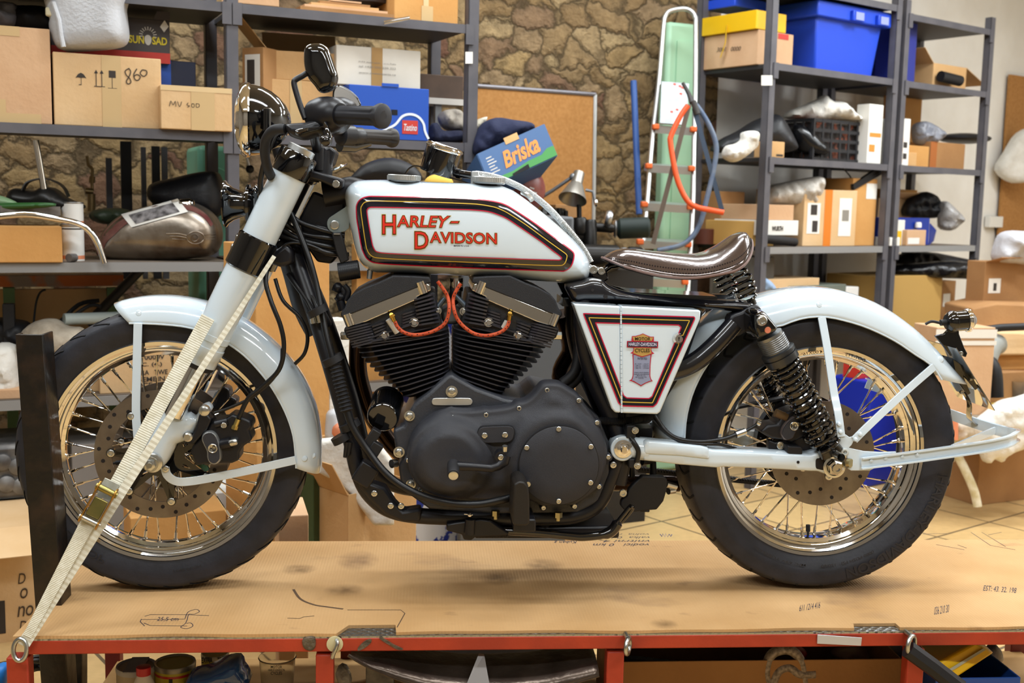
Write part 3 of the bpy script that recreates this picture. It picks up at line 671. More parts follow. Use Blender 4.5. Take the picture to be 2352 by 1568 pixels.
# ---------------------------------------------------------------- fork
AXT=(PY(681,368,-.105),PY(345,1065,-.105)); ad=(AXT[1]-AXT[0]).normalized()
def on_axis(px,py,Y=-.105):
 return(PY(px,py,Y)-AXT[0]).dot(ad)
fork=empty('fork',moto)
for s in(-1,1):
 o=AXT[0]if s<0 else Vector((AXT[0].x,-AXT[0].y,AXT[0].z)); T=on_axis
 t1,t2=T(666,395),T(598,560); mb=MB(); r=.0395
 mb.lathe([(t1,r),(t2,r)],o,ad,40); part(mb,'fork_cover',PAINT,fork)
 t3,t4=T(574,612),T(470,838); mb=MB()
 mb.lathe([(t3,r+.001),(t4-.075,r+.001),(t4-.074,r+.002),(t4-.06,r+.002),(t4-.059,r),(t4-.045,r),(t4-.044,r+.0015),(t4-.02,r+.0015),(t4-.018,r),(t4,r-.001)],o,ad,40); part(mb,'fork_cover',PAINT,fork)
 mb=MB(); mb.lathe([(t4-.002,r-.002),(t4+.008,r-.003),(t4+.012,r-.008)],o,ad,32); part(mb,'dust_seal',RUB,fork)
 t5=T(405,955); mb=MB(); mb.lathe([(t4,.0245),(t5,.0245)],o,ad,32); part(mb,'fork_stanchion',CHROME,fork)
 # clamps
 mb=MB(); a,b_=T(690,352),T(664,402); mb.lathe([(a,.040),(a+.004,.043),(b_-.004,.043),(b_,.041)],o,ad,40)
 mb.next(); a,b_=t2-.012,t3+.012; mb.lathe([(a,.042),(a+.003,.0455),(b_-.003,.0455),(b_,.042)],o,ad,40); part(mb,'fork_clamp',GLOSSB,fork)
 mb=MB(); a=T(690,352); mb.lathe([(a-.014,.024),(a-.012,.0305),(a,.0305)],o,ad,36); part(mb,'fork_cap',ALU,fork)
mb=MB()
for px,py in((555,547),(544,570)): mb.next(); mb.lathe([(0,.009),(.01,.009),(.013,.006)],PY(px,py,-.11),(-.9,-.3,.3),14)
mb.next(); mb.lathe([(0,.0065),(.012,.0065)],PY(650,363,-.11),(-.9,-.2,.35),6); part(mb,'pinch_bolt',BOLT,fork)
# top yoke between the tubes
yk=zn((470,470),(560,495),(790,560),(822,580),(820,640),(800,668),(740,665),(600,600),(440,560))
mb=MB(); mb.prism(ppoly(yk,-.085),-.085,.085); part(mb,'top_yoke',SATINB,fork,bevel=.006,bseg=3)
mb=MB(); bolt(mb,*zn((748,620))[0],-.0855,.0085,.006); part(mb,'yoke_bolt',BOLT,fork)
mb=MB(); mb.prism(ppoly(zn((60,1250),(140,1290),(250,1210),(330,1290),(330,1420),(200,1450),(40,1400)),-.06),-.075,.075); part(mb,'lower_yoke',SATINB,fork,bevel=.01,bseg=3)
# lower leg castings
leg=zh((478,365),(520,395),(570,440),(640,490),(720,505),(755,500),(790,535),(830,540),(860,480),(890,415),(930,380),(985,370),(1030,405),(1040,450),(1000,520),(905,590),(850,690),(790,800),(770,840),(700,860),(575,905),(555,960),(480,1110),(430,1180),(360,1240),(280,1265),(205,1240),(180,1180),(175,1090),(140,1050),(160,975),(300,700),(400,470))
for s in(-1,1):
 P=ppoly(leg,-.105); mb=MB()
 def yl(d,x,z): return-.092-.022*rnd(d,.022)
 puff(mb,P,yl,back=-.080,step=.006,rings=(.001,.003,.006,.011,.017),grid=.008)
 if s>0: mb.v=[(v[0],-v[1],v[2])for v in mb.v]
 part(mb,'fork_leg',PAINT,fork)
mb=MB()
for p,r in zip(zh((948,462),(735,800)),(.0105,.0095)): mb.next(); mb.lathe([(-.01,r*1.15),(.002,r*1.15),(.0025,r),(.005,r),(.007,r*.75),(.007,0)],PY(*p,-.116),(0,-1,0),24,cap=False)
bolt(mb,*zh((255,1155))[0],-.122,.013,.010,'hex'); bolt(mb,*zh((100,1030))[0],-.116,.010,.006); bolt(mb,*zh((165,915))[0],-.112,.008,.005); part(mb,'leg_bolt',BOLT,fork)
mb=MB(); p=PY(*zh((290,1130))[0],-.112); mb.lathe([(0,.022),(.006,.022),(.008,.018)],p,(0,-1,0),24); mb.lathe([(-.25,.012),(0,.012)],p,(0,-1,0),20); part(mb,'front_axle',BOLT,fork)
# ---------------------------------------------------------------- front calipers
def caliper(name,polys,parent=moto):
 for nm,pts,y0,y1,mat,bev in polys:
  mb=MB(); mb.prism(ppoly(pts,(y0+y1)/2),y0,y1); part(mb,nm,mat,name,bevel=bev,bseg=3)
fcal=empty('front_caliper',moto)
caliper(fcal,[('caliper_bracket',zh((900,490),(1010,500),(1060,560),(1000,690),(900,800),(830,880),(760,880),(700,860),(790,800),(850,690)),-.118,-.085,SATINB,.004),('caliper_body',zh((990,720),(1060,600),(1130,545),(1240,540),(1330,470),(1480,520),(1570,560),(1590,640),(1550,680),(1590,790),(1560,830),(1480,880),(1430,960),(1425,1060),(1330,1100),(1200,1100),(1000,1110),(880,1130),(810,950),(830,880)),-.112,-.045,SATINB,.006),('caliper_body',zh((880,330),(960,360),(1100,350),(1150,170),(1220,130),(1290,170),(1300,260),(1390,300),(1370,400),(1240,440),(1060,440),(900,400)),.045,.10,SATINB,.006)])
pp=zh((905,840),(915,780),(960,738),(1030,730),(1090,765),(1130,840),(1150,920),(1165,1020),(1160,1100),(1110,1155),(1050,1162),(1000,1130),(975,1070),(970,990),(935,920))
mb=MB(); puff(mb,ppoly(pp,-.125,4),lambda d,x,z:-.112-.016*rnd(d,.006),back=-.10,step=.004,rings=(.001,.002,.004,.006),grid=.008); part(mb,'caliper_cap',ALU,fcal)
c0=ppoly(pp,-.129,4); cc=(sum(p[0]for p in c0)/len(c0),sum(p[1]for p in c0)/len(c0))
P_=np.array(resample(c0,90)); T_=np.roll(P_,-1,0)-np.roll(P_,1,0); T_/=np.linalg.norm(T_,axis=1)[:,None]; sg=1 if(P_[:,0]*np.roll(P_[:,1],-1)-np.roll(P_[:,0],-1)*P_[:,1]).sum()>0 else-1
mb=MB(); mb.prism([tuple(p)for p in P_+np.stack([-T_[:,1],T_[:,0]],1)*sg*.004],-.1292,-.120); part(mb,'caliper_cap_face',WRINK,fcal)
def medal(px,py,Y,r,parent,s='HD'):
 o=PY(px,py,Y); mb=MB(); mb.lathe([(0,r),(.0012,r),(.0018,r*.9),(.0012,r*.8),(.0012,0)],o,(0,-1,0),28,cap=False); m=part(mb,'caliper_badge',BOLT,parent)
 return m
medal(*zh((1055,948))[0],-.1292,.0105,fcal)
mb=MB(); lettering(mb,'HD',[PY(*p,-.1308)for p in zh((1020,985),(1090,985),(1090,912),(1020,912))],.0002,.02); part(mb,'badge_letters',SATINB,fcal,smooth=False)
mb=MB(); mb.tube([PY(*zh((1170,900))[0],-.112),PY(*zh((1290,875))[0],-.118)],.012,16); mb.next(); mb.tube([PY(*zh((1090,640))[0],-.11),PY(*zh((1250,600))[0],-.11)],.0095,12); part(mb,'caliper_slide',SATINB,fcal)
mb=MB(); mb.tube([PY(*zh((1280,880))[0],-.118),PY(*zh((1335,866))[0],-.12)],[.009,.009],14); mb.sphere(PY(*zh((1338,866))[0],-.12),.0085); bolt(mb,*zh((1200,650))[0],-.118,.0065,.004); part(mb,'caliper_bolt',BOLT,fcal)
mb=MB(); mb.tube([PY(*zh((1335,690))[0],-.115),PY(*zh((1385,570))[0],-.115)],[.0065,.0065],10); mb.tube([PY(*zh((1330,700))[0],-.115),PY(*zh((1345,655))[0],-.115)],.0078,6); part(mb,'banjo_fitting',M('brass fitting','#c8b878',.3,1),fcal)
# ---------------------------------------------------------------- fuel tank
tk=[(803,424),(820,414.5),(860,412.5),(900,413),(1000,418),(1080,420.5),(1140,424),(1165,431),(1190,444),(1250,490),(1300,533),(1330,563),(1349,588),(1357,610),(1355,632),(1346,645),(1325,651),(1290,650.5),(1200,643),(1100,636),(1000,631),(900,627),(862,626),(843,619),(826,602),(815,575),(805,530),(797,490),(791,455),(793,437)]
TKO=cr(ppoly(tk,-.05),4,True); TKA=np.array(resample(TKO,260))
txc=(TKA[:,0].min()+TKA[:,0].max())/2; tzc=(TKA[:,1].min()+TKA[:,1].max())/2
def tank_y(d,x,z):
 b=.022*max(0,1-((z-tzc)/.14)**2)*max(0,1-((x-txc)/.36)**2)
 return-(.026+.075*rnd(d,.055)+b)
def tank_pt(px,py,off=.0012,Yg=-.12):
 p=PY(px,py,Yg)
 for _ in range(3):
  y=tank_y(float(inset_d(np.array([[p.x,p.z]]),TKA)[0]),p.x,p.z); p=PY(px,py,y-off)
 return p
mb=MB(); puff(mb,TKO,tank_y,step=.007,rings=(.0008,.0025,.005,.008,.012,.017,.023,.030,.038,.047),grid=.012,mirror=True)
tank=part(mb,'fuel_tank',PAINT,ang=75)
TO=zt((145,330),(152,298),(170,268),(205,243),(250,232),(300,230),(600,235),(1000,245),(1250,261),(1380,283),(1440,303),(1500,335),(1700,465),(1900,612),(2020,703),(2043,735),(2040,775),(2022,830),(1995,863),(1955,881),(1900,881),(1500,868),(1000,849),(500,826),(330,813),(270,797),(232,765),(205,715),(190,670),(165,520),(150,430))
TI=zt((238,365),(242,342),(262,328),(300,325),(500,328),(700,333),(1000,343),(1150,348),(1290,362),(1390,393),(1460,425),(1560,490),(1750,620),(1850,697),(1910,742),(1937,768),(1920,784),(1870,785),(1500,774),(1000,756),(600,737),(400,726),(340,717),(312,705),(293,672),(283,640),(265,540),(248,440))
TG=zt((185,350),(195,310),(218,283),(260,272),(320,270),(500,274),(800,281),(1100,293),(1220,301),(1340,322),(1400,343),(1470,378),(1620,475),(1800,607),(1940,708),(1975,735),(1982,755),(1970,800),(1950,825),(1910,833),(1700,828),(1400,815),(900,795),(500,778),(350,768),(300,760),(262,735),(242,700),(230,660),(205,500))
def loop_strip(mb,A,B,n,fn):
 a=resample(cr(A,4,True),n); b=resample(cr(B,4,True),n)
 # match the loops by direction from the centre line so the strip does not twist
 cA=np.array(A).mean(0); k=len(mb.v); vs=[]
 for q in a:
  vs.append(q)
 j=[int(np.argmin(((b-q)**2).sum(1)))for q in a]
 inn=[b[i]for i in j]; rows=[[fn(*(q*(1-t)+i*t))for q,i in zip(vs,inn)]for t in(0,.34,.67,1)]
 V=[p for r in rows for p in r]; N=n
 F=[(r*N+i,r*N+(i+1)%N,(r+1)*N+(i+1)%N,(r+1)*N+i)for r in range(3)for i in range(N)]
 return mb.add(V,F)
def line_strip(mb,A,w,n,fn,smooth=4):
 a=resample(cr(A,smooth,True)if smooth else A,n); T=np.roll(a,-1,0)-np.roll(a,1,0); T/=np.linalg.norm(T,axis=1)[:,None]; Nn=np.stack([-T[:,1],T[:,0]],1)
 V=[fn(*q)for q in a+Nn*w/2]+[fn(*q)for q in a-Nn*w/2]
 return mb.add(V,[(i,(i+1)%n,n+(i+1)%n,n+i)for i in range(n)])
mb=MB(); loop_strip(mb,TO,TI,420,lambda x,y:tank_pt(x,y,.0010)); part(mb,'tank_band',M('navy black band','#0b0d1a',.12,coat=1),tank,ang=75)
mb=MB(); line_strip(mb,TO,2.6,320,lambda x,y:tank_pt(x,y,.0016)); part(mb,'tank_pinstripe',CRIM,tank,smooth=False)
mb=MB(); line_strip(mb,TI,2.2,320,lambda x,y:tank_pt(x,y,.0016)); part(mb,'tank_pinstripe',CRIM,tank,smooth=False)
mb=MB(); line_strip(mb,TG,2.0,320,lambda x,y:tank_pt(x,y,.0016)); part(mb,'tank_pinstripe',GOLD_L,tank,smooth=False)
def tank_words(words,parent):
 for mat,bold,off in((GOLD_L,.050,.0012),(BLK_L,.032,.0016),(RED_L,.004,.0020)):
  mb=MB()
  for s,quad in words:
   q=[PY(*p,-.12)for p in quad]
   def fn(p):
    y=tank_y(float(inset_d(np.array([[p.x,p.z]]),TKA)[0]),p.x,p.z)
    d=p-Vector(AC); t=(y-off-AC[1])/d.y; return Vector(AC)+d*t
   lettering(mb,s,q,bold=bold,base=.0,fn=fn)
  part(mb,'tank_lettering',mat,parent,smooth=False)
tank_words([('H',zt((375,556),(486,556),(486,397),(375,397))),('ARLEY',zt((505,494),(925,500),(958,404),(505,400))),('-',zt((968,462),(1030,462),(1036,450),(976,450))),('D',zt((658,686),(770,686),(770,541),(658,541))),('AVIDSON',zt((792,632),(1368,645),(1368,553),(792,541)))],tank)
mb=MB(); q=[PY(*p,-.124)for p in zt((996,668),(1130,670),(1130,656),(996,654))]
def fnt(p):
 y=tank_y(float(inset_d(np.array([[p.x,p.z]]),TKA)[0]),p.x,p.z); d=p-Vector(AC); return Vector(AC)+d*((y-.0016-AC[1])/d.y)
lettering(mb,'MADE IN U.S.A.',q,bold=.01,fn=fnt); part(mb,'tank_lettering',BLK_L,tank,smooth=False)
for px,py,Yc in((928,409.5,-.045),(1122,414,-.045)):
 mb=MB(); o=PY(px,py,Yc); mb.lathe([(-.008,.030),(-.0045,.034),(-.004,.0375),(.0065,.0375),(.008,.036),(.008,0)],o,(.03,-.02,1),48,cap=False)
 for i in range(40):
  a=2*PI*i/40; mb.box(o+Vector((.0375*math.cos(a),.0375*math.sin(a),.0012)),(.0022,.0022,.010),Matrix.Rotation(a,3,'Z'))
 part(mb,'filler_cap',ALU,tank)
mb=MB(); mb.lathe([(0,.020),(.012,.020)],PY(928,419,-.045),(0,0,1),30); mb.next(); mb.lathe([(0,.020),(.012,.020)],PY(1122,424,-.045),(0,0,1),30); part(mb,'filler_neck',RUB,tank)
mt=zn((660,1000),(680,960),(730,925),(830,860),(880,840),(880,1060),(790,1105),(740,1112),(690,1090),(664,1050))
mb=MB(); mb.prism(ppoly(mt,-.052,2),-.056,-.048); part(mb,'tank_mount',M('grey mount plate','#8f9b9c',.35,.6),tank,bevel=.001)
mb=MB(); o=PY(*zn((735,1030))[0],-.056); mb.lathe([(0,.011),(.004,.010),(.005,.0065),(.004,0)],o,(0,-1,0),24,cap=False); mb.lathe([(0,.008),(.002,.008)],o+Vector((0,-.004,0)),(0,-1,0),6); part(mb,'mount_bolt',BOLT,tank)
mb=MB()
for px,py,r in((1362,619.5,.0105),(1380,622.5,.0095)): mb.next(); mb.lathe([(0,r),(.008,r),(.010,r*.85),(.010,r*.5),(.006,r*.45),(.006,0)],PY(px,py,-.045),(0,-1,0),24,cap=False)
part(mb,'mount_bolt',BOLT,tank)
mb=MB(); mb.tube([PY(1362,619.5,-.043),PY(1350,612,-.02)],.009,10); mb.prism(ppoly([(1352,620),(1372,612),(1392,622),(1396,640),(1380,650),(1360,640)],-.03),-.044,.044); part(mb,'rear_mount',GLOSSB,tank,bevel=.003)
mb=MB(); mb.lathe([(0,.006),(.02,.007)],PY(848,640,-.05),(.1,0,1),14); part(mb,'drain_nipple',ALU,tank)
# ---------------------------------------------------------------- engine
eng=empty('engine',moto)
def mir(p): return(2170-p[0],p[1])
def cyl_set(flip):
 m=(lambda q:[mir(p)for p in q])if flip else(lambda q:list(q))
 Yc=-.10
 # barrel fins: left and right ends read along the silhouettes
 Lp=[(205,735),(222,780),(243,822),(262,865),(285,908),(318,950),(365,990),(410,1030),(455,1075),(498,1110),(540,1150),(590,1190),(635,1228)]
 Rp=[(1070,640+36.5*i)for i in range(13)]
 Rp=[(1060,612),(1068,648),(1070,685),(1070,722),(1070,760),(1070,797),(1070,835),(1070,872),(1070,910),(1070,947),(1070,985),(1070,1022),(1070,1060)]
 Lp=[(200,740),(225,785),(245,830),(268,875),(300,920),(345,962),(385,1000),(425,1042),(470,1080),(510,1112),(548,1150),(595,1188),(640,1228)]
 mb=MB()
 for(lx,ly),(rx,ry)in zip(Lp,Rp):
  a,b=m([(lx,ly),(rx,ry)]); a,b=zm(760,600,3.92,[a,b]); pa,pb=PY(*a,Yc),PY(*b,Yc); d=pb-pa; pa.y=pb.y=0; up=Vector((0,1,0)).cross(d).normalized(); up=up if up.z>0 else-up
  L=d.length; dn=Vector((d.x,0,d.z)).normalized(); hw=.112; rc=.045; pts=[]
  for cx,cy,a0 in((rc,-hw+rc,PI),(L-rc,-hw+rc,1.5*PI),(L-rc,hw-rc,0),(rc,hw-rc,.5*PI)):
   for k in range(7):
    t=a0+k*PI/12; pts.append(pa+dn*(cx+rc*math.cos(t))+Vector((0,cy+rc*math.sin(t),0)))
  mb.hexa([p-up*.0014 for p in pts],[p+up*.0010 for p in pts])
 part(mb,'cylinder_fins',FIN,eng,ang=30)
 core=m([(330,700),(1000,640),(1010,1100),(680,1210)]); mb=MB(); mb.prism(ppoly(zm(760,600,3.92,core),0),-.072,.072); part(mb,'cylinder_barrel',IRON,eng,bevel=.02,bseg=3)
 # head: smooth middle casting with short fins at both ends
 hd=m([(110,615),(150,575),(860,290),(940,275),(960,400),(985,500),(1000,560),(1000,600),(560,690),(205,730),(140,690)]); mb=MB(); mb.prism(ppoly(zm(760,600,3.92,hd),-.1),-.098,.098); part(mb,'cylinder_head',IRON,eng,bevel=.006,bseg=3)
 mb=MB()
 def fin(p0,p1,w=.0042,y=-.100,th=.016):
  a,b=zm(760,600,3.92,m([p0,p1])); P=[PY(*a,y),PY(*a,y-th*.7),PY(a[0]*.85+b[0]*.15,a[1]*.85+b[1]*.15,y-th),PY(a[0]*.3+b[0]*.7,a[1]*.3+b[1]*.7,y-th),PY(*b,y)]
  d=(P[-1]-P[0]).normalized(); u=Vector((0,1,0)).cross(d).normalized(); n=len(P)
  mb.hexa([p-u*w/2 for p in P],[p+u*w/2 for p in P])
 for i in range(8):fin((128+i*9,612+i*23),(360+8*i,555+i*23))
 for i in range(8):fin((745+6*i,350+i*32),(925+i*9,295+i*35))
 for i in range(5):fin((370+i*10,590+i*27),(500,545+i*27),th=.006)
 for i in range(5):fin((645,480+i*26),(770,440+i*26),th=.006)
 for i in range(3):fin((260+i*30,720+i*12),(880+i*20,520+i*75),th=.008,w=.003)
 part(mb,'head_fins',FIN,eng,ang=30)
 # polished rocker box band with black lid
 rb=m([(118,492),(860,188),(890,215),(905,262),(780,320),(770,350),(320,545),(165,592),(140,580)]); mb=MB(); mb.prism(ppoly(zm(760,600,3.92,rb),-.11),-.112,.112); part(mb,'rocker_box',POLISH,eng,bevel=.003,bseg=3)
 lid=m([(92,490),(95,450),(125,420),(150,350),(200,290),(300,235),(420,190),(560,125),(760,130),(890,140),(905,190),(885,195),(118,500)]); mb=MB()
 mb.prism(ppoly(zm(760,600,3.92,lid),-.10,1),-.113,.113); part(mb,'rocker_lid',M('fine wrinkle black','#1a1b20',.55,bump=.3,bs=700),eng,bevel=.014,bseg=4)
 mb=MB()
 for p,r in(((750,548),.008),((483,668),.008)):bolt(mb,*zm(760,600,3.92,m([p]))[0],-.103,r,.010,'hex')
 part(mb,'head_bolt',CHROME,eng)
 mb=MB()
 p=PY(*zm(760,600,3.92,m([(125,670)]))[0],-.06); mb.lathe([(0,.010),(.02,.010),(.022,.006)],p+Vector((.012 if not flip else-.012,0,0)),(-1 if not flip else 1,0,0),6); part(mb,'head_bolt',BOLT,eng)
 # finned columns at the chrome band ends
 mb=MB(); q=zm(760,600,3.92,m([(160,525)]))[0]; e=zm(760,600,3.92,m([(820,235)]))[0]
 for px,py in(q,e): mb.next(); mb.lathe([(-.014,.011),(.014,.011)],PY(px,py,-.108),(.38 if not flip else-.38,0,-1),20)
 part(mb,'rocker_post',CHROME,eng)
cyl_set(False); cyl_set(True)
# spark plug leads: orange cloth, brass ends
LEAD=M('orange cloth lead','#c4532e',.7,var='#b3421f',vs=40)
for pts in(((575,540),(600,590),(650,635),(730,660),(830,655),(930,625),(1010,575),(1050,510),(1065,420),(1055,330),(1020,260),(960,180)),((1605,530),(1590,580),(1540,630),(1460,660),(1370,668),(1280,645),(1200,590),(1140,520),(1110,440),(1100,350),(1120,280),(1170,200))):
 q=z7(*pts); P=wire([(a,b,-.125+(.02 if i>8 else 0))for i,(a,b)in enumerate(q)],6); mb=MB(); mb.tube(P,.0042,10); o=part(mb,'spark_plug_lead',LEAD,eng)
 mb=MB()
 for k in range(3,len(P)-2,3): mb.box(P[k]+Vector((0,-.0040,.001 if(k//3)%2 else-.001)),(.0022,.0015,.0022))
 part(mb,'lead_fleck',MATTB,o)['kind']='stuff'
mb=MB()
for a,b in(((545,480),(572,540)),((1612,468),(1604,530))):
 mb.next(); a,b=z7(a,b); P0,P1=PY(*a,-.125),PY(*b,-.125); mb.tube([P0,P1],[.0058,.0048],10); mb.tube([P0.lerp(P1,.1),P0.lerp(P1,.3)],.0072,6); mb.tube([P0,P0+Vector((0,.03,-.012))],.005,8)
part(mb,'plug_terminal',M('brass terminal','#cfa850',.25,1),eng)
mb=MB()
for a,b in(((520,520),(600,640)),((1590,545),(1560,600))):
 mb.next(); a,b=z7(a,b); mb.tube([PY(*a,-.112),PY(*b,-.108)],.008,10)
part(mb,'spark_plug',M('white porcelain','#c9c3b8',.3),eng)
# bright gaps to the far side beside the plugs: the frame lug between the cylinders
mb=MB(); mb.lathe([(0,.0155),(.03,.0155),(.031,.012),(.05,.012)],PY(*z7((1130,150))[0],-.05),(0,0,-1),24); part(mb,'fuel_tap_nut',POLISH,eng)
mb=MB(); mb.tube(wire([(1047,650,-.05),(1046,672,-.05),(1040,690,-.03)]),.014,14); part(mb,'intake_hose',RUB,eng)
mb=MB(); mb.prism(ppoly(z7((985,440),(1060,400),(1130,400),(1200,440),(1190,540),(1120,560),(1060,560),(1000,540)),-.03),-.05,.05); part(mb,'intake_manifold',M('dull cast alloy','#77797b',.5,.7),eng,bevel=.008)
mb=MB()
for p in z7((960,445),(1195,450)):bolt(mb,*p,-.09,.007,.006,'hex')
part(mb,'manifold_bolt',BOLT,eng)
for a,b in(((955,420),(1025,330)),((1215,405),(1115,300))):
 a,b=z7(a,b); mb=MB(); mb.tube([PY(*a,-.085),PY(*b,-.085)],[.0075,.005],10); part(mb,'injector',M('injector grey','#55606a',.4,.6),eng)
 # crankcase
cc_=z8((480,350),(560,320),(600,230),(640,150),(760,60),(900,-70),(935,-75),(960,-60),(1120,30),(1340,110),(1500,140),(1600,60),(1900,120),(2060,250),(2140,450),(2150,700),(2080,900),(1900,990),(1300,1000),(760,960),(620,860),(540,760),(520,620),(560,560),(500,500))
mb=MB(); mb.prism(ppoly(cc_,-.12),-.135,.13); part(mb,'crankcase',M('satin dark grey casting','#33353b',.42,bump=.12,bs=200),eng,bevel=.008,bseg=3)
mb=MB(); P=cr(z8((778,142),(786,122),(810,114),(930,113),(1060,114),(1084,123),(1094,142),(1084,162),(1060,170),(930,171),(810,170),(786,162)),2,True); mb.prism(ppoly(P,-.138),-.139,-.13); part(mb,'engine_plate',ALU,eng,bevel=.001)
mb=MB()
for p,r in(((932,63),.010),((607,250),.009),((526,530),.0095),((617,778),.0085)):bolt(mb,*z8(p)[0],-.136,r,.009,'hex')
for p in((505,615),): mb.next(); mb.lathe([(0,.010),(.014,.010)],PY(*z8(p)[0],-.13),(-.7,-.6,0),12)
part(mb,'case_bolt',BOLT,eng)
po=z8((586,590),(592,520),(612,450),(645,390),(690,335),(760,282),(830,245),(900,222),(930,210),(960,218),(1050,222),(1160,215),(1190,203),(1225,212),(1330,200),(1400,185),(1445,158),(1500,150),(1560,110),(1600,62),(1640,18),(1690,6),(1780,12),(1850,52),(1930,105),(1980,180),(2040,260),(2095,345),(2135,450),(2158,560),(2142,660),(2105,770),(2060,850),(1970,920),(1885,968),(1800,955),(1640,972),(1560,935),(1450,938),(1200,938),(1000,932),(915,935),(880,915),(800,895),(690,835),(635,765),(602,690))
PO=cr(ppoly(po,-.195),3,True)
c1=PY(*z8((900,620))[0],-.215); c2=PY(*z8((1757,630))[0],-.215); c3=PY(*z8((1740,400))[0],-.215)
def sm(t):t=max(0,min(1,t)); return t*t*(3-2*t)
def cover_y(d,x,z):
 base=-(.145+.024*rnd(d,.010)+.012*sm((d-.012)/.03))
 r1=math.hypot((x-c1.x)/1.05,z-c1.z); r2=math.hypot(x-c2.x,z-c2.z)
 base-=.018*sm((.105-r1)/.022)*1.0+.012*sm((.078-r1)/.014)
 base-=.016*sm((.125-r2)/.024)
 return base
mb=MB(); puff(mb,PO,cover_y,back=-.125,step=.006,rings=(.0008,.002,.004,.007,.010,.014,.019),grid=.0085); pc_=part(mb,'primary_cover',WRINK,eng,ang=60)
def cover_at(px,py,up=.0):
 p=PY(px,py,-.18)
 for _ in range(3):
  d=float(inset_d(np.array([[p.x,p.z]]),PO)[0]); p=PY(px,py,cover_y(d,p.x,p.z)-up)
 return p
dc=PY(*z8((1757,628))[0],-.196); rd=(PY(*z8((2062,620))[0],-.196)-PY(*z8((1452,620))[0],-.196)).length/2
mb=MB(); mb.lathe([(.012,rd+.0018),(-.0065,rd+.0018),(-.0065,0)],dc,(0,1,0),80,cap=False); part(mb,'cover_gasket',MATTB,pc_)
mb=MB(); mb.lathe([(.01,rd),(-.008,rd),(-.0095,rd-.002),(-.0110,rd*.5),(-.0115,0)],dc,(0,1,0),80,cap=False); part(mb,'derby_cover',WRINK,pc_)
for p in z8((1757,352),(1510,495),(2005,487),(2003,765),(1757,908),(1515,772)):
 mb=MB(); bolt(mb,*p,-.206,.0058,.004); part(mb,'cover_bolt',BOLT,pc_)
for p in z8((1668,52),(1912,132),(1452,192),(1197,243),(938,262),(698,360),(598,593),(695,815),(917,912),(1640,958),(1880,947),(2068,795),(2140,568),(2053,303)):
 mb=MB(); o=PY(*p,-.158); mb.lathe([(.02,.0085),(-.008,.0085),(-.0095,.007)],o,(0,1,0),20); part(mb,'bolt_boss',WRINK,pc_); mb=MB(); bolt(mb,*p,-.167,.0055,.0045); part(mb,'cover_bolt',BOLT,pc_)
ip=cr(z8((1130,400),(1140,360),(1175,338),(1280,332),(1380,332),(1412,348),(1420,385),(1405,435),(1370,458),(1280,464),(1185,464),(1142,445)),3,True)
mb=MB(); mb.prism(ppoly(ip,-.198),-.1935,-.17); part(mb,'plate_gasket',MATTB,pc_); mb=MB(); ipc=[(p[0]*.97+1138*.03,p[1]*.95+998.5*.05)for p in ip]
mb.prism(ppoly(ipc,-.198),-.1955,-.17); part(mb,'inspection_plate',WRINK,pc_,bevel=.001)
for p in z8((1186,402),(1343,397)):
 mb=MB(); bolt(mb,*p,-.1955,.0065,.0035); part(mb,'cover_bolt',BOLT,pc_)
 # gear lever
lv=empty('gear_lever',moto)
mb=MB(); mb.tube([PY(*p,y)for p,y in zip(z8((1345,560),(1335,605),(1290,640),(1235,655),(1130,645),(985,637),(945,650)),(-.232,-.235,-.238,-.24,-.243,-.245,-.245))],[.0125,.012,.0095,.009,.009,.010,.011],14); mb.lathe([(0,.0125),(.03,.0125)],PY(*z8((1312,568))[0],-.24),(0,1,0),22); part(mb,'lever_arm',SATINB,lv)
mb=MB(); p=PY(*z8((945,625))[0],-.235); mb.lathe([(0,.0135),(.045,.0135),(.048,.012)],p,(-.02,-1,-.28),24); part(mb,'peg_rubber',RUB,lv)
mb=MB(); mb.lathe([(.0,.0105),(.004,.0105),(.005,.008)],p+Vector((-.02,-1,-.28)).normalized()*.047,(-.02,-1,-.28),24); mb.next(); mb.lathe([(0,.006),(.012,.006)],PY(*z8((1342,520))[0],-.235),(0,-.3,1),12); bolt(mb,*z8((1312,570))[0],-.241,.0065,.003); part(mb,'lever_bolt',BOLT,lv)
# oil filter
mb=MB(); o=PY(*z8((398,270))[0],-.125); ax=Vector((.10,.85,.30)).normalized(); mb.lathe([(0,0),(.0,.0325),(.004,.0358),(.010,.0368),(.085,.0368),(.088,.034)],o,ax,40,cap=False); part(mb,'oil_filter',GLOSSB,eng)
mb=MB(); mb.lathe([(.072,.0372),(.085,.0372)],o,ax,40,cap=False); part(mb,'filter_ring',SATINB,eng)
# ---------------------------------------------------------------- frame
fr=empty('frame',moto)
for s in(-1,1):
 mb=MB(); P=[(672,575,-.02),(695,640,-.045),(722,720,-.075),(752,815,-.098),(785,930,-.112),(808,1020,-.118),(822,1080,-.12),(845,1130,-.12),(890,1168,-.12),(960,1184,-.12),(1100,1188,-.12),(1240,1188,-.12),(1320,1184,-.12),(1372,1158,-.12),(1400,1100,-.12),(1425,1030,-.115)]
 W=wire(P,5); W=[Vector((p.x,p.y*-s,p.z))for p in W]; mb.tube(W,.0185,18); part(mb,'down_tube',SATINB,fr)
mb=MB(); a,b=PY(695,392,0),PY(632,520,0); hd_=(b-a).normalized(); mb.lathe([(0,.028),(.004,.034),(.02,.034),(.022,.030),((b-a).length-.02,.030),((b-a).length,.034),((b-a).length+.02,.034)],a,hd_,32); part(mb,'headstock',SATINB,fr)
mb=MB(); mb.tube(bez([PY(640,560,0),PY(672,590,0),PY(705,700,0),PY(735,760,0)]),[.034]*6*3+[.03],20); part(mb,'neck_tube',SATINB,fr)
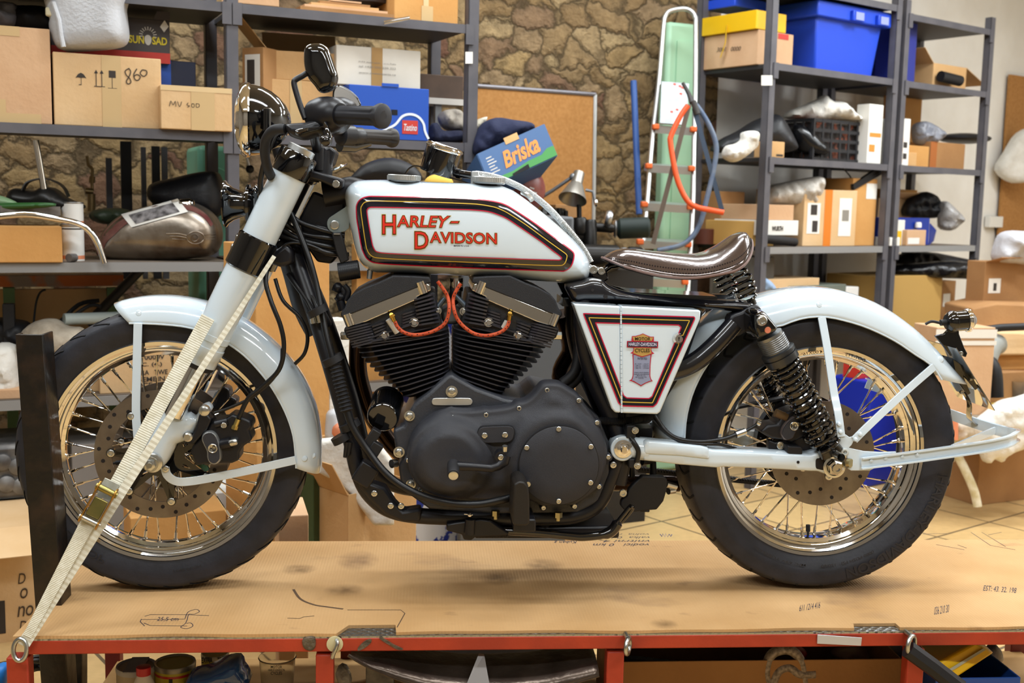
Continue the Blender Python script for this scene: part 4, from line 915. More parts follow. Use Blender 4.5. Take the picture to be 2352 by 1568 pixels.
mb=MB(); mb.tube([PY(745,450,0),PY(800,440,0),PY(1000,490,0),PY(1320,600,0)],[.034,.036,.036,.03],20); part(mb,'backbone_tube',SATINB,fr)
mb=MB(); mb.prism(ppoly(zn((520,690),(640,740),(830,720),(840,840),(820,1280),(700,1420),(560,1400),(420,1200),(380,960)),-.02),-.022,.022); part(mb,'neck_gusset',SATINB,fr,bevel=.006,bseg=3)
mb=MB(); mb.lathe([(0,.007),(.002,.007)],PY(*zn((572,1025))[0],-.0225),(0,-1,0),14); part(mb,'gusset_hole',HOLE,fr)
rc_=zs((150,480),(300,445),(360,425),(455,440),(490,475),(560,508),(640,535),(750,555),(900,570),(1100,590),(1300,602),(1500,608),(1640,612),(1700,640),(1730,690),(1700,730),(1640,715),(1560,705),(1460,695),(1250,676),(1000,655),(850,635),(760,630),(600,625),(300,625),(230,640),(200,610),(170,550))
for s in(-1,1):
 mb=MB(); puff(mb,cr(ppoly(rc_,-.115),2,True),lambda d,x,z:-(.092+.024*rnd(d,.018)),back=-.07,step=.008,rings=(.001,.003,.006,.010,.015),grid=.012)
 if s>0: mb.v=[(v[0],-v[1],v[2])for v in mb.v]
 part(mb,'seat_rail',M('semi gloss black','#131318',.24,coat=.6),fr,ang=60)
mb=MB()
for p,r in zip(zs((360,520),(466,575)),(.0035,.005)): mb.next(); mb.lathe([(0,r),(.0008,r)],PY(*p,-.1165),(0,-1,0),14)
part(mb,'rail_hole',HOLE,fr)
lk=zs((1640,640),(1700,640),(1735,690),(1700,740),(1660,820),(1600,860),(1500,900),(1460,800),(1480,720),(1560,690))
for s in(-1,1):
 mb=MB(); mb.prism(ppoly(lk,-.1,2),-.118 if s<0 else .07,-.07 if s<0 else .118); part(mb,'shock_lug',SATINB,fr,bevel=.01,bseg=3)
 mb=MB(); P=wire([(*zs((1520,800))[0],-.105),(*zs((1430,900))[0],-.108),(*zs((1330,1000))[0],-.11),(*zs((1230,1085))[0],-.11),(*zs((1120,1150))[0],-.11),(*zs((1000,1190))[0],-.105),(*zs((860,1215))[0],-.10)],5); P=[Vector((p.x,-p.y*s,p.z))for p in P]; mb.tube(P,.0225,20); part(mb,'rear_tube',M('semi gloss black','#131318',.24),fr)
 mb=MB(); P=wire([(1340,660,-.09),(1338,760,-.09),(1360,860,-.09),(1400,950,-.10),(1430,1030,-.11),(1420,1110,-.11)],5); P=[Vector((p.x,-p.y*s,p.z))for p in P]; mb.tube(P,.02,16); part(mb,'centre_tube',SATINB,fr)
mb=MB(); mb.box((PY(1400,690,0)),(.24,.12,.02)); mb.prism(ppoly([(1440,668),(1640,678),(1640,684),(1440,676)],-.04),-.07,.07); part(mb,'seat_pan_brace',GLOSSB,fr)
# black oil tank and battery tray filling the middle of the frame
mb=MB(); mb.prism(ppoly([(1330,690),(1600,705),(1550,850),(1480,960),(1400,960),(1350,880)],0),-.08,.10); part(mb,'battery_box',MATTB,bevel=.01)
# ---------------------------------------------------------------- side cover
so=zs((205,640),(215,632),(1238,684),(1245,695),(1240,760),(915,1518),(890,1537),(545,1524),(520,1500)); SY=-.175
def s_pt(px,py,off=.0): return PY(px,py,SY-off)
scv=empty('side_cover',moto)
for nm,cut in(('cover_panel',0),('cover_door',1)):
 seam=[zs((591,645))[0],zs((597,1527))[0]]
 if cut==0:P=zs((205,632),(587,652),(593,1526),(545,1524),(515,1490))
 else:P=zs((595,652),(1238,684),(1246,695),(1242,760),(915,1518),(890,1537),(600,1527))
 mb=MB(); mb.prism(ppoly(P,SY),SY,-.115); part(mb,nm,PAINT,scv,bevel=.004,bseg=3)
mb=MB(); a,b=PY(*zs((592,655))[0],SY-.0003),PY(*zs((598,1524))[0],SY-.0003)
for k in range(24): mb.tube([a.lerp(b,(k+.04)/24),a.lerp(b,(k+.96)/24)],.0022,8)
part(mb,'piano_hinge',PAINT,scv)
SO=zs((285,712),(1197,741),(1195,760),(885,1450),(855,1475),(600,1467),(575,1445)); SI=zs((385,787),(1068,806),(1085,818),(1080,840),(845,1395),(825,1407),(635,1402),(615,1385)); SG=zs((330,746),(1154,769),(850,1443),(602,1435))
SOs=zs((285,712),(700,725),(1190,740),(1198,750),(1040,1100),(885,1448),(858,1474),(720,1471),(600,1467),(574,1445),(430,1085)); SIs=zs((385,787),(700,796),(1065,806),(1086,824),(970,1100),(848,1390),(822,1407),(730,1405),(640,1402),(614,1383),(500,1085))
mb=MB(); A=resample(SOs,240); B=np.array(resample(SIs,960)); J=[B[int(np.argmin(((B-q)**2).sum(1)))]for q in A]
mb.add([s_pt(*q,.0008)for q in A]+[s_pt(*q,.0008)for q in J],[(i,(i+1)%240,240+(i+1)%240,240+i)for i in range(240)]); part(mb,'cover_band',M('navy black band','#0b0d1a',.12,coat=1),scv,smooth=False)
for L,mt_,w in((SOs,CRIM,2.6),(SIs,CRIM,2.4),(SG,GOLD_L,2.0)):
 mb=MB(); line_strip(mb,L,w,260,lambda x,y:s_pt(x,y,.0013),0); part(mb,'cover_pinstripe',mt_,scv,smooth=False)
lk_=empty('x',moto)if False else None
mb=MB(); o=PY(*zs((1060,917))[0],SY); mb.lathe([(0,.0125),(.003,.0125),(.007,.0095),(.009,.0085),(.009,0)],o,(0,-1,0),32,cap=False); part(mb,'cover_lock',CHROME,scv); mb=MB(); mb.box(o+Vector((0,-.0092,0)),(.0018,.0012,.008)); mb.lathe([(.0088,.002),(.0096,.002)],o+Vector((0,0,.0025)),(0,-1,0),12); part(mb,'key_slot',HOLE,scv)
# maker's crest decal
def zc_(*p): return zm(1420,760,11.2,p)
def decal(pts,off,mat,name,sm_=0):
 mb=MB(); P=cr(pts,sm_,True)if sm_ else pts; mb.add([s_pt(*p,off)for p in P],[tuple(range(len(P)))]); part(mb,name,mat,scv,smooth=False)
CR=M('crest red','#b8263c',.4); CG=M('crest gold','#b89350',.4); CS=M('crest silver blue','#8d93ad',.4); CK=M('crest black','#2a2438',.4); CW=M('crest white letters','#cfcbe0',.4); CBK=M('crest dark letters','#33270f',.4)
decal(zc_((365,600),(860,600),(845,720),(830,900),(825,1150),(845,1230),(890,1290),(820,1300),(700,1350),(585,1420),(470,1350),(350,1290),(275,1280),(340,1240),(372,1150),(380,900),(375,720)),.0010,CR,'crest_decal')
decal(zc_((395,615),(830,615),(820,720),(808,900),(803,1160),(825,1240),(850,1275),(800,1285),(690,1330),(585,1390),(480,1330),(400,1280),(350,1270),(375,1220),(392,1150),(400,900),(395,720)),.0014,CS,'crest_decal')
decal(zc_((390,420),(860,420),(850,480),(870,530),(930,575),(860,600),(730,640),(615,675),(500,640),(390,590),(310,565),(370,530),(395,480)),.0018,CR,'crest_decal')
decal(zc_((410,430),(845,430),(835,490),(850,545),(860,575),(730,620),(615,650),(500,615),(385,565),(395,530),(412,480)),.0022,CG,'crest_decal')
decal(zc_((340,265),(350,130),(440,125),(540,100),(635,62),(740,110),(830,145),(920,145),(915,270)),.0018,CR,'crest_decal')
decal(zc_((400,250),(385,200),(365,150),(450,145),(550,115),(635,80),(730,128),(820,162),(905,165),(880,210),(860,255)),.0022,CG,'crest_decal')
decal(zc_((225,255),(1030,268),(1022,437),(220,420)),.0024,CR,'crest_decal'); decal(zc_((248,275),(1008,287),(1000,418),(245,402)),.0028,CK,'crest_decal')
mb=MB()
for s,q in(('MOTOR',((430,238),(830,245),(830,158),(430,158))),('CYCLES',((430,550),(810,545),(810,450),(430,450)))):lettering(mb,s,[s_pt(*p,.0030)for p in zc_(*q)],.0,.02)
part(mb,'crest_letters',CBK,scv,smooth=False)
mb=MB(); lettering(mb,'HARLEY-DAVIDSON',[s_pt(*p,.0032)for p in zc_((270,380),(985,395),(985,300),(270,290))],0,.02); part(mb,'crest_letters',CW,scv,smooth=False)
mb=MB()
for s,x0,y0,x1,y1 in(('PATENTED',500,680,740,735),('RE. 14,570   1,195,377',430,835,785,858),('1,208,131   1,230,416',430,875,785,898),('1,263,150   1,244,512',430,910,785,933),('1,280,710   1,319,008',430,945,785,968),('OTHER PATENTS PENDING',410,1055,785,1078),('HARLEY-DAVIDSON',405,1095,790,1122),('MOTOR CO.',480,1135,705,1158),('MILWAUKEE, WIS.',445,1175,735,1198),('U.S.A.',520,1205,660,1228)):
 lettering(mb,s,[s_pt(*p,.0018)for p in zc_((x0,y1),(x1,y1+2),(x1,y0+2),(x0,y0))],0,.01)
part(mb,'crest_letters',CK,scv,smooth=False)['kind']='stuff'
# ---------------------------------------------------------------- seat
st=[((445,250),(450,258),.012),((470,236),(490,274),.034),((520,208),(540,296),.056),((600,182),(610,326),.080),((680,180),(690,350),.094),((760,188),(770,373),.104),((900,203),(900,402),.116),((1050,217),(1050,420),.128),((1180,224),(1200,421),.136),((1290,205),(1330,405),.140),((1380,162),(1440,385),.141),((1450,118),(1530,362),.136),((1515,70),(1600,318),.122),((1560,50),(1640,265),.100),((1592,44),(1664,205),.072),((1612,52),(1669,150),.044),((1630,72),(1662,112),.02)]
rows=[]; S0=resample(cr([(a[0],a[1],b[0],b[1],w)for a,b,w in st],6),60,False)
for tx,tz_,bx,bz,w in S0:
 T=PY(*zs((tx,tz_))[0],0); B=PY(*zs((bx,bz))[0],-w); row=[]
 for j in range(25):
  t=-1+2*j/24; k=abs(t)
  q=k**1.0; h=1-(max(0,(k-.0))**2.6);
  fl=.25*max(0,(k-.80)/.20)
  x=T.x+(B.x-T.x)*(1-h*(1-fl*.0)); z=T.z+(B.z-T.z)*(1-h); row.append(Vector((x,w*t*(1 if k<.8 else 1),z)))
 rows.append(row)
seat=empty('seat',moto); m=25; n=len(rows); mb=MB(); mb.add([p for r in rows for p in r],[(i*m+j,i*m+j+1,(i+1)*m+j+1,(i+1)*m+j)for i in range(n-1)for j in range(m-1)])
so_=part(mb,'seat_leather',LEATH,seat,ang=80); md=so_.modifiers.new('t','SOLIDIFY'); md.thickness=.006; md.offset=-1
mb=MB(); mb.tube([r[0]for r in rows]+[r[-1]for r in reversed(rows)],.0032,8,closed=True); part(mb,'seat_piping',M('leather edge','#6d544c',.4),seat)
mb=MB()
for col,lift in((2,.0010),(1,.0008)):
 for side in(0,1):
  L=[r[col if not side else m-1-col]for r in rows]; L=resample([tuple(p)for p in L],150,False)
  for a,b in zip(L[0::2],L[1::2]):
   a,b=Vector(a),Vector(b); mb.tube([a+Vector((0,-.001 if not side else .001,.0008)),b+Vector((0,-.001 if not side else .001,.0008))],.0009,5)
part(mb,'seat_stitching',M('dark thread','#1a0f0d',.7),seat)['kind']='stuff'
mb=MB(); mb.prism(ppoly(zs((520,300),(700,352),(900,400),(1200,418),(1450,385),(1560,345),(1500,400),(1350,425),(1100,432),(850,412),(650,358)),-.1),-.085,.085); part(mb,'seat_pan',MATTB,seat,bevel=.004)
def coil(a,b,r0,r1,turns,wr,n=16,mid=None):
 a,b=Vector(a),Vector(b); d=b-a; u=d.normalized().orthogonal().normalized(); w=d.normalized().cross(u); N=int(turns*n); P=[]
 for i in range(N+1):
  t=i/N; r=r0+(r1-r0)*t if mid is None else(r0+(mid-r0)*math.sin(PI*t)**.6); an=2*PI*turns*t; P.append(a+d*t+(u*math.cos(an)+w*math.sin(an))*r)
 return P
for s in(-1,1):
 a,b=PY(1693,618,-.085),PY(1722,688,-.085)
 if s>0:a,b=Vector((a.x,.085,a.z)),Vector((b.x,.085,b.z))
 mb=MB(); mb.tube(coil(a,b,.013,.016,5,.003,mid=.025),.0034,8); mb.tube([a-Vector((.004,0,-.01)),a],.012,14); mb.tube([b,b+Vector((.004,0,-.012))],.014,14); part(mb,'seat_spring',GLOSSB,moto)
mb=MB(); mb.tube([PY(1385,622,0),PY(1402,610,0),PY(1440,604,0)],.008,12); part(mb,'seat_pivot',GLOSSB,seat)
# ---------------------------------------------------------------- rear shocks
for s in(-1,1):
 sh=empty('shock_absorber',moto); Ys=-.150
 a,b=PY(*zb((405,800))[0],Ys),PY(1912,1046,Ys)
 f=lambda p:Vector((p.x,-p.y*s,p.z))
 d=(b-a).normalized(); L=(b-a).length; at=lambda t:f(a+d*t)
 dd=Vector((d.x,0,d.z)); fd=lambda:(f(b)-f(a)).normalized(); u=fd()
 par=lambda px,py:(PY(px,py,Ys)-a).dot(d)
 t1,t2,t3,t4=par(1775,768),par(1792,800),par(1803,820),par(1822,842)
 mb=MB(); mb.lathe([(t1-.004,.031),(t2+.01,.031)],f(a),u,40)
 for k in range(7): mb.lathe([(t1+.004+k*.0045,.0318),(t1+.0055+k*.0045,.0328),(t1+.007+k*.0045,.0318)],f(a),u,40,cap=False)
 part(mb,'threaded_collar',M('grey anodised alloy','#8d8f90',.35,.9),sh)
 mb=MB(); mb.lathe([(t2,.034),(t2+.002,.0405),(t2+.010,.0405),(t2+.011,.037),(t2+.013,.037),(t2+.014,.0395),(t2+.030,.0395),(t2+.031,.034)],f(a),u,44); part(mb,'preload_ring',M('dark grey anodised alloy','#4a4b4d',.3,.8),sh)
 mb=MB(); mb.lathe([(t2+.03,.0285),(par(1872,930),.0285),(par(1874,932),.020),(par(1905,1010),.006),(L-.03,.006),(L-.028,.026),(L-.008,.030),(L-.004,.018)],f(a),u,32); part(mb,'shock_body',GLOSSB,sh)
 mb=MB(); ts=t2+.034; cn=13; N=14*cn; P=[]; w1=u.orthogonal().normalized(); w2=u.cross(w1); Lc=L-.026-ts
 for i in range(N+1):
  q=i/N; adv=q*.55 if q<.5 else .275+(q-.5)*1.45; adv=(q**1.25 if q<.8 else .8**1.25+(q-.8)*(1-.8**1.25)/.2); an=2*PI*cn*q; r=.0335-.003*abs(2*q-1)**6; P.append(f(a)+u*(ts+Lc*adv)+(w1*math.cos(an)+w2*math.sin(an))*r)
 mb.tube(P,.0050,9); part(mb,'shock_spring',GLOSSB,sh)
 cap=zb((310,770),(320,730),(360,702),(410,700),(470,725),(530,790),(580,850),(598,890),(570,940),(480,985),(370,1018),(340,990),(310,900))
 mb=MB()
 puff(mb,cr(ppoly(cap,Ys-.03),2,True),lambda d_,x,z:Ys-.002-.040*rnd(d_,.014),back=Ys+.03,step=.004,rings=(.001,.003,.006,.009,.012),grid=.007)
 if s>0: mb.v=[(v[0],-v[1],v[2])for v in mb.v]
 part(mb,'shock_eye',GLOSSB,sh)
 mb=MB(); Yb=-.1925 if s<0 else .1925; o=f(PY(*zb((415,812))[0],-.192)); mb.lathe([(0,.0128),(.003,.0122),(.006,.009),(.006,.006),(.003,.005),(.003,0)],o,(0,s,0),28,cap=False); part(mb,'shock_bolt',BOLT,sh)
 mb=MB(); o=f(PY(*zb((477,912))[0],-.1925)); mb.lathe([(0,.0075),(.0012,.007),(.0012,0)],o,(0,s,0),22,cap=False); part(mb,'shock_decal',M('orange sticker','#cf7a5c',.4),sh)
 # ---------------------------------------------------------------- swinging arm
sw=empty('swinging_arm',moto)
ar_=zw((362,445),(380,432),(420,434),(700,462),(900,480),(970,492),(1000,500),(1450,525),(1800,542),(1870,545),(1930,525),(1955,510),(1975,505),(2000,525),(2030,560),(2110,590),(2190,620),(2205,660),(2200,700),(2160,740),(2100,755),(2020,745),(1940,715),(1880,715),(1500,692),(1080,675),(1040,685),(1000,682),(700,655),(380,618),(362,600))
for s in(-1,1):
 mb=MB(); puff(mb,ppoly(ar_,-.135),lambda d,x,z:-(.118+.030*rnd(d,.007)),back=-.098,step=.006,rings=(.0008,.002,.004,.0065),grid=.012)
 if s>0: mb.v=[(v[0],-v[1],v[2])for v in mb.v]
 part(mb,'arm_box',PAINT,sw,ang=60)
 mb=MB(); o=PY(*zw((200,510))[0],-.145); o=Vector((o.x,-o.y*s,o.z)); mb.lathe([(.04,.029),(0,.029),(-.002,.027),(-.002,.021),(.02,.021)],o,(0,-s,0),40,cap=False); mb.tube([o+Vector((.0,.02*-s,-.0)),o+Vector((.06,.02*-s,-.006))],.026,18); part(mb,'pivot_boss',PAINT,sw)
pl=zw((385,560),(700,575),(960,605),(985,610),(975,500),(900,482),(420,436),(385,450)); mb=MB(); puff(mb,ppoly(pl,-.15),lambda d,x,z:-(.140+.0125*rnd(d,.004)),back=-.13,step=.006,rings=(.0008,.002,.004),grid=.014); part(mb,'arm_gusset',PAINT,sw,ang=60)
mb=MB(); o=PY(*zw((200,510))[0],-.147); mb.lathe([(0,.0215),(.003,.021),(.0035,.0165)],o,(0,-1,0),36); mb.lathe([(.003,.0165),(.011,.0165),(.0125,.0135)],o,(0,-1,0),6); mb.lathe([(.011,.009),(.018,.0085),(.020,.006)],o,(0,-1,0),20); part(mb,'pivot_nut',CHROME,sw)
mb=MB(); P=cr(zw((1935,640),(1940,605),(1965,597),(2010,600),(2010,695),(1965,695),(1940,685)),3,True); mb.prism(ppoly(P,-.149),-.1492,-.140); part(mb,'axle_slot',HOLE,sw)
mb=MB(); mb.lathe([(0,.0035),(.0008,.0035)],PY(*zw((1776,631))[0],-.1483),(0,-1,0),12); part(mb,'drain_hole',HOLE,sw)
ax_=empty('rear_axle',moto); mb=MB(); o=PY(*zq((1800,1250))[0],-.150); mb.lathe([(-.30,.010),(.0,.010),(0,.0265),(.003,.0265),(.004,.025),(.0042,.021)],o+Vector((0,0,0)),(0,-1,0),40,cap=False); part(mb,'axle_washer',BOLT,ax_)
mb=MB(); mb.lathe([(.004,.0185),(.016,.0185),(.019,.0145),(.019,.0125)],o,(0,-1,0),6); part(mb,'axle_nut',POLISH,ax_)
mb=MB(); mb.lathe([(.018,.0125),(.024,.0115),(.024,.0065),(.010,.0065),(.010,0)],o,(0,-1,0),28,cap=False); part(mb,'axle_end',POLISH,ax_); mb=MB(); mb.lathe([(.0105,.0064),(.0110,0)],o,(0,-1,0),20,cap=False); part(mb,'axle_bore',HOLE,ax_)
mb=MB(); o2=PY(*zq((1790,1040))[0],-.165); mb.lathe([(.05,.009),(-.003,.009),(-.003,.0145),(0,.0142),(.0015,.010),(.0045,.009),(.0045,.005),(.002,.0045),(.002,0)],o2,(0,-1,0),32,cap=False); part(mb,'shock_bolt',BOLT,ax_)
mb=MB(); bolt(mb,*zq((1955,1030))[0],-.158,.0095,.005); part(mb,'stay_bolt',M('painted bolt','#c6cbc9',.35),ax_)
mb=MB(); mb.lathe([(0,.011),(.008,.010)],PY(*zq((2010,1190))[0],-.158),(.6,-.8,0),18); part(mb,'adjuster_nut',M('yellow zinc','#b7ad86',.3,1),ax_)
# ---------------------------------------------------------------- rear stays and hitch loop
gp=zr((880,1060),(890,1010),(905,995),(940,990),(975,1015),(1000,1010),(1010,1030),(990,1070),(970,1090),(1010,1100),(1080,1115),(1200,1122),(1310,1118),(1310,1160),(1150,1200),(1150,1240),(1120,1255),(985,1255),(960,1240),(975,1210),(950,1140),(890,1110))
mb=MB(); mb.prism(ppoly(gp,-.158),-.160,-.154); part(mb,'stay_plate',PAINT,moto,bevel=.0012)
b1=bar('mudguard_stay',[(1887,728,-.088),(1900,800,-.105),(1915,900,-.13),(1925,950,-.152),(1932,1003,-.162)],.0185,.005)
b2=bar('mudguard_stay',[(2145,842,-.088),(2095,885,-.105),(2040,935,-.13),(1990,982,-.156),(1962,1010,-.162)],.0185,.005)
for px,py in zr((903,920),(912,975),(1055,992),(1022,1030)):rivet(px,py,-.165,.0055,b1)
hl=empty('hitch_loop',moto)
LP=[(1978,1063,-.166),(2080,1050,-.166),(2180,1036,-.162),(2260,1024,-.148),(2310,1013,-.12),(2330,1003,-.085),(2334,999,-.05),(2325,995,-.01),(2300,990,.05),(2240,972,.10),(2150,940,.14),(2060,905,.165),(1990,880,.17)]
W=wire(LP,6); mb=MB(); mb.ribbon(W,(0,0,1),.026,.004); part(mb,'loop_bar',PAINT,hl)
for e in(-1,1):
 mb=MB(); P=[p+Vector((0,0,e*.012))for p in W]; Q=[]
 for i,p in enumerate(P):
  t=(P[min(i+1,len(P)-1)]-P[max(i-1,0)]).normalized(); nn=t.cross(Vector((0,0,1))).normalized(); Q.append(p+nn*.005)
 mb.ribbon(Q,[(Q[min(i+1,len(Q)-1)]-Q[max(i-1,0)]).cross(Vector((0,0,1)))for i in range(len(Q))],.010,.0035); part(mb,'loop_flange',PAINT,hl)
mb=MB(); mb.ribbon([PY(2186,1030,-.15),PY(2285,988,.06)],(0,0,1),.018,.005); part(mb,'cross_brace',PAINT,hl)
for px,py in zr((1133,1185),(1237,1166),(1357,1155),(1465,1140)):rivet(px,py,-.171,.0045,hl)
mb=MB(); mb.prism(ppoly(zr((1470,1175),(1535,1170),(1535,1180),(1475,1188)),-.16),-.165,-.155); part(mb,'loop_tab',PAINT,hl)
mb=MB(); mb.box(PY(2130,968,.13),(.03,.02,.012)); mb.ribbon([PY(2140,980,.1),PY(2160,996,.09),PY(2172,1000,.08)],(0,1,0),.02,.003); part(mb,'loop_clip',SATINB,hl)
# ---------------------------------------------------------------- tail lamp and number plate
tl=empty('tail_lamp',moto)
a,b=PY(2170,740,-.04),PY(2248,733,-.04); d=(b-a).normalized(); L=(b-a).length
mb=MB(); mb.lathe([(.003,0),(.004,.018),(.010,.024),(.018,.0265),(.024,.0265),(.026,.0245),(.055,.0245)],a,d,36,cap=False); part(mb,'lamp_body',GLOSSB,tl)
mb=MB(); mb.lathe([(.052,.0265),(.055,.0285),(.060,.0285),(.062,.026)],a,d,40,cap=False); part(mb,'lamp_rim',CHROME,tl)
mb=MB(); mb.lathe([(.060,.024),(.068,.019),(.076,.010),(.080,0)],a,d,32,cap=False); part(mb,'lamp_lens',M('dark red lens','#2a0810',.08,coat=1),tl)
mb=MB(); mb.tube(wire([(2126,744,-.04),(2140,738,-.04),(2158,741,-.04),(2172,742,-.04)]),.0035,8); mb.tube([PY(2160,741,-.04),PY(2180,740,-.04)],.0075,12); part(mb,'lamp_lead',MATTB,tl)
br=zr((1585,285),(1650,270),(1680,240),(1690,210),(1760,210),(1762,270),(1800,370),(1822,410),(1810,440),(1760,420),(1700,430),(1640,350))
mb=MB(); mb.prism(ppoly(br,-.03),-.034,-.026); part(mb,'plate_bracket',GLOSSB,tl,bevel=.002)
mb=MB(); mb.prism(ppoly([(2180,800),(2198,818),(2212,870),(2226,902),(2218,906),(2200,880),(2188,850)],-.02),-.03,.03); part(mb,'plate_bracket',GLOSSB,tl,bevel=.002)
mb=MB(); bolt(mb,*zr((1772,412))[0],-.040,.006,.006); bolt(mb,*zr((1780,690))[0],-.034,.005,.005); part(mb,'plate_bolt',BOLT,tl)
mb=MB(); W=wire([(2214,902,-.02),(2226,925,-.02),(2226,955,.02),(2232,968,.08),(2244,975,.11)]); mb.ribbon(W,(0,1,0),.016,.004); part(mb,'plate_strut',GLOSSB,tl)
mb=MB(); q=[PY(2199,800,-.09),PY(2283,943,-.09),PY(2268,925,.10),PY(2190,795,.10)]
a0,a1=PY(2196,800,-.09),PY(2284,943,-.09); mb.hexa([a0,a1,a1+Vector((0,.19,0)),a0+Vector((0,.19,0))],[p+Vector((.0014,0,.0014))for p in(a0,a1,a1+Vector((0,.19,0)),a0+Vector((0,.19,0)))]); part(mb,'number_plate',CHROME,tl)
# ---------------------------------------------------------------- headlamp and horn
hd=empty('headlamp',moto); a,b=PY(572,276,-.02),PY(667,281,-.02); d=(b-a).normalized(); R=(PY(575,192,-.02)-PY(575,362,-.02)).length/2
d=(d+Vector((0,.10,.02))).normalized()
mb=MB(); mb.lathe([(.0,R*.96),(.012,R*.955),(.03,R*.91),(.05,R*.80),(.068,R*.64),(.082,R*.45),(.091,R*.22),(.094,0)],a,d,56,cap=False); part(mb,'lamp_shell',GLOSSB,hd)
mb=MB(); mb.lathe([(.004,R*.97),(.001,R*1.01),(-.006,R*1.015),(-.013,R*.985),(-.018,R*.93),(-.016,R*.88)],a,d,56,cap=False); part(mb,'lamp_rim',CHROME,hd)
mb=MB(); mb.lathe([(-.015,R*.89),(-.024,R*.72),(-.030,R*.45),(-.033,0)],a,d,48,cap=False); part(mb,'lamp_glass',M('lamp glass','#ffffff',.03,trans=1,ior=1.5),hd)
mb=MB(); mb.lathe([(-.012,R*.86),(.01,R*.7),(.03,R*.4),(.04,0)],a,d,48,cap=False); part(mb,'lamp_reflector',CHROME,hd)
mb=MB(); mb.tube([PY(613,250,-.095),PY(613,300,-.095)],.009,16); mb.tube([PY(613,250,-.095),PY(613,258,-.095)],.0092,16); part(mb,'lamp_stud',GLOSSB,hd)
mb=MB(); mb.lathe([(-.002,.0085),(.002,.0085)],PY(613,251,-.095),(0,0,1),16); part(mb,'stud_cap',CHROME,hd)
mb=MB(); mb.tube([PY(636,340,-.03),PY(655,400,-.03),PY(668,430,-.02)],[.012,.014,.014],14); part(mb,'lamp_bracket',SATINB,hd)
hn=empty('horn',moto); a,b=PY(516,468,-.06),PY(640,470,-.06); d=(b-a).normalized()
mb=MB(); mb.lathe([(.001,.048),(0,.052),(.003,.0525),(.008,.045),(.020,.036),(.040,.0285),(.046,.028),(.048,.040),(.052,.047),(.058,.046),(.060,.038),(.066,.040),(.070,.046),(.076,.042),(.078,.036),(.128,.036)],a,d,44,cap=False); part(mb,'horn_body',GLOSSB,hn)
mb=MB(); mb.lathe([(.003,.047),(.02,.033),(.04,.024),(.06,.01),(.06,0)],a,d,40,cap=False); part(mb,'horn_mouth',GLOSSB,hn)
# ---------------------------------------------------------------- handlebar
hb=empty('handlebar',moto)
gl0,gl1=PY(778,264,-.30),PY(883,267,-.385); gr0,gr1=PY(832,313,.30),PY(906,317,.375)
mb=MB(); P=bez([gl1,gl0,PY(742,268,-.24),PY(722,290,-.14),PY(728,340,-.06),PY(738,352,0),PY(742,345,.06),PY(748,315,.14),PY(770,300,.22),gr0,gr1],8); mb.tube(P,.0112,14); part(mb,'bar_tube',SATINB,hb)
def grip(a,b,mat,name):
 d=(b-a).normalized(); L=(b-a).length; mb=MB(); n=72; prof=[(0,.0185),(.004,.0190),(L-.026,.0195),(L-.020,.0225),(L-.010,.0255),(L-.003,.0245),(L,.019),(L,.006),(L-.006,.005),(L-.006,0)]
 u=d.orthogonal().normalized(); w=d.cross(u); vs=[]; fs=[]
 for h,r in prof:
  for j in range(n):
   an=2*PI*j/n; rr=r-(.0026 if(j//3)%3==2 and .004<h<L-.02+.001 else 0); vs.append(a+d*h+(u*math.cos(an)+w*math.sin(an))*rr)
 for i in range(len(prof)-1):
  for j in range(n):fs.append((i*n+j,i*n+(j+1)%n,(i+1)*n+(j+1)%n,(i+1)*n+j))
 mb.add(vs,fs); return part(mb,name,mat,hb,ang=50)
GR=M('grip rubber','#26272c',.5); grip(gl0,gl1,GR,'grip'); grip(gr0,gr1,M('grip rubber brown','#2e2926',.5),'grip')
dl=(gl1-gl0).normalized(); mb=MB(); mb.lathe([(-.075,.016),(-.072,.030),(-.050,.036),(-.030,.037),(-.012,.036),(.0,.030),(.006,.024),(.006,.019)],gl0,dl,36,cap=False); part(mb,'switch_housing',SATINB,hb)
hs=cr(z5((855,650),(875,632),(920,600),(985,560),(1040,545),(1130,545),(1195,570),(1240,610),(1230,680),(1200,760),(1150,840),(1080,880),(1010,850),(1000,760),(960,740),(915,730),(865,690)),2,True)
mb=MB(); puff(mb,ppoly(hs,-.28),lambda d,x,z:-.235-.055*rnd(d,.022),back=-.22,step=.005,rings=(.001,.003,.006,.010,.015,.02),grid=.008); part(mb,'switch_pod',SATINB,hb,ang=60)
mb=MB(); o=PY(*z5((980,642))[0],-.292); mb.lathe([(.004,.006),(-.001,.006),(-.001,.0),],o,(0,1,0),18,cap=False); part(mb,'pod_button',HOLE,hb)
for k,rr in enumerate((.026,.0235,.021)):
 mb=MB(); mb.lathe([(-.022+k*.008,rr-.002),(-.020+k*.008,rr+.001),(-.015+k*.008,rr+.001),(-.014+k*.008,rr-.002)],gl0,dl,36,cap=False); part(mb,'pod_ring',RUB,hb)
dr=(gr1-gr0).normalized(); mb=MB(); mb.lathe([(-.075,.02),(-.07,.027),(-.035,.027),(-.03,.022),(-.004,.022),(0,.019)],gr0,dr,30); part(mb,'switch_housing',SATINB,hb)
mb=MB(); mb.tube([PY(780,335,.26),PY(812,338,.29),PY(850,330,.32)],[.016,.014,.007],12); part(mb,'brake_lever',GLOSSB,hb)
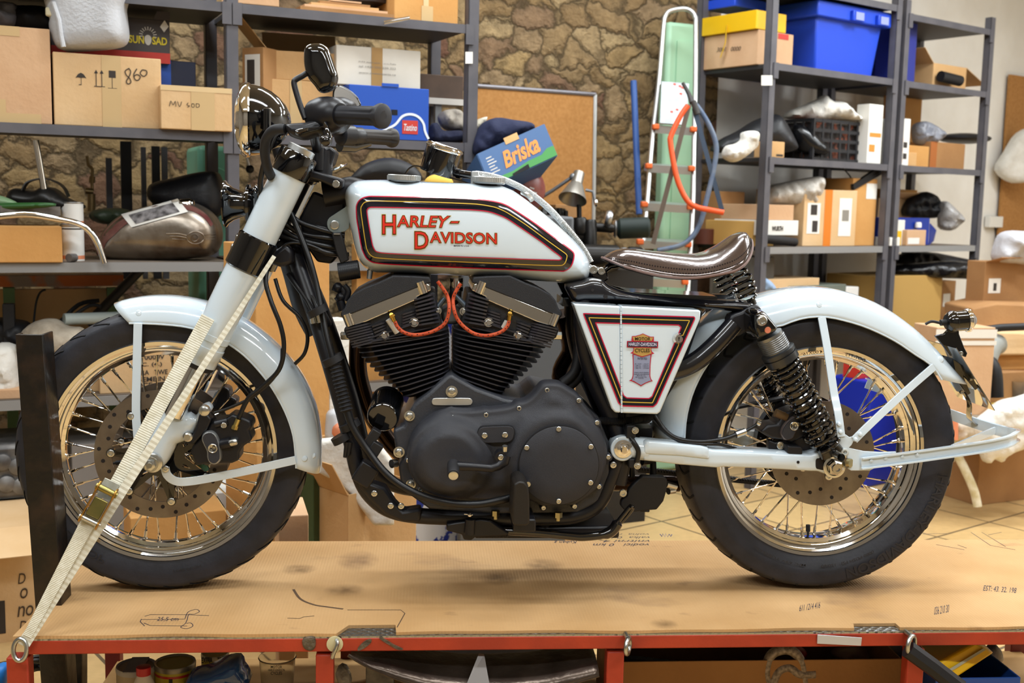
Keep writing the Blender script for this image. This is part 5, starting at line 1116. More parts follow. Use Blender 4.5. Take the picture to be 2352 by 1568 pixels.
# clutch perch and lever
pr=z5((600,810),(640,790),(780,780),(900,745),(985,770),(975,800),(1000,860),(1020,920),(1010,980),(960,1000),(930,980),(925,930),(900,905),(800,940),(720,935),(640,905),(615,870))
mb=MB(); puff(mb,cr(ppoly(pr,-.30),2,True),lambda d,x,z:-.275-.030*rnd(d,.012),back=-.262,step=.004,rings=(.001,.003,.006,.010),grid=.007); part(mb,'clutch_perch',SATINB,hb,ang=60)
lvp=z5((690,850),(760,830),(900,815),(950,800),(975,780),(990,800),(960,830),(920,850),(800,880),(720,905),(680,880))
mb=MB(); puff(mb,cr(ppoly(lvp,-.32),2,True),lambda d,x,z:-.303-.016*rnd(d,.008),back=-.295,step=.004,rings=(.001,.003,.006),grid=.007); part(mb,'clutch_lever',GLOSSB,hb)
mb=MB(); W=wire([(748,285,-.315),(752,300,-.33),(756,318,-.335)]); mb.tube(W,[.006]*len(W),10); mb.sphere(PY(748,323,-.335),.012,18,12); part(mb,'lever_ball',GLOSSB,hb)
# risers and clamp
mb=MB(); mb.prism(ppoly(zn((640,270),(700,250),(760,300),(740,360),(720,430),(680,450),(600,410),(610,350)),-.02),-.05,.05); part(mb,'riser_clamp',SATINB,hb,bevel=.005)
mb=MB(); mb.lathe([(0,.02),(.04,.024),(.07,.026)],PY(745,345,-.035),(-.12,0,-1),24); mb.lathe([(0,.02),(.04,.024),(.07,.026)],PY(715,345,-.035),(-.12,0,-1),24); part(mb,'riser',SATINB,hb)
mb=MB(); mb.lathe([(0,.012),(.02,.012)],PY(*zn((540,330))[0],-.05),(-.2,0,-1),20); mb.lathe([(0,.014),(.05,.014)],PY(*zn((575,260))[0],-.05),(0,0,-1),20); part(mb,'cable_guide',SATINB,hb)
mb=MB(); mb.lathe([(-.003,.042),(0,.045),(.003,.042)],PY(758,395,0),(-.45,0,.9),40); part(mb,'stem_nut',CHROME,hb)
# mirrors
def mirror(pts,Y,parent,th=.022):
 mr=empty('mirror',parent)if parent is moto else parent
 mb=MB(); puff(mb,cr(ppoly(pts,Y),3,True),lambda d,x,z:Y+.006-th*rnd(d,.022),back=Y+.010,step=.005,rings=(.001,.003,.006,.010,.015,.02),grid=.009); part(mb,'mirror_shell',GLOSSB,mr,ang=70); return mr
mr=mirror(z5((775,150),(790,100),(830,78),(880,72),(935,78),(985,110),(1020,180),(1050,270),(1075,340),(1083,400),(1060,470),(1020,505),(960,522),(910,510),(870,455),(815,390),(785,320),(772,240)),-.27,moto)
mb=MB(); mb.tube(wire([(*z5((800,345))[0],-.262),(*z5((760,372))[0],-.262),(*z5((705,402))[0],-.265),(*z5((688,430))[0],-.266),(*z5((702,500))[0],-.268),(*z5((745,640))[0],-.272),(*z5((790,755))[0],-.278)],5),.0062,12); part(mb,'mirror_stem',SATINB,mr)
mr=mirror(z5((1032,540),(1040,490),(1060,458),(1090,448),(1140,465),(1210,510),(1260,560),(1285,610),(1285,650),(1200,640),(1100,640),(1040,620)),.30,moto,.006)
mb=MB(); mb.prism(ppoly(cr(z5((1048,540),(1055,500),(1072,472),(1095,465),(1135,478),(1200,520),(1245,565),(1270,610),(1265,640),(1100,640),(1055,615)),2,True),.298),.2985,.302); part(mb,'mirror_glass',M('mirror glass','#c9c6c2',.15,.6),mr)
mb=MB(); mb.tube(wire([(800,242,.31),(790,265,.3),(798,300,.28)]),.006,10); part(mb,'mirror_stem',SATINB,mr)
# speedometer on its bracket with the braided hose
gg=empty('gauge',moto); a,b=PY(1022,337,.05),PY(1003,398,.05); d=(a-b).normalized(); R=(PY(984,327,.05)-PY(1064,352,.05)).length/2
d=(d+Vector((0,-.12,0))).normalized(); L=(a-b).length
mb=MB(); mb.lathe([(0,0),(0,R*.98),(L*.1,R*1.0),(L*.9,R*1.0)],b,d,48,cap=False); part(mb,'gauge_can',GLOSSB,gg)
mb=MB(); mb.lathe([(L*.88,R*1.01),(L*.92,R*1.04),(L*1.0,R*1.03),(L*1.03,R*.95),(L*1.0,R*.88),(L*.98,0)],b,d,48,cap=False)
for i in range(56):
 an=2*PI*i/56; u=d.orthogonal().normalized(); w=d.cross(u); mb.box(b+d*L*.96+(u*math.cos(an)+w*math.sin(an))*R*1.03,(.0025,.0025,.0025))
part(mb,'gauge_bezel',CHROME,gg)
mb=MB(); mb.tube([PY(1045,397,.045),PY(1085,403,.03)],.0095,14); mb.tube([PY(1050,398,.045),PY(1060,399,.04)],.012,14); part(mb,'gauge_adapter',GLOSSB,gg)
mb=MB(); mb.prism(ppoly([(1083,393),(1099,393),(1100,403),(1150,412),(1160,424),(1082,424)],-.02),-.035,.01); part(mb,'hose_nut',ALU,gg,bevel=.002)
mb=MB(); W=wire([(1092,399,.0),(1130,405,.0),(1170,418,.0),(1215,442,.0),(1262,480,.0),(1305,528,.0),(1338,570,.0),(1356,602,.0)],8); mb.tube(W,.0078,12); br_=part(mb,'braided_hose',M('steel braid','#c7c9c9',.35,.8,bump=.7,bs=420),gg)
mb=MB(); L2=resample([tuple(p)for p in W],90,False)
for i in range(60,90): mb.lathe([(-.0011,.0079),(0,.0092),(.0011,.0079)],L2[i],Vector(L2[min(i+1,89)])-Vector(L2[i-1]),12,cap=False)
part(mb,'hose_spring',BOLT,gg)['kind']='stuff'
mb=MB(); W=wire([(930,400,.04),(942,385,.04),(962,382,.04),(1000,398,.04),(1048,412,.04),(1085,424,.04)]); mb.ribbon(W,(0,1,0),.03,.003); part(mb,'gauge_bracket',GLOSSB,gg)
mb=MB(); mb.tube(wire([(1200,442,.0),(1214,450,-.02),(1222,460,-.03)]),.006,8); part(mb,'hose_clip',BOLT,gg)
# ---------------------------------------------------------------- cables, hoses and looms
cb=empty('cables',moto); CB=M('black cable','#121214',.35)
def cable(pts,r,name='cable',mat=CB,n=6):
 mb=MB(); mb.tube(wire(pts,n),r,10); return part(mb,name,mat,cb)
cable([(655,296,-.28),(630,298,-.27),(612,318,-.24),(608,350,-.2),(616,390,-.16),(630,415,-.10)],.0105,'clutch_hose',RUB)
cable([(655,300,-.26),(635,305,-.25),(622,330,-.2),(604,385,-.15),(598,430,-.12),(610,470,-.09),(640,495,-.06)],.006)
cable([(622,590,-.07),(610,640,-.10),(622,690,-.12),(645,750,-.125),(652,800,-.125),(640,850,-.12),(600,890,-.115),(570,915,-.115),(548,960,-.115)],.0055,'brake_hose')
cable([(632,640,-.05),(650,690,-.06),(690,730,-.06),(706,770,-.06),(700,810,-.06),(678,835,-.05)],.0045)
cable([(648,800,-.124),(640,852,-.118),(590,905,-.114),(530,935,-.113),(492,948,-.113)],.0035)
cable([(662,630,-.04),(680,655,-.06),(705,690,-.08),(720,720,-.095)],.006); cable([(668,640,-.03),(695,655,-.05),(720,690,-.08),(732,722,-.095)],.006)
for k,(px,py)in enumerate(((718,730),(733,728))):
 mb=MB(); mb.tube([PY(px-3,py-14,-.105),PY(px+3,py+12,-.105)],.0075,10); part(mb,'cable_ferrule',BOLT,cb)
cable([(668,490,-.06),(690,540,-.075),(712,600,-.09),(728,660,-.10),(740,720,-.115),(752,780,-.13),(766,832,-.138)],.007,'clutch_cable')
mb=MB(); a,b=PY(768,832,-.138),PY(797,945,-.15); d=(b-a).normalized(); L=(b-a).length; pf=[(0,.008)]
for k in range(13):pf+=[(L*(k+.1)/13,.0105),(L*(k+.5)/13,.0150),(L*(k+.9)/13,.0105)]
mb.lathe(pf+[(L,.009)],a,d,20); part(mb,'cable_boot',RUB,cb)
cable([(797,945,-.15),(812,985,-.155),(845,1035,-.16),(890,1090,-.175),(950,1130,-.19),(1020,1152,-.195),(1090,1158,-.195),(1150,1148,-.195),(1172,1142,-.19)],.0085,'clutch_cable',n=8)
for pts in([(650,510,-.05),(690,535,-.05),(740,545,-.05),(790,550,-.04)],[(645,525,-.05),(690,550,-.055),(745,565,-.055),(792,570,-.04)],[(640,540,-.05),(700,560,-.06),(750,580,-.06),(800,585,-.04)],[(660,500,-.04),(720,520,-.05),(790,532,-.04)],[(640,585,-.07),(660,560,-.07),(700,560,-.07),(750,578,-.06),(790,588,-.05)],[(655,470,-.05),(680,505,-.055),(730,525,-.055),(790,540,-.04)]):cable(pts,.0062 if pts[0][1]!=585 else .0035,'wiring_loom')
for a,b in(((752,835),(776,818)),((792,985),(815,968)),((770,1010),(800,1000)),((714,716),(745,712))):
 mb=MB(); A=PY((a[0]+b[0])/2,(a[1]+b[1])/2,-.13); mb.lathe([(-.008,.024),(.008,.024)],A,PY(b[0],b[1]+90,-.13)-PY(a[0]-15,a[1],-.13),20); part(mb,'cable_clamp',MATTB,cb)
mb=MB(); mb.tube([PY(797,1015,-.14),PY(792,1050,-.14)],[.006,.004],10); mb.tube([PY(804,1015,-.14),PY(800,1045,-.14)],[.006,.004],10); part(mb,'tie_tail',MATTB,cb)
mb=MB(); R_=Matrix.Rotation(math.radians(32),3,'Y'); c_=PY(852,1010,-.14); mb.box(c_,(.022,.03,.055),R_); mb.box(PY(862,1030,-.145),(.026,.028,.03),R_); part(mb,'connector',MATTB,cb,bevel=.002)
mb=MB(); mb.box(PY(840,1086,-.14),(.045,.04,.05),R_); part(mb,'regulator',SATINB,cb,bevel=.004)
mb=MB(); mb.prism(ppoly(z8((180,690),(230,700),(300,760),(420,800),(500,920),(560,980),(700,960),(690,1070),(560,1070),(420,1010),(300,900),(220,800)),-.14),-.146,-.10); part(mb,'front_mount',SATINB,fr,bevel=.008)
mb=MB()
for p in z8((335,848),(462,943),(542,945)):bolt(mb,*p,-.147,.007,.004)
part(mb,'mount_bolt',BOLT,fr)
# ignition coil and bracket under the tank's nose
mb=MB(); a,b=PY(*zn((790,1440))[0],-.06),PY(*zn((960,1400))[0],-.03); mb.tube([PY(778,625,-.06),PY(825,618,-.06)],.021,24)
part(mb,'ignition_coil',MATTB); mb=MB()
for k in range(10): mb.lathe([(-.0012,.0215),(.0012,.0215)],PY(782+k*4.4,624.5-k*.7,-.06),(1,0,.15),24,cap=False)
part(mb,'coil_rib',SATINB)['kind']='stuff'
mb=MB(); mb.prism(ppoly(zn((705,1110),(800,1100),(830,1200),(880,1380),(800,1420),(750,1300)),-.06),-.070,-.05); part(mb,'coil_bracket',MATTB,bevel=.003)
mb=MB(); mb.box(PY(774,537,-.07),(.014,.01,.003)); part(mb,'bracket_clip',BOLT)
for pts in([(768,668,-.05),(775,655,-.05),(790,672,-.05),(772,690,-.05)],[(790,655,-.05),(800,670,-.05),(793,690,-.05)]):cable(pts,.007,'vent_hose',MATTB)
mb=MB(); mb.sphere(PY(776,660,-.05),.012); mb.sphere(PY(783,682,-.05),.012); mb.tube([PY(781,690,-.05),PY(788,712,-.05)],.010,12); part(mb,'ignition_switch',SATINB)
# looms behind the engine and below the side cover
mb=MB(); a=wire([(1375,966,-.12),(1420,968,-.12),(1470,962,-.12),(1500,955,-.10)]); pr_=resample([tuple(p)for p in a],60,False)
for i in range(1,59): mb.lathe([(-.0008,.008),(0,.0098),(.0008,.008)],pr_[i],Vector(pr_[i+1])-Vector(pr_[i-1]),12,cap=False)
mb.tube(a,.008,10); part(mb,'corrugated_loom',MATTB,cb)
cable([(1440,950,-.11),(1440,985,-.125),(1452,1010,-.15),(1466,1035,-.155),(1462,1060,-.15)],.006); cable([(1504,955,-.11),(1530,990,-.13),(1560,1008,-.14),(1610,1014,-.14),(1660,1008,-.14),(1692,997,-.135)],.0052,'rear_brake_hose'); cable([(1500,965,-.11),(1535,998,-.13),(1580,1018,-.14),(1650,1020,-.14),(1690,1030,-.12)],.004)
cable([(1336,700,-.05),(1330,780,-.04),(1320,850,-.05),(1290,880,-.06)],.012,'vent_hose',RUB); cable([(1345,720,-.04),(1342,820,-.03),(1325,870,-.04),(1280,905,-.05)],.012,'vent_hose',RUB)
mb=MB(); mb.tube([PY(1690,998,-.134),PY(1712,990,-.13)],.0085,12); part(mb,'hose_ferrule',BOLT,cb); cable([(1712,990,-.13),(1730,980,-.125),(1740,972,-.12)],.004)
mb=MB(); mb.box(PY(1448,990,-.14),(.022,.02,.03)); mb.next(); mb.box(PY(1452,1062,-.14),(.02,.02,.022)); part(mb,'hose_clamp',MATTB,cb,bevel=.003); mb=MB(); bolt(mb,1459,988,-.152,.006,.005,'hex'); bolt(mb,1464,1069,-.152,.006,.005,'hex'); part(mb,'clamp_bolt',BOLT,cb)
mb=MB(); bolt(mb,*z8((2178,628))[0],-.14,.0075,.004); bolt(mb,*z8((2252,845))[0],-.11,.009,.006); part(mb,'frame_bolt',BOLT,fr)
# ---------------------------------------------------------------- rear caliper
rcl=empty('rear_caliper',moto)
caliper(rcl,[('caliper_bracket',zq((800,830),(900,870),(1050,800),(1320,790),(1500,800),(1560,1000),(1400,1030),(1000,1040),(800,1010)),-.115,-.09,SATINB,.004),('caliper_body',zq((630,690),(740,590),(900,570),(940,470),(1020,400),(1180,340),(1320,400),(1500,560),(1440,650),(1280,760),(1100,870),(960,810),(800,790)),-.125,-.06,SATINB,.006),('banjo_block',zq((1070,910),(1110,920),(1260,925),(1300,950),(1290,1045),(1090,1040),(1060,1010)),-.145,-.11,MATTB,.003)])
rp=zq((1010,790),(1008,730),(1040,650),(1110,560),(1200,500),(1300,465),(1380,465),(1440,510),(1450,570),(1400,610),(1310,640),(1260,700),(1220,780),(1180,840),(1110,868),(1050,850))
mb=MB(); puff(mb,ppoly(rp,-.135,3),lambda d,x,z:-.122-.016*rnd(d,.006),back=-.11,step=.004,rings=(.001,.002,.004,.006),grid=.008); part(mb,'caliper_cap',M('cap edge','#8f807a',.35,.8),rcl)
c0=ppoly(rp,-.139,3); P_=np.array(resample(c0,90)); T_=np.roll(P_,-1,0)-np.roll(P_,1,0); T_/=np.linalg.norm(T_,axis=1)[:,None]; sg=1 if(P_[:,0]*np.roll(P_[:,1],-1)-np.roll(P_[:,0],-1)*P_[:,1]).sum()>0 else-1
mb=MB(); mb.prism([tuple(p)for p in P_+np.stack([-T_[:,1],T_[:,0]],1)*sg*.0038],-.1392,-.13); part(mb,'caliper_cap_face',WRINK,rcl)
medal(*zq((1205,640))[0],-.1392,.0105,rcl); mb=MB(); lettering(mb,'HD',[PY(*p,-.1408)for p in zq((1165,675),(1245,675),(1245,605),(1165,605))],.0002,.02); part(mb,'badge_letters',SATINB,rcl,smooth=False)
mb=MB(); bolt(mb,*zq((992,928))[0],-.116,.0095,.006); bolt(mb,*zq((1400,842))[0],-.118,.0085,.006); part(mb,'caliper_bolt',BOLT,rcl); mb=MB(); mb.tube([PY(*zq((640,580))[0],-.12),PY(*zq((690,600))[0],-.12)],.0075,12); part(mb,'bleed_cap',BOLT,rcl)
mb=MB(); mb.tube([PY(*zq((920,440))[0],-.12),PY(*zq((1090,510))[0],-.12)],.010,14); part(mb,'caliper_pin',M('rusty pin','#5a4326',.5),rcl)
# ---------------------------------------------------------------- stand, peg, guards below
mb=MB(); W=wire([(1075,1214,-.10),(1150,1218,-.13),(1230,1222,-.14),(1300,1229,-.145),(1345,1232,-.15),(1400,1222,-.15),(1425,1190,-.15),(1446,1164,-.15)],6); ws=[.020,.018]+[.016]*30; mb.tube(W,[.010 if 0<i<len(W)-14 else(.013 if i<len(W)-8 else .0055)for i in range(len(W))],12); part(mb,'side_stand',GLOSSB)
mb=MB(); mb.tube(wire([(1395,1226,-.135),(1430,1195,-.135),(1452,1168,-.14),(1447,1162,-.15)],5),.005,10); part(mb,'stand_foot',GLOSSB)
mb=MB(); mb.prism(ppoly(z8((890,1060),(960,1045),(1150,1020),(1230,1030),(1370,1130),(1350,1150),(1110,1160),(1080,1185),(1020,1180),(1010,1140),(890,1110)),-.12),-.15,-.09); part(mb,'stand_bracket',SATINB,bevel=.004)
mb=MB(); mb.tube([PY(1080,1192,-.155),PY(1078,1226,-.155)],.012,14); part(mb,'stand_pivot',SATINB); mb=MB(); mb.sphere(PY(1079,1182,-.165),.0055); mb.tube([PY(1066,1180,-.165),PY(1086,1182,-.166)],.0014,6); part(mb,'split_pin',CHROME)
mb=MB(); mb.tube(coil(PY(1092,1228,-.14),PY(1166,1228,-.14),.006,.006,26,.001,8),.0016,5); part(mb,'stand_spring',MATTB)
pg=empty('footpeg',moto); a,b=PY(1190,1100,-.20),PY(1192,1185,-.32); mb=MB()
mb.prism(ppoly(z8((1400,745),(1440,720),(1480,725),(1512,760),(1520,860),(1522,1040),(1500,1060),(1400,1060),(1390,1030),(1395,860)),-.26),-.30,-.20); part(mb,'peg_rubber',M('dusty peg rubber','#1c1815',.5),pg,bevel=.008,bseg=3)
mb=MB(); mb.box(PY(1200,1190,-.17),(.05,.12,.03)); part(mb,'peg_mount',SATINB,pg,bevel=.004); mb=MB(); mb.lathe([(0,.006),(.01,.006)],PY(*z8((1518,772))[0],-.21),(0,-1,0),14); part(mb,'peg_bolt',BOLT,pg)
mb=MB(); mb.prism(ppoly(zw((180,985),(200,950),(235,930),(250,870),(300,815),(370,750),(560,755),(595,780),(590,880),(560,980),(500,1055),(430,1060),(300,1075),(210,1060),(175,1020)),-.10),-.105,-.085); mb.prism(ppoly(zw((350,1055),(440,1055),(440,1082),(350,1078)),-.10),-.103,-.09); part(mb,'heel_guard',MATTB,bevel=.003)
mb=MB(); mb.tube([PY(1530,1112,-.07),PY(1552,1118,-.06)],.008,12); mb.tube([PY(1535,1128,-.07),PY(1548,1126,-.06)],.008,12); part(mb,'linkage_pin',BOLT)
mb=MB(); mb.tube([PY(1450,1062,-.06),PY(1452,1095,-.06)],.007,10); mb.tube([PY(1475,1060,-.06),PY(1500,1060,-.05),PY(1500,1095,-.06)],.009,10); mb.box(PY(1440,1000,0),(.10,.12,.06)); part(mb,'gearbox_rear',SATINB)
mb=MB(); mb.box(PY(1245,1190,0),(.34,.24,.03)); part(mb,'belly_rail',SATINB,bevel=.006)
for px,py in((1138,1172),(1282,1176)):
 mb=MB(); mb.lathe([(0,.010),(.012,.010)],PY(px,py,-.15),(0,0,-1),6); mb.lathe([(.012,.0055),(.02,.0055)],PY(px,py,-.15),(0,0,-1),12); part(mb,'drain_bolt',M('yellow zinc','#b7ad86',.3,1))
mb=MB(); mb.tube([PY(1250,1185,-.1),PY(1250,1225,-.1)],.02,16); part(mb,'exhaust_support',SATINB)
# exhaust on the far side: visible between the parts
for pts in([(830,720,.08),(822,800,.12),(828,880,.14),(870,980,.16),(960,1060,.17),(1200,1100,.17),(1560,1110,.17)],[(1290,720,.1),(1310,800,.14),(1290,880,.16),(1400,1010,.18),(1560,1040,.18)]):
 mb=MB(); mb.tube(wire(pts,6),.022,16); part(mb,'exhaust_pipe',M('bronzed exhaust','#2a1c14',.2,.8))
 # ---------------------------------------------------------------- ratchet strap from the lower fork clamp to the table's corner
WEB=M('cream webbing','#e2dfcf',.8,var='#d2cdb8',vs=60)
sp_=thing('ratchet_strap','cream webbing ratchet strap pulled from the fork down to the table corner','strap',PY(48,1495,-.38))
def web(a,b,wa,wb,Ya,Yb,name,t=.0022,mid=None):
 A,B=PY(*a,Ya),PY(*b,Yb); d=(B-A).normalized(); side=d.cross(Vector((0,1,0))).normalized(); N=170; mb=MB(); vs=[]; fs=[]
 for i in range(N+1):
  k=i/N; p=A.lerp(B,k); w=(wa+(wb-wa)*k)/2; off=Vector((0,-.0009 if i%2 else 0,0))
  vs+=[p-side*w+off,p+side*w+off,p+side*w+Vector((0,t,0)),p-side*w+Vector((0,t,0))]
 for i in range(N):
  for j in range(4):fs.append((i*4+j,i*4+(j+1)%4,i*4+4+(j+1)%4,i*4+4+j))
 fs+=[(3,2,1,0),(N*4,N*4+1,N*4+2,N*4+3)]; mb.add(vs,fs); return mb.build(name,WEB,sp_,smooth=False)
HKY=FY-.012
web((630,588),(52,1482),.009,.026,-.152,HKY-.004,'webbing')
web((478,728),(258,1130),.030,.030,-.158,-.262,'webbing'); web((215,1175),(62,1462),.032,.018,-.285,HKY-.002,'webbing')
web((258,1105),(238,1145),.034,.034,-.262,-.266,'webbing')
rt=empty('ratchet',sp_,PY(228,1160,-.29)); GOLDZ=M('yellow passivated steel','#a99a5c',.3,1,var='#8d8a52',vs=20)
ORG[rt.name]=ORG[sp_.name]; rt.location=(0,0,0)
a,b=PY(244,1128,-.285),PY(208,1192,-.30); d=(b-a).normalized(); sd=d.cross(Vector((0,1,0))).normalized(); Rm=Matrix((sd,d,Vector((0,-1,0)))).transposed(); c_=(a+b)/2
mb=MB(); mb.box(c_+d*.006,(.030,.040,.004),Rm); mb.build('ratchet_plate',GOLDZ,rt,bevel=.001)
for s in(-1,1):
 mb=MB(); mb.box(c_+sd*s*.019,(.003,.078,.022),Rm); mb.lathe([(-.002,.014),(.002,.014)],c_+sd*s*.019+d*-.034,sd,20); mb.lathe([(-.002,.012),(.002,.012)],c_+sd*s*.019+d*.036,sd,20); mb.build('ratchet_cheek',M('yellow brass steel','#b58a45',.3,1),rt,bevel=.001)
mb=MB(); mb.tube([c_+sd*-.024+d*-.034,c_+sd*.024+d*-.034],.007,14); mb.build('ratchet_spindle',GOLDZ,rt)
mb=MB(); mb.tube([c_+sd*-.024+d*.036,c_+sd*.024+d*.036],.005,12); mb.build('ratchet_pin',BOLT,rt)
mb=MB(); hc=PY(46,1492,HKY-.006); mb.tube([hc+Vector((.0135*math.sin(t),.004*math.cos(t),.022*math.cos(t)))for t in np.linspace(0,2*PI,29)[:-1]],.0048,10,closed=True); mb.build('hook_ring',ZINC,sp_)
# ================================================================ storage: helpers
from mathutils import noise as mnoise
C1=cardboard('tan cardboard','#cfa674','#c59a66'); C2=cardboard('light cardboard','#d9b78b','#d0ab7c'); C3=cardboard('brown cardboard','#a87c4e','#9c7146'); C4=cardboard('pinkish cardboard','#d3ad88','#c9a07a')
C5=cardboard('orange cardboard','#d09c5c','#c69050')
TAPE=M('packing tape','#c9ab7c',.3); TAPEB=M('brown packing tape','#a98554',.3); PAPER=M('white paper','#e6e3dc',.8); PRINT=M('dark print','#3a3430',.8); MARK=M('marker pen','#4a3c30',.8)
RACK=M('grey rack steel','#5f5d62',.5,.1,var='#55545a',vs=12); RACKD=M('dark rack steel','#2b2a2c',.55); SHELFTOP=M('worn shelf board','#7d6f60',.7,var='#6a5e52',vs=8)
LIP=M('shelf lip','#8b8a89',.45)
def plate(mb,q,off):n=(Vector(q[1])-Vector(q[0])).cross(Vector(q[3])-Vector(q[0])).normalized(); return mb.hexa([Vector(p)for p in q],[Vector(p)+n*off for p in q])
class Box:
 """a box seen from the front at pixels px0..px1, its top at row ytop, standing at height z0, its front q behind the rack front"""
 def __init__(s,F,px0,px1,ytop,q,z0,dp,yaw=0,ybot=None,tilt=0):
  ym=ytop+40; s.F=F
  a,_=F.sz(px0,ym,q); b,_=F.sz(px1,ym,q); z1=F.sz((px0+px1)/2,ytop,q)[1]
  if z0 is None:z0=F.sz((px0+px1)/2,ybot,q)[1]
  s.w=b-a; s.h=z1-z0; s.d=dp; s.o=F.pt(a,q,z0); s.R=F.R@Matrix.Rotation(math.radians(yaw),3,'Z')@Matrix.Rotation(math.radians(tilt),3,'Y'); s.q=q; s.z0=z0; s.z1=z1
 def P(s,u,v,w): return s.o+s.R@Vector((u,v,w))
 def N(s,u,v,w): return s.P(u*s.w,v*s.d,w*s.h)
 def front(s,u0,w0,u1,w1,off=.001): return[s.P(u0*s.w,-off,w0*s.h),s.P(u1*s.w,-off,w0*s.h),s.P(u1*s.w,-off,w1*s.h),s.P(u0*s.w,-off,w1*s.h)]
 def left(s,v0,w0,v1,w1,off=.001): return[s.P(-off,v1*s.d,w0*s.h),s.P(-off,v0*s.d,w0*s.h),s.P(-off,v0*s.d,w1*s.h),s.P(-off,v1*s.d,w1*s.h)]
 def right(s,v0,w0,v1,w1,off=.001): return[s.P(s.w+off,v0*s.d,w0*s.h),s.P(s.w+off,v1*s.d,w0*s.h),s.P(s.w+off,v1*s.d,w1*s.h),s.P(s.w+off,v0*s.d,w1*s.h)]
 def body(s,mb):
  return mb.hexa([s.N(0,0,0),s.N(1,0,0),s.N(1,0,1),s.N(0,0,1)],[s.N(0,1,0),s.N(1,1,0),s.N(1,1,1),s.N(0,1,1)])
 def open(s,mb,t=.004):
  W,D,H=s.w,s.d,s.h
  for u0,u1,v0,v1,w0,w1 in((0,W,0,t,0,H),(0,W,D-t,D,0,H),(0,t,t,D-t,0,H),(W-t,W,t,D-t,0,H),(t,W-t,t,D-t,0,t)):
   mb.hexa([s.P(u0,v0,w0),s.P(u1,v0,w0),s.P(u1,v0,w1),s.P(u0,v0,w1)],[s.P(u0,v1,w0),s.P(u1,v1,w0),s.P(u1,v1,w1),s.P(u0,v1,w1)])
  return mb
def carton(name,label,cat,bx,mat,group=None,opened=False,quads=(),words=(),flaps=(),bev=.003):
 """quads: (part name, quad, material); words: (text, quad, material); flaps: (edge, length, angle)"""
 t=thing(name,label,cat,bx.N(.5,.5,0),group); mb=MB(); (bx.open if opened else bx.body)(mb); mb.build('box_body',mat,t,bevel=bev,smooth=False)
 for nm,q,m in quads:
  mb=MB(); plate(mb,q,.0006); mb.build(nm,m,t,smooth=False)
 for s,q,m in words:
  mb=MB(); lettering(mb,s,q,.0012,.004); mb.build('print',m,t,smooth=False)
 for e,ln,an in flaps:
  a=math.radians(an); c,s_=math.cos(a)*ln,math.sin(a)*ln
  q={'f':[bx.N(0,0,1),bx.N(1,0,1),bx.P(bx.w,-c,bx.h+s_),bx.P(0,-c,bx.h+s_)],'b':[bx.N(1,1,1),bx.N(0,1,1),bx.P(0,bx.d+c,bx.h+s_),bx.P(bx.w,bx.d+c,bx.h+s_)],'l':[bx.N(0,1,1),bx.N(0,0,1),bx.P(-c,0,bx.h+s_),bx.P(-c,bx.d,bx.h+s_)],'r':[bx.N(1,0,1),bx.N(1,1,1),bx.P(bx.w+c,bx.d,bx.h+s_),bx.P(bx.w+c,0,bx.h+s_)]}[e]
  mb=MB(); plate(mb,q,.003); mb.build('flap',mat,t,smooth=False)
 return t
def blob(name,label,cat,px,Y,th,mat,folds=.35,fs=14,parent=None,back=None,edge=None,group=None,seed=0,sm=3,step=.012,ridge=False):
 o=cr(ppoly(px,Y,0),sm,True); r=edge or th
 def yf(d,x,z):
  n=mnoise.noise(Vector((x*fs+seed,z*fs,seed))); n=n+.6*(1-2*abs(mnoise.noise(Vector((x*fs*1.3,z*fs*1.3,seed+9)))))if folds>.25 else n; n2=mnoise.noise(Vector((x*fs*2.3,z*fs*2.3,seed+5)))
  if ridge:n=1-2*abs(n)
  return Y-th*rnd(d,r)*(1+folds*(n+.5*n2))
 mb=MB(); puff(mb,o,yf,back=Y+(th*.8 if back is None else back),step=step,rings=(r*.06,r*.2,r*.45,r*.8),grid=step*1.1)
 ob=mb.build(name,mat,parent,ang=80)
 if parent is None:tag(ob,label,cat,group)
 return ob
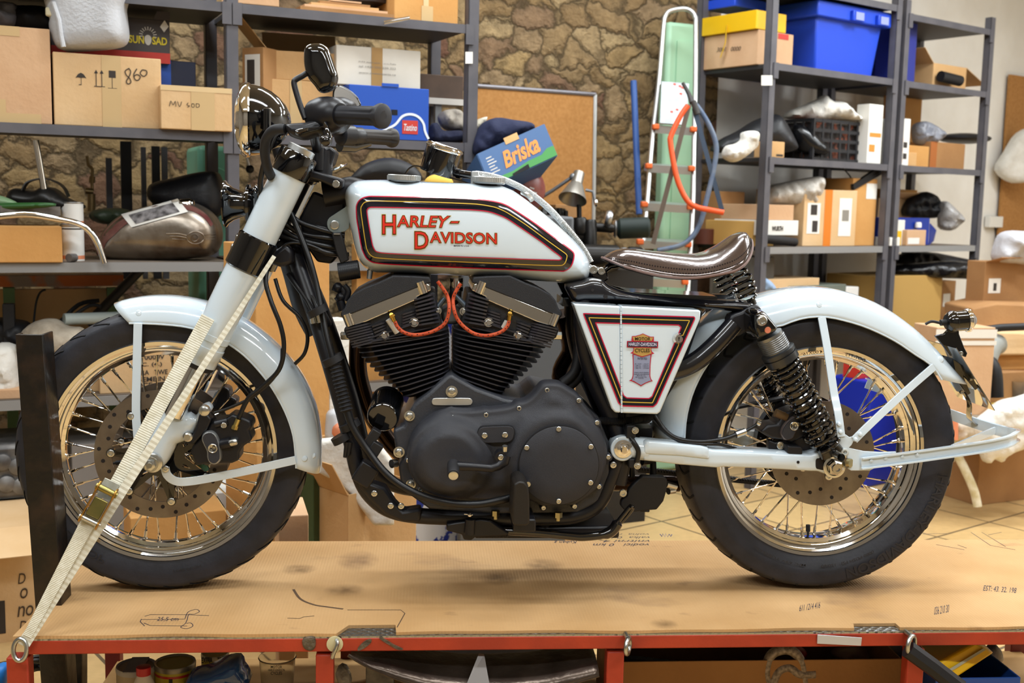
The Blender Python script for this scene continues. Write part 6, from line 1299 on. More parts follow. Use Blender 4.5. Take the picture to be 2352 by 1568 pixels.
def rack(F,label,spans,levels,depth,wpost=.043,zt=None,tint=RACK):
 t=thing('storage_rack',label,'shelving',F.pt((spans[0]+spans[-1])/2,depth/2,0))
 for s in spans:
  for q in(0,depth-.04):
   mb=MB()
   for(s0,s1,q0,q1)in((s-wpost/2,s+wpost/2,q,q+.004),(s-wpost/2,s-wpost/2+.004,q,q+.04)):
    mb.hexa([F.pt(s0,q0,0),F.pt(s1,q0,0),F.pt(s1,q1,0),F.pt(s0,q1,0)],[F.pt(s0,q0,zt),F.pt(s1,q0,zt),F.pt(s1,q1,zt),F.pt(s0,q1,zt)])
   mb.build('post',tint,t,smooth=False)
 for i in range(len(spans)-1):
  a,b=spans[i]+wpost*.3,spans[i+1]-wpost*.3
  for z in levels[i]:
   mb=MB(); mb.hexa([F.pt(a,.004,z-.004),F.pt(b,.004,z-.004),F.pt(b,depth,z-.004),F.pt(a,depth,z-.004)],[F.pt(a,.004,z+.014),F.pt(b,.004,z+.014),F.pt(b,depth,z+.014),F.pt(a,depth,z+.014)])
   sh=mb.build('shelf',[RACKD],t,smooth=False)
   mb=MB(); mb.hexa([F.pt(a,-.004,z-.017),F.pt(b,-.004,z-.017),F.pt(b,.004,z-.017),F.pt(a,.004,z-.017)],[F.pt(a,-.004,z+.016),F.pt(b,-.004,z+.016),F.pt(b,.004,z+.016),F.pt(a,.004,z+.016)]); mb.build('shelf_lip',LIP if z<1.3 else tint,sh,smooth=False)
   mb=MB(); mb.hexa([F.pt(a,.02,z+.014),F.pt(b,.02,z+.014),F.pt(b,depth,z+.014),F.pt(a,depth,z+.014)],[F.pt(a,.02,z+.017),F.pt(b,.02,z+.017),F.pt(b,depth,z+.017),F.pt(a,depth,z+.017)]); mb.build('shelf_board',SHELFTOP,sh,smooth=False)
   for s in(a+.005,b-.005):
    mb=MB(); c=F.pt(s,-.005,z-.02); mb.box(c,(.032,.006,.075),F.R); mb.build('joint_plate',tint,sh,smooth=False)
 return t
ZL=[LF.sz(535,y)[1]for y in(18,315,612,905)]
T=lambda i:ZL[i]+.017
rack(LF,'grey steel storage rack of two bays against the stone wall at left',[-1.0,0,.915],[ZL,ZL],.44,zt=2.6)
mb=MB(); plate(mb,[LF.hit(1069,119,-.006),LF.hit(1086,119,-.006),LF.hit(1086,146,-.006),LF.hit(1069,146,-.006)],.0006); tag(mb.build('rack_label',PAPER,smooth=False),'small white paper label stuck on the left rack post beside the cork board','label')
mb=MB(); mb.hexa([LF.pt(-.86,.40,ZL[2]-.30),LF.pt(-.82,.40,ZL[2]-.30),LF.pt(-.25,.40,ZL[2]+.05),LF.pt(-.30,.40,ZL[2]+.05)],[LF.pt(-.86,.41,ZL[2]-.30),LF.pt(-.82,.41,ZL[2]-.30),LF.pt(-.25,.41,ZL[2]+.05),LF.pt(-.30,.41,ZL[2]+.05)])
# ---- left bay, second shelf
b=Box(LF,-70,115,60,.02,T(1),.34)
carton('cardboard_box','plain tan cardboard box at the left end of the upper rack shelf','box',b,C4,quads=[('tape',b.front(.3,.9,.62,1.0),TAPE),('tape',b.front(.25,.0,.86,.10),TAPE),('tape',b.front(.25,.10,.42,.24),TAPE)])
b860=b=Box(LF,122,370,127,.02,T(1),.34)
q=b.front
um=[(.20,.66),(.225,.715),(.25,.735),(.275,.715),(.30,.66),(.28,.67),(.25,.665),(.22,.67)]
c8=carton('cardboard_box','tan shipping box with umbrella, arrows and glass symbols and 860 handwritten','box',b,C2,quads=[('tape',b.front(.44,.0,.62,1.0,.0006),TAPE),('symbol',b.front(.368,.555,.468,.565),PRINT),('symbol',b.front(.385,.565,.392,.75),PRINT),('symbol',b.front(.437,.565,.444,.75),PRINT),('symbol',b.front(.495,.542,.58,.548),PRINT),('symbol',b.front(.533,.548,.539,.70),PRINT),('symbol',b.front(.505,.69,.57,.79),PRINT),('symbol',b.front(.249,.57,.253,.67),PRINT),('symbol',b.front(.228,.565,.253,.573),PRINT)])
mb=MB(); mb.add([b.P(u*b.w,-.0016,w*b.h)for u,w in um],[tuple(range(len(um)))]); mb.build('symbol',PRINT,c8,smooth=False)
for x in(.3885,.4405):
 mb=MB(); mb.add([b.P(u*b.w,-.0016,w*b.h)for u,w in((x-.018,.74),(x+.018,.74),(x,.79))],[(0,1,2)]); mb.build('symbol',PRINT,c8,smooth=False)
def pen(parent,bx,lines,mat=MARK,w=.0035,name='handwriting'):
 for ln in lines:
  mb=MB(); P=[bx.P(u*bx.w,-.0016,v*bx.h)for u,v in cr(ln,4)]; nn=bx.R@Vector((0,-1,0)); mb.ribbon(P,[(P[min(i+1,len(P)-1)]-P[max(i-1,0)]).cross(nn)for i in range(len(P))],w,.0006); mb.build(name,mat,parent,smooth=False)
pen(c8,b,[[(.70,.84),(.66,.80),(.67,.74),(.70,.70),(.71,.64),(.68,.62),(.67,.66),(.70,.74),(.71,.80),(.69,.84)],[(.77,.84),(.74,.76),(.75,.69),(.78,.68),(.80,.73),(.77,.76),(.74,.73)],[(.82,.83),(.80,.78),(.83,.74),(.86,.77),(.86,.82),(.82,.83)]])
b=Box(LF,116,390,36,.16,b860.z1+.001,.26)
sb=carton('shoe_box','dark grey and red box with yellow sun logo behind the white canister','box',b,M('dark grey print card','#4a4444',.6),quads=[('red_band',b.front(0,0,1,.24),M('red print card','#c23a30',.6)),('white_sticker',[b.P(b.w*u,-.0014,b.h*w)for u,w in((.95,.72),(.99,.86),(.955,1.0),(.915,.84))],PAPER)])
mb=MB(); plate(mb,[b.N(.86,0,1),b.N(1,0,1),b.P(b.w,0,b.h*1.19),b.P(b.w*.89,0,b.h*1.19)],.004); mb.build('box_tab',M('dark grey print card','#4a4444',.6),sb,smooth=False)
YEL=M('yellow print','#d6c22c',.6)
for s,u0,u1 in(('SUN',.645,.775),('SAD',.845,.975)):
 mb=MB(); lettering(mb,s,b.front(u0,.42,u1,.60),.0012,.03); mb.build('logo_letters',YEL,sb,smooth=False)
mb=MB(); cx,cz=.81*b.w,.62*b.h
for k in range(11):
 a=math.radians(-10+k*20); r0,r1,w=.018,.030,.0016; d=Vector((math.cos(a),0,math.sin(a))); s_=Vector((-math.sin(a),0,math.cos(a))); plate(mb,[b.R@(d*r0-s_*w)+b.P(cx,-.0014,cz),b.R@(d*r1-s_*w)+b.P(cx,-.0014,cz),b.R@(d*r1+s_*w)+b.P(cx,-.0014,cz),b.R@(d*r0+s_*w)+b.P(cx,-.0014,cz)],.0004)
mb.add([b.P(cx+.012*math.cos(a),-.0015,cz-.012+(.022 if math.sin(a)<0 else .014)*math.sin(a))for a in np.linspace(0,2*PI,17)[:-1]],[tuple(range(16))]); mb.build('sun_logo',M('pale print','#c9c4bc',.6),sb,smooth=False)
p=LF.hit(200,60,.03)
can=blob('canister','translucent white plastic canister standing on the box marked 860','canister',[(112,-40),(280,-40),(284,5),(281,20),(287,70),(284,92),(268,104),(230,110),(160,114),(138,113),(126,100),(114,62),(116,45),(108,20)],p.y,.055,M('milky plastic','#d9dbe0',.4,trans=.25,bump=.2,bs=90),.06,6,edge=.05,back=.06)
mb=MB(); W=[PY(x,y,p.y-.058)for x,y in((122,5),(135,45),(140,80),(146,108))]; mb.tube(W,.008,8); mb.build('canister_seam',M('milky plastic','#d9dbe0',.4),can)
mb=MB(); mb.box(PY(117,28,p.y-.03),(.03,.03,.03)); mb.build('canister_cap',M('cream cap','#dcd2b0',.5),can,bevel=.006)
b=Box(LF,368,450,140,.2,T(1),.15)
carton('parts_box','dark blue parts box with white sticker behind the low tan box','box',b,M('navy print card','#161d3a',.5),quads=[('blue_band',b.front(0,.55,.3,1),M('blue print card','#1f4fb0',.5)),('white_sticker',b.front(.05,.35,.62,.66),PAPER)])
b=Box(LF,369,533,199,-.035,T(1),.22)
c8=carton('cardboard_box','low taped tan box with handwritten code beside the rack post','box',b,C2,quads=[('tape',b.front(0,.88,1,1.0),M('clear tape','#d9bd90',.2)),('tape',b.front(.42,.0,.75,.88,.0006),TAPE)])
pen(c8,b,[[(.12,.52),(.14,.64),(.17,.55),(.20,.64),(.21,.52)],[(.23,.64),(.26,.52),(.29,.64)],[(.38,.62),(.36,.57),(.40,.55),(.37,.52)],[(.43,.60),(.43,.53),(.46,.53),(.46,.60),(.43,.60)],[(.49,.61),(.49,.53),(.53,.54),(.53,.60),(.49,.61)]],w=.002)
p=LF.hit(50,40,.2)
blob('plastic_bag','crumpled clear plastic bag on the boxes at the top left corner','bag',[(-20,10),(30,6),(45,30),(35,60),(-20,62)],p.y,.05,M('grey film','#9a9ca6',.25,trans=.3,bump=1,bs=26),.6,20,seed=3)
blob('black_bag','black bag stuffed behind the white canister','bag',[(28,18),(60,12),(112,20),(125,70),(60,75),(30,62)],p.y+.03,.05,MATTB,.3,12,seed=4)
# ---- right bay, second shelf
lb=b=Box(LF,582,765,184,.10,T(1),.25)
carton('cardboard_box','tan cardboard box under the open box behind the headlamp','box',b,C1,quads=[('tape',b.front(.45,0,.6,1),TAPE)])
b=Box(LF,617,790,121,.12,lb.z1+.001,.24,yaw=-8)
carton('cardboard_box','open tan box with raised flaps on the rack behind the mirror','box',b,C1,opened=True,flaps=[('l',.17,50),('b',.12,60)])
o=b; b=Box(LF,556,616,112,.14,T(1),.22,yaw=-50)
carton('cardboard_box','brown box with white shipping label behind the left rack post','box',b,C3,quads=[('shipping_label',b.front(.15,.52,.85,.92),PAPER),('barcode',b.front(.25,.58,.6,.86,.0016),PRINT)])
bb=b=Box(LF,802,985,199,-.005,T(1),.30)
bl=carton('fruit_box','bright blue carton with white loop and red label on the rack','box',b,M('blue print card','#1f56c8',.45),opened=True,quads=[('red_label',b.front(.66,.12,.86,.38),M('red print card','#cf4238',.5)),('hand_hole',b.front(.52,.47,.60,.57),M('dark hole','#0d0d12',.8))])
mb=MB(); plate(mb,[b.N(.40,0,1),b.N(.61,0,1),b.P(b.w*.61,0,b.h*1.06),b.P(b.w*.40,0,b.h*1.06)],.004); mb.build('box_tab',M('blue print card','#1f56c8',.45),bl,smooth=False)
mb=MB(); P=[b.P(u*b.w,-.002,w*b.h)for u,w in cr([(.40,.14),(.50,.22),(.58,.30),(.66,.45),(.76,.50),(.86,.46),(.93,.34),(.955,.18),(1.0,.04)],5)]; nn=b.R@Vector((0,-1,0)); mb.ribbon(P,[(P[min(i+1,len(P)-1)]-P[max(i-1,0)]).cross(nn)for i in range(len(P))],.009,.0006); mb.build('white_loop',M('white print','#dfe6ee',.5),bl,smooth=False)
mb=MB(); lettering(mb,'Tastino',b.front(.68,.18,.845,.31),.0022,.01,shear=.3); mb.build('label_letters',M('white print','#dfe6ee',.5),bl,smooth=False)
b=Box(LF,772,966,110,.06,bb.z1+.004,.26)
wb=carton('white_box','white cardboard box sealed with brown tape on the blue carton','box',b,M('white card','#dcd6cc',.7,var='#cfc8bc',vs=5),quads=[('tape',b.front(.41,0,.54,1),TAPEB)])
for s,w0 in(('M P F  motor parts     s.r.o. Praha',.58),('tel +420 222 220 222',.47),('www.motorparts.cz',.30)):
 mb=MB(); lettering(mb,s,b.front(.26,w0,.70,w0+.05),.0014); mb.build('print',M('grey print','#8a857c',.8),wb,smooth=False)
b=Box(LF,962,1064,172,.30,None,.1,ybot=228)
carton('wooden_crate','brown wooden drawer lying behind the right post of the left rack','crate',b,M('dark wood','#5a4638',.6,var='#4b3a2f',vs=10))
b2=Box(LF,985,1064,226,.28,None,.14,ybot=240); mb=MB(); b2.body(mb); tag(mb.build('white_board',M('white laminate','#cfcac2',.5),smooth=False),'white laminate board lying flat under the brown wooden drawer','board')
b3=Box(LF,1000,1014,240,.3,T(1),.02); mb=MB(); b3.body(mb); tag(mb.build('grey_bracket',M('grey steel','#83868a',.4,.6),smooth=False),'grey steel upright under the white laminate board','bracket')
p=LF.hit(1030,290,.1)
blob('grey_rag','grey crumpled rag behind the left rack right-hand post','rag',[(1005,268),(1025,252),(1062,255),(1070,300),(1040,302),(1015,292)],p.y+.06,.05,M('grey cloth','#a39a8e',.9,bump=1,bs=22),.5,25,seed=6)
blob('dark_jacket','dark folded clothes on the rack shelf right of the blue carton','clothes',[(986,290),(1005,282),(1020,300),(1062,300),(1066,325),(988,328)],p.y,.05,M('dark navy cloth','#1c2038',.9,bump=1,bs=18),.4,20,seed=7)
# ---- right bay, top shelf
b=Box(LF,546,641,-70,.0,T(0),.3); carton('cardboard_box','tan box at the top of the left rack above the mirror','box',b,C4)
b=Box(LF,906,1053,-70,.02,T(0),.3); carton('cardboard_box','orange tan box with a tape strip at the top of the left rack','box',b,C5,quads=[('tape',b.front(.42,0,.60,.30),TAPE),('tape',b.front(.45,.30,.53,.60),M('clear tape','#d9bd90',.2))])
for i,(x0,x1,y,c)in enumerate(((690,905,46,C3),(700,890,38,C4),(715,870,29,C1),(735,850,20,C3),(760,830,10,C4))):
 b=Box(LF,x0,x1,y-5,.0+.01*i,T(0)+.012+i*.010,.28); mb=MB(); b.body(mb); tag(mb.build('flattened_carton',c,smooth=False),'flattened carton in the stack on top of the left rack, '+('lowest','second from below','middle','second from top','topmost')[i]+' sheet','cardboard','flattened cartons on the rack top')
p=LF.hit(840,10,.2); mb=MB(); mb.lathe([(0,.10),(.28,.13)],Vector((p.x,p.y,T(0)+.07)),(0,0,1),30); tag(mb.build('bucket',M('dark brown bucket','#2a211d',.5)),'dark brown bucket standing on the flattened cartons','bucket')
mb=MB(); mb.tube([LF.hit(882,52,-.02),LF.hit(941,41,-.05)],.008,14); tag(mb.build('chrome_tube',CHROME),'short chrome tube lying on the top shelf edge of the left rack','tube')
# ---- left bay, third shelf
b=Box(LF,-70,143,519,-.02,T(2),.22); carton('cardboard_box','plain orange tan box at the left end of the middle shelf','box',b,C5)
p=LF.hit(165,560,.10); z0=T(2)
def paint_can(cx,ytop,r,z0,h,label,mats,parent=None,q=.1):
 p=LF.hit(cx,ytop,q); t=thing('paint_can',label,'can',(p.x,p.y,z0)); mb=MB(); mb.lathe([(0,r),(h,r)],(p.x,p.y,z0),(0,0,1),32); mb.build('can_body',mats[0],t)
 mb=MB(); mb.lathe([(h*.93,r*1.01),(h*.96,r*1.04),(h,r*1.03),(h,r*.9),(h*.97,r*.88),(h*.97,0)],(p.x,p.y,z0),(0,0,1),32,cap=False); mb.build('can_rim',STEEL,t)
 for a,b_,m in mats[1:]: mb=MB(); mb.lathe([(h*a,r*1.008),(h*b_,r*1.008)],(p.x,p.y,z0),(0,0,1),32,cap=False); mb.build('can_band',m,t)
 return z0+h
OB=M('orange label','#d8855f',.5); WH=M('white label','#dddbd6',.5)
zt_=paint_can(166,530,.038,T(2),.125,'white and orange paint can standing on the middle shelf, lower of two',(WH,(.05,.15,OB),(.86,.9,PRINT)))
paint_can(166,474,.036,zt_+.001,.075,'white paint can stacked on top of another paint can',(WH,(.05,.14,OB)))
mb=MB(); p=LF.hit(158,598,.0); mb.lathe([(0,.004),(0,.014),(.03,.014),(.03,.005)],(p.x,p.y,T(2)+.0145),(.4,.9,0),24); tag(mb.build('guide_roller',M('grey nylon','#5e5a58',.5)),'small grey roller lying on the middle shelf by the paint cans','roller')
# rusty old tank
rt_=thing('old_fuel_tank','worn bare-metal motorcycle fuel tank with red remains on the middle shelf','fuel tank',LF.pt(-.25,.12,T(2)))
p=LF.hit(360,560,.15); RUST=M('worn tank metal','#9a9084',.33,.85,var='#5d4a38',vs=9,vd=9,bump=.06,bs=60,lo=.42,hi=.72)
tkp=[(215,585),(222,560),(232,530),(262,500),(300,482),(350,470),(400,463),(440,468),(475,488),(495,515),(500,545),(494,570),(478,588),(440,594),(380,600),(310,601),(258,598),(235,592)]
TKY=lambda d,x,z:p.y-.10*rnd(d,.085)-.01
mb=MB(); puff(mb,cr(ppoly(tkp,p.y-.05),3,True),TKY,back=p.y+.06,step=.01,rings=(.002,.006,.012,.02,.03,.042,.055,.07),grid=.014); mb.build('tank_shell',RUST,rt_,ang=80)
TKB=np.array(resample(cr(ppoly(tkp,p.y-.05),3,True),200))
def tkon(px,py,off=.002):
 v=PY(px,py,p.y-.08)
 for _ in range(4):v=PY(px,py,TKY(float(inset_d(np.array([[v.x,v.z]]),TKB)[0]),v.x,v.z)-off)
 return v
rows_=[]
T1=resample(cr([(220,582),(228,555),(240,530),(265,505),(300,486),(350,474),(400,467),(440,472),(474,492),(490,515)],4),40,False); T2=resample(cr([(236,590),(242,560),(262,540),(290,515),(330,500),(370,490),(410,482),(440,484),(468,500),(484,520)],4),40,False)
mb=MB(); V=[tkon(*q)for q in T1]+[tkon(*(q*.5+w*.5))for q,w in zip(T1,T2)]+[tkon(*q)for q in T2]; mb.add(V,[(k*40+i,k*40+i+1,k*40+41+i,k*40+40+i)for k in(0,1)for i in range(39)]); mb.build('red_paint_remains',M('old maroon paint','#5e2a2a',.35,var='#7a5a50',vs=14),rt_)
for pts in([(382,537),(410,537),(428,541)],[(390,543),(412,543),(428,546)],[(396,549),(428,551)],[(470,540),(495,537)],[(470,545),(495,543)],[(470,550),(492,549)]):
 mb=MB(); mb.tube([tkon(x,y,.001)for x,y in cr(pts,3)],.0022,6); mb.build('tank_emblem',RUST,rt_)
mb=MB(); mb.tube([tkon(449+20*math.cos(a),546+14*math.sin(a),.001)for a in np.linspace(0,2*PI,25)[:-1]],.0022,6,closed=True); mb.tube([tkon(447+8*math.cos(a),546+8*math.sin(a),.001)for a in np.linspace(0,2*PI,17)[:-1]],.002,6,closed=True); mb.build('tank_emblem',RUST,rt_)
mb=MB(); c=PY(425,464,p.y-.02); mb.lathe([(-.02,.034),(0,.034),(.006,.03),(.012,.018)],c,(-.1,-.1,1),28); mb.build('tank_cap',POLISH,rt_)
q=[tkon(302,522,.012),tkon(432,486,.010),tkon(408,457,-.01),tkon(278,492,-.01)]
ph=thing('photo_print','printed black and white photo sheet lying on the old fuel tank','paper',q[0]); mb=MB(); g_=[[tkon(302+(432-302)*u-24*w,522-36*u-30*w+0*u,.004)for u in np.linspace(0,1,9)]for w in np.linspace(0,1,7)]; mb.add([p_ for r_ in g_ for p_ in r_],[(i*9+j,i*9+j+1,i*9+10+j,i*9+9+j)for i in range(6)for j in range(8)]); mb.build('paper_sheet',PAPER,ph)
qi=lambda u,w:q[0].lerp(q[1],u).lerp(q[3].lerp(q[2],u),w)+Vector((0,-.0035,.001))
mb=MB(); g_=[[tkon(302+130*u-24*w,522-36*u-30*w,.0055)for u in np.linspace(.1,.88,9)]for w in np.linspace(.14,.84,7)]; mb.add([p_ for r_ in g_ for p_ in r_],[(i*9+j,i*9+j+1,i*9+10+j,i*9+9+j)for i in range(6)for j in range(8)]); mb.build('grey_picture',M('grey picture','#8f8b8c',.7,var='#3c3838',vs=40),ph)
# black seat, rags, curved pipe
p2=LF.hit(430,450,.30)
blob('bike_saddle','black ribbed motorcycle seat lying behind the old fuel tank','seat',[(338,440),(350,420),(400,408),(440,398),(480,393),(500,400),(512,440),(512,480),(490,500),(430,500),(370,480),(345,462)],p2.y,.07,M('black vinyl','#17171b',.45,bump=.1),.05,8)
blob('green_rag','dark green bag lying behind the old fuel tank','bag',[(205,500),(215,483),(250,478),(290,482),(300,505),(240,515)],p2.y,.05,M('dark green film','#35402f',.5),.5,18,seed=8)
for pts,r,lab,mat in(([(-10,497),(60,492),(120,500),(175,512),(205,530),(225,560),(240,604)],.0105,'bent chrome handlebar tube leaning over the middle shelf edge',CHROME),):
 mb=MB(); P=[LF.hit(x,y,-.03+.0)for x,y in pts]; mb.tube(bez(P,5),r,14); tag(mb.build('bent_tube',mat),lab,'tube')
mb=MB(); mb.tube([LF.hit(82,322,.12),LF.hit(102,440,.12)],.011,14); tag(mb.build('chrome_pole',CHROME),'thin chrome pole standing on the middle shelf at far left','pole')
p3=LF.hit(100,450,.14)
blob('black_mudguard','black leather mudguard and belt piled on the middle shelf','mudguard',[(15,455),(30,432),(75,438),(95,430),(120,432),(150,455),(185,470),(180,480),(100,480),(20,474)],p3.y,.06,M('black leather','#191715',.4),.15,10,seed=9)
mb=MB(); P=bez([LF.hit(x,y,.13)for x,y in((52,438),(65,418),(100,410),(130,418),(148,432),(158,452))],5); mb.ribbon(P,(0,1,0),.03,.004); tag(mb.build('studded_belt',M('black leather','#191715',.4)),'black leather belt looped over the mudguard on the middle shelf','belt')
p3=LF.hit(60,480,.04)
for pts,c,lab,y in(([(-20,468),(60,465),(120,466),(122,474),(60,480),(-20,482)],'#2f5a2c','dark green plastic strip lying on top of the left middle-shelf clutter',.04),([(-20,448),(8,452),(40,468),(20,472),(-20,470)],'#7c9a74','pale green plastic strip at the left edge of the middle shelf',.06)):
 blob('green_strip',lab,'strip',pts,LF.hit(60,480,y).y,.02,M('green plastic '+c,c,.4),.1,9)
b=Box(LF,-40,140,484,.05,T(2)+.155,.2); mb=MB(); b.h=.03; b.body(mb); tag(mb.build('grey_tray',M('grey scratched plastic','#4c4643',.5,var='#76706a',vs=18),smooth=False),'dark grey tray of parts resting above the left tan box','tray')
# uprights leaning behind, green machine
for i,(x,y0,y1,w,c)in enumerate(((251,363,480,.022,'#4a4a4e'),(330,338,480,.018,'#55565a'),(358,336,420,.03,'#2a2b2c'),(378,338,420,.022,'#616468'),(290,325,485,.04,'#1c1c1d'))):
 mb=MB(); a,b_=LF.hit(x,y0,.62),LF.hit(x+3,640,.62); mb.box((a+b_)/2,(w,.02,(a-b_).length),LF.R); tag(mb.build('steel_upright',M('upright '+c,c,.45,.4),smooth=False),('short slotted grey steel upright behind the paint cans','thin slotted steel upright behind the old fuel tank','black steel upright behind the black seat','grey slotted upright right of a black one behind the seat','wide black upright behind the middle shelf left of the seat')[i],'upright')
gm=thing('green_machine','mint green workshop machine behind the rack post near the headlamp','machine',LF.pt(0,.8,0)); b=Box(LF,455,545,335,.62,0,.3); mb=MB(); b.body(mb); mb.build('machine_body',M('mint machine paint','#6fae93',.4),gm,bevel=.02)
mb=MB(); mb.lathe([(0,.055),(.02,.05),(.025,0)],b.P(b.w*.45,0,b.h-.14),LF.R@Vector((0,-1,0)),28,cap=False); mb.build('machine_cover',M('mint machine paint','#6fae93',.4),gm)
mb=MB(); a=LF.hit(568,360,.3); c=LF.hit(574,388,.3); mb.tube([a,c],.007,10); h_=mb.build('lever_arm',CHROME,gm); mb=MB(); mb.sphere(c,.016); mb.build('lever_ball',MATTB,gm)
mb=MB(); P=[LF.hit(x,y,.5)for x,y in((200,358),(203,378),(212,388),(211,410),(212,440))]; mb.tube(bez(P,4),.006,8); mb.tube([LF.hit(212,405,.5),LF.hit(211,420,.5)],.011,10); mb.tube([LF.hit(210,445,.5),LF.hit(210,485,.5)],.014,10); mb.tube([LF.hit(196,438,.5),LF.hit(214,440,.5)],.012,10); tag(mb.build('blow_torch',M('bronze and steel','#7d6a48',.35,.8)),'slim brass blow torch with bent neck standing at the stone wall','torch')
# ================================================================ lower left shelves and the things seen through and behind the motorcycle
def solid(name,label,cat,bx,mat,group=None,bev=.003,**k):
 mb=MB(); bx.body(mb); return tag(mb.build(name,mat,bevel=bev,smooth=False),label,cat,group)
def rod(name,label,cat,pts,r,mat,F=None,n=12,sm=0):
 P=[F.hit(*p)if F else PD(*p)for p in pts]; mb=MB(); mb.tube(bez(P,sm)if sm else P,r,n); return tag(mb.build(name,mat),label,cat)
CL_W=M('white cloth','#e9e6df',.9,var='#d6d1c7',vs=12,bump=1,bs=20); CL_G=M('dirty rag','#b8ac9a',.95,var='#8d8171',vs=14,bump=1,bs=20)
# orange work bench standing behind the rack
wb_=thing('work_bench','workbench with orange front edge behind the left rack','bench',LF.pt(-.7,.7,0))
b=Box(LF,-60,284,628,.50,None,.5,ybot=658); mb=MB(); b.body(mb); mb.build('bench_top',M('bench top','#b9aa98',.6,var='#8e7a66',vs=8),wb_,smooth=False)
mb=MB(); plate(mb,b.front(0,.02,1,.85),.003); mb.build('orange_edge',M('worn orange paint','#b9642a',.5,var='#8c8078',vs=7,lo=.5,hi=.6),wb_,smooth=False)
for x in(258,20):
 a,c=LF.hit(x,660,.54),LF.hit(x,660,.54); c=Vector((a.x,a.y,0)); mb=MB(); mb.box((a+c)/2,(.04,.04,a.z),LF.R); mb.build('bench_leg',M('green leg paint','#5f7f5a',.5),wb_,smooth=False)
b=Box(LF,-60,272,664,.58,None,.03,ybot=800); mb=MB(); b.body(mb); mb.build('back_board',C2,wb_,smooth=False)
rod('diagonal_brace','dark flat steel brace running diagonally below the middle shelf','brace',[(330,612,.43),(200,745,.43)],.018,RACKD,LF)
for i,pts in enumerate(([(-10,795,.3),(40,770,.3),(120,752,.3),(180,700,.3),(228,690,.3)],[(-10,765,.28),(60,762,.28),(150,735,.28),(205,702,.28),(232,704,.28)],[(75,770,.32),(82,700,.32),(92,672,.32),(105,665,.32)])):rod('cable',('thick black cable curving under the orange bench edge','lower black cable looping across the bottom shelf clutter','thin black lead hanging on the tan bench panel')[i],'cable',pts,(.008,.007,.004)[i],MATTB,LF,8,5)
b=Box(LF,6,34,698,.2,ZL[3]+.017,.05,yaw=-5); solid('power_adapter','black power adapter standing at the left frame edge below the bench','adapter',b,MATTB)
rod('grey_pipe','pale grey plastic pipe lying behind the front tyre','pipe',[(147,733,.15),(290,728,.2)],.021,M('grey green pipe','#a3aca8',.5),LF,20)
b4=Box(LF,96,330,744,.28,ZL[3]+.017,.1); mb=MB()
p=LF.hit(110,760,.1)
for i,(pts,q,lab)in enumerate((([(45,770),(80,738),(120,735),(150,752),(185,758),(190,800),(100,830),(40,830)],.12,'crumpled grey and white rags behind the wheel clamp post'),([(-20,800),(25,795),(40,830),(38,905),(-20,905)],.05,'white cloth bundle on the bottom shelf at the left frame edge'))):
 blob('rag',lab,'rag',pts,LF.hit(110,760,q).y,.06,CL_G if i==0 else CL_W,.5,22,seed=11+i)
blob('black_bag','black bag bulging over the bottom shelf at far left','bag',[(-20,735),(20,735),(60,745),(70,790),(30,800),(-20,790)],LF.hit(20,760,.25).y,.06,MATTB,.3,14,seed=13)
b=Box(LF,228,432,797,.04,ZL[3]+.017,.25)
pb=carton('printed_box','tan cardboard box with black stencilled print seen through the front wheel','box',b,C2)
for s,w,u1 in(('ITRAWN    106173',.84,.95),('1 1000W',.72,.55),('ZC. (4.)',.55,.5),('ITRA   TWE   E  40',.38,.95),('GEMEIN',.23,.55),('NCE  V',.10,.5)):
 mb=MB(); lettering(mb,s,b.front(.40,w,.40+u1*.6,w+.11),.0014,.02); mb.build('print',PRINT,pb,smooth=False)
for i,(x0,x1,y,q)in enumerate(((-60,60,925,-.02),(160,228,868,.05))):solid('small_carton',('flat white carton on the bottom shelf at the left frame edge','pale small carton beside the printed box behind the front wheel')[i],'box',Box(LF,x0,x1,y-30,q+.05,ZL[3]+.017,.2),(C4,C2)[i])
# floor level, far left
fl=lambda x,y:PZ(x,y,0)
b=Box(LF,-120,82,1215,-.35,None,.35,ybot=1560); b.z0=0
fb=carton('cardboard_box','large cardboard box with handwritten letters at the left frame edge by the table','box',b,C2,quads=[('black_print',b.front(.48,.30,.62,.52,.0008),PRINT),('black_print',b.front(.40,.02,.70,.16,.0008),PRINT)],flaps=[('f',.16,-18)])
for s,u,w in(('D',.78,.62),('o',.80,.52),('n',.76,.40),('o',.86,.40),('D',.78,.30)):
 mb=MB(); lettering(mb,s,b.front(u,w,u+.09,w+.07),.0016,0,shear=.2); mb.build('handwriting',MARK,fb,smooth=False)
b=Box(LF,84,170,1260,-.12,None,.3,ybot=1560); bx2=carton('cardboard_box','cardboard box standing between the two black clamp posts','box',b,C2,quads=[('white_label',b.front(.1,.86,.8,.96),PAPER)])
er=thing('spare_engine','grey spare engine casing on the lowest shelf left of the clamp post','engine',LF.pt(-.8,.1,.2)); GA=M('dull grey alloy','#8c8a88',.5,.7,var='#5f5d5c',vs=16)
mb=MB(); b=Box(LF,-80,75,1020,.0,None,.3,ybot=1150); b.body(mb); mb.build('engine_case',GA,er,bevel=.02)
for x,y in((5,1060),(40,1070),(15,1110),(48,1115)):
 mb=MB(); mb.lathe([(0,.03),(.012,.028),(.02,.012)],LF.hit(x,y,-.001),LF.R@Vector((0,-1,0)),18); mb.build('case_boss',GA,er)
b=Box(LF,-90,78,1155,.0,None,.3,ybot=1185); solid('white_board','white board under the spare engine casing','board',b,PAPER)
b=Box(LF,165,360,1015,.06,None,.3,ybot=1260); solid('grey_bin','grey plastic bin seen through the lower left of the front wheel','bin',b,M('grey bin plastic','#8d8782',.5))
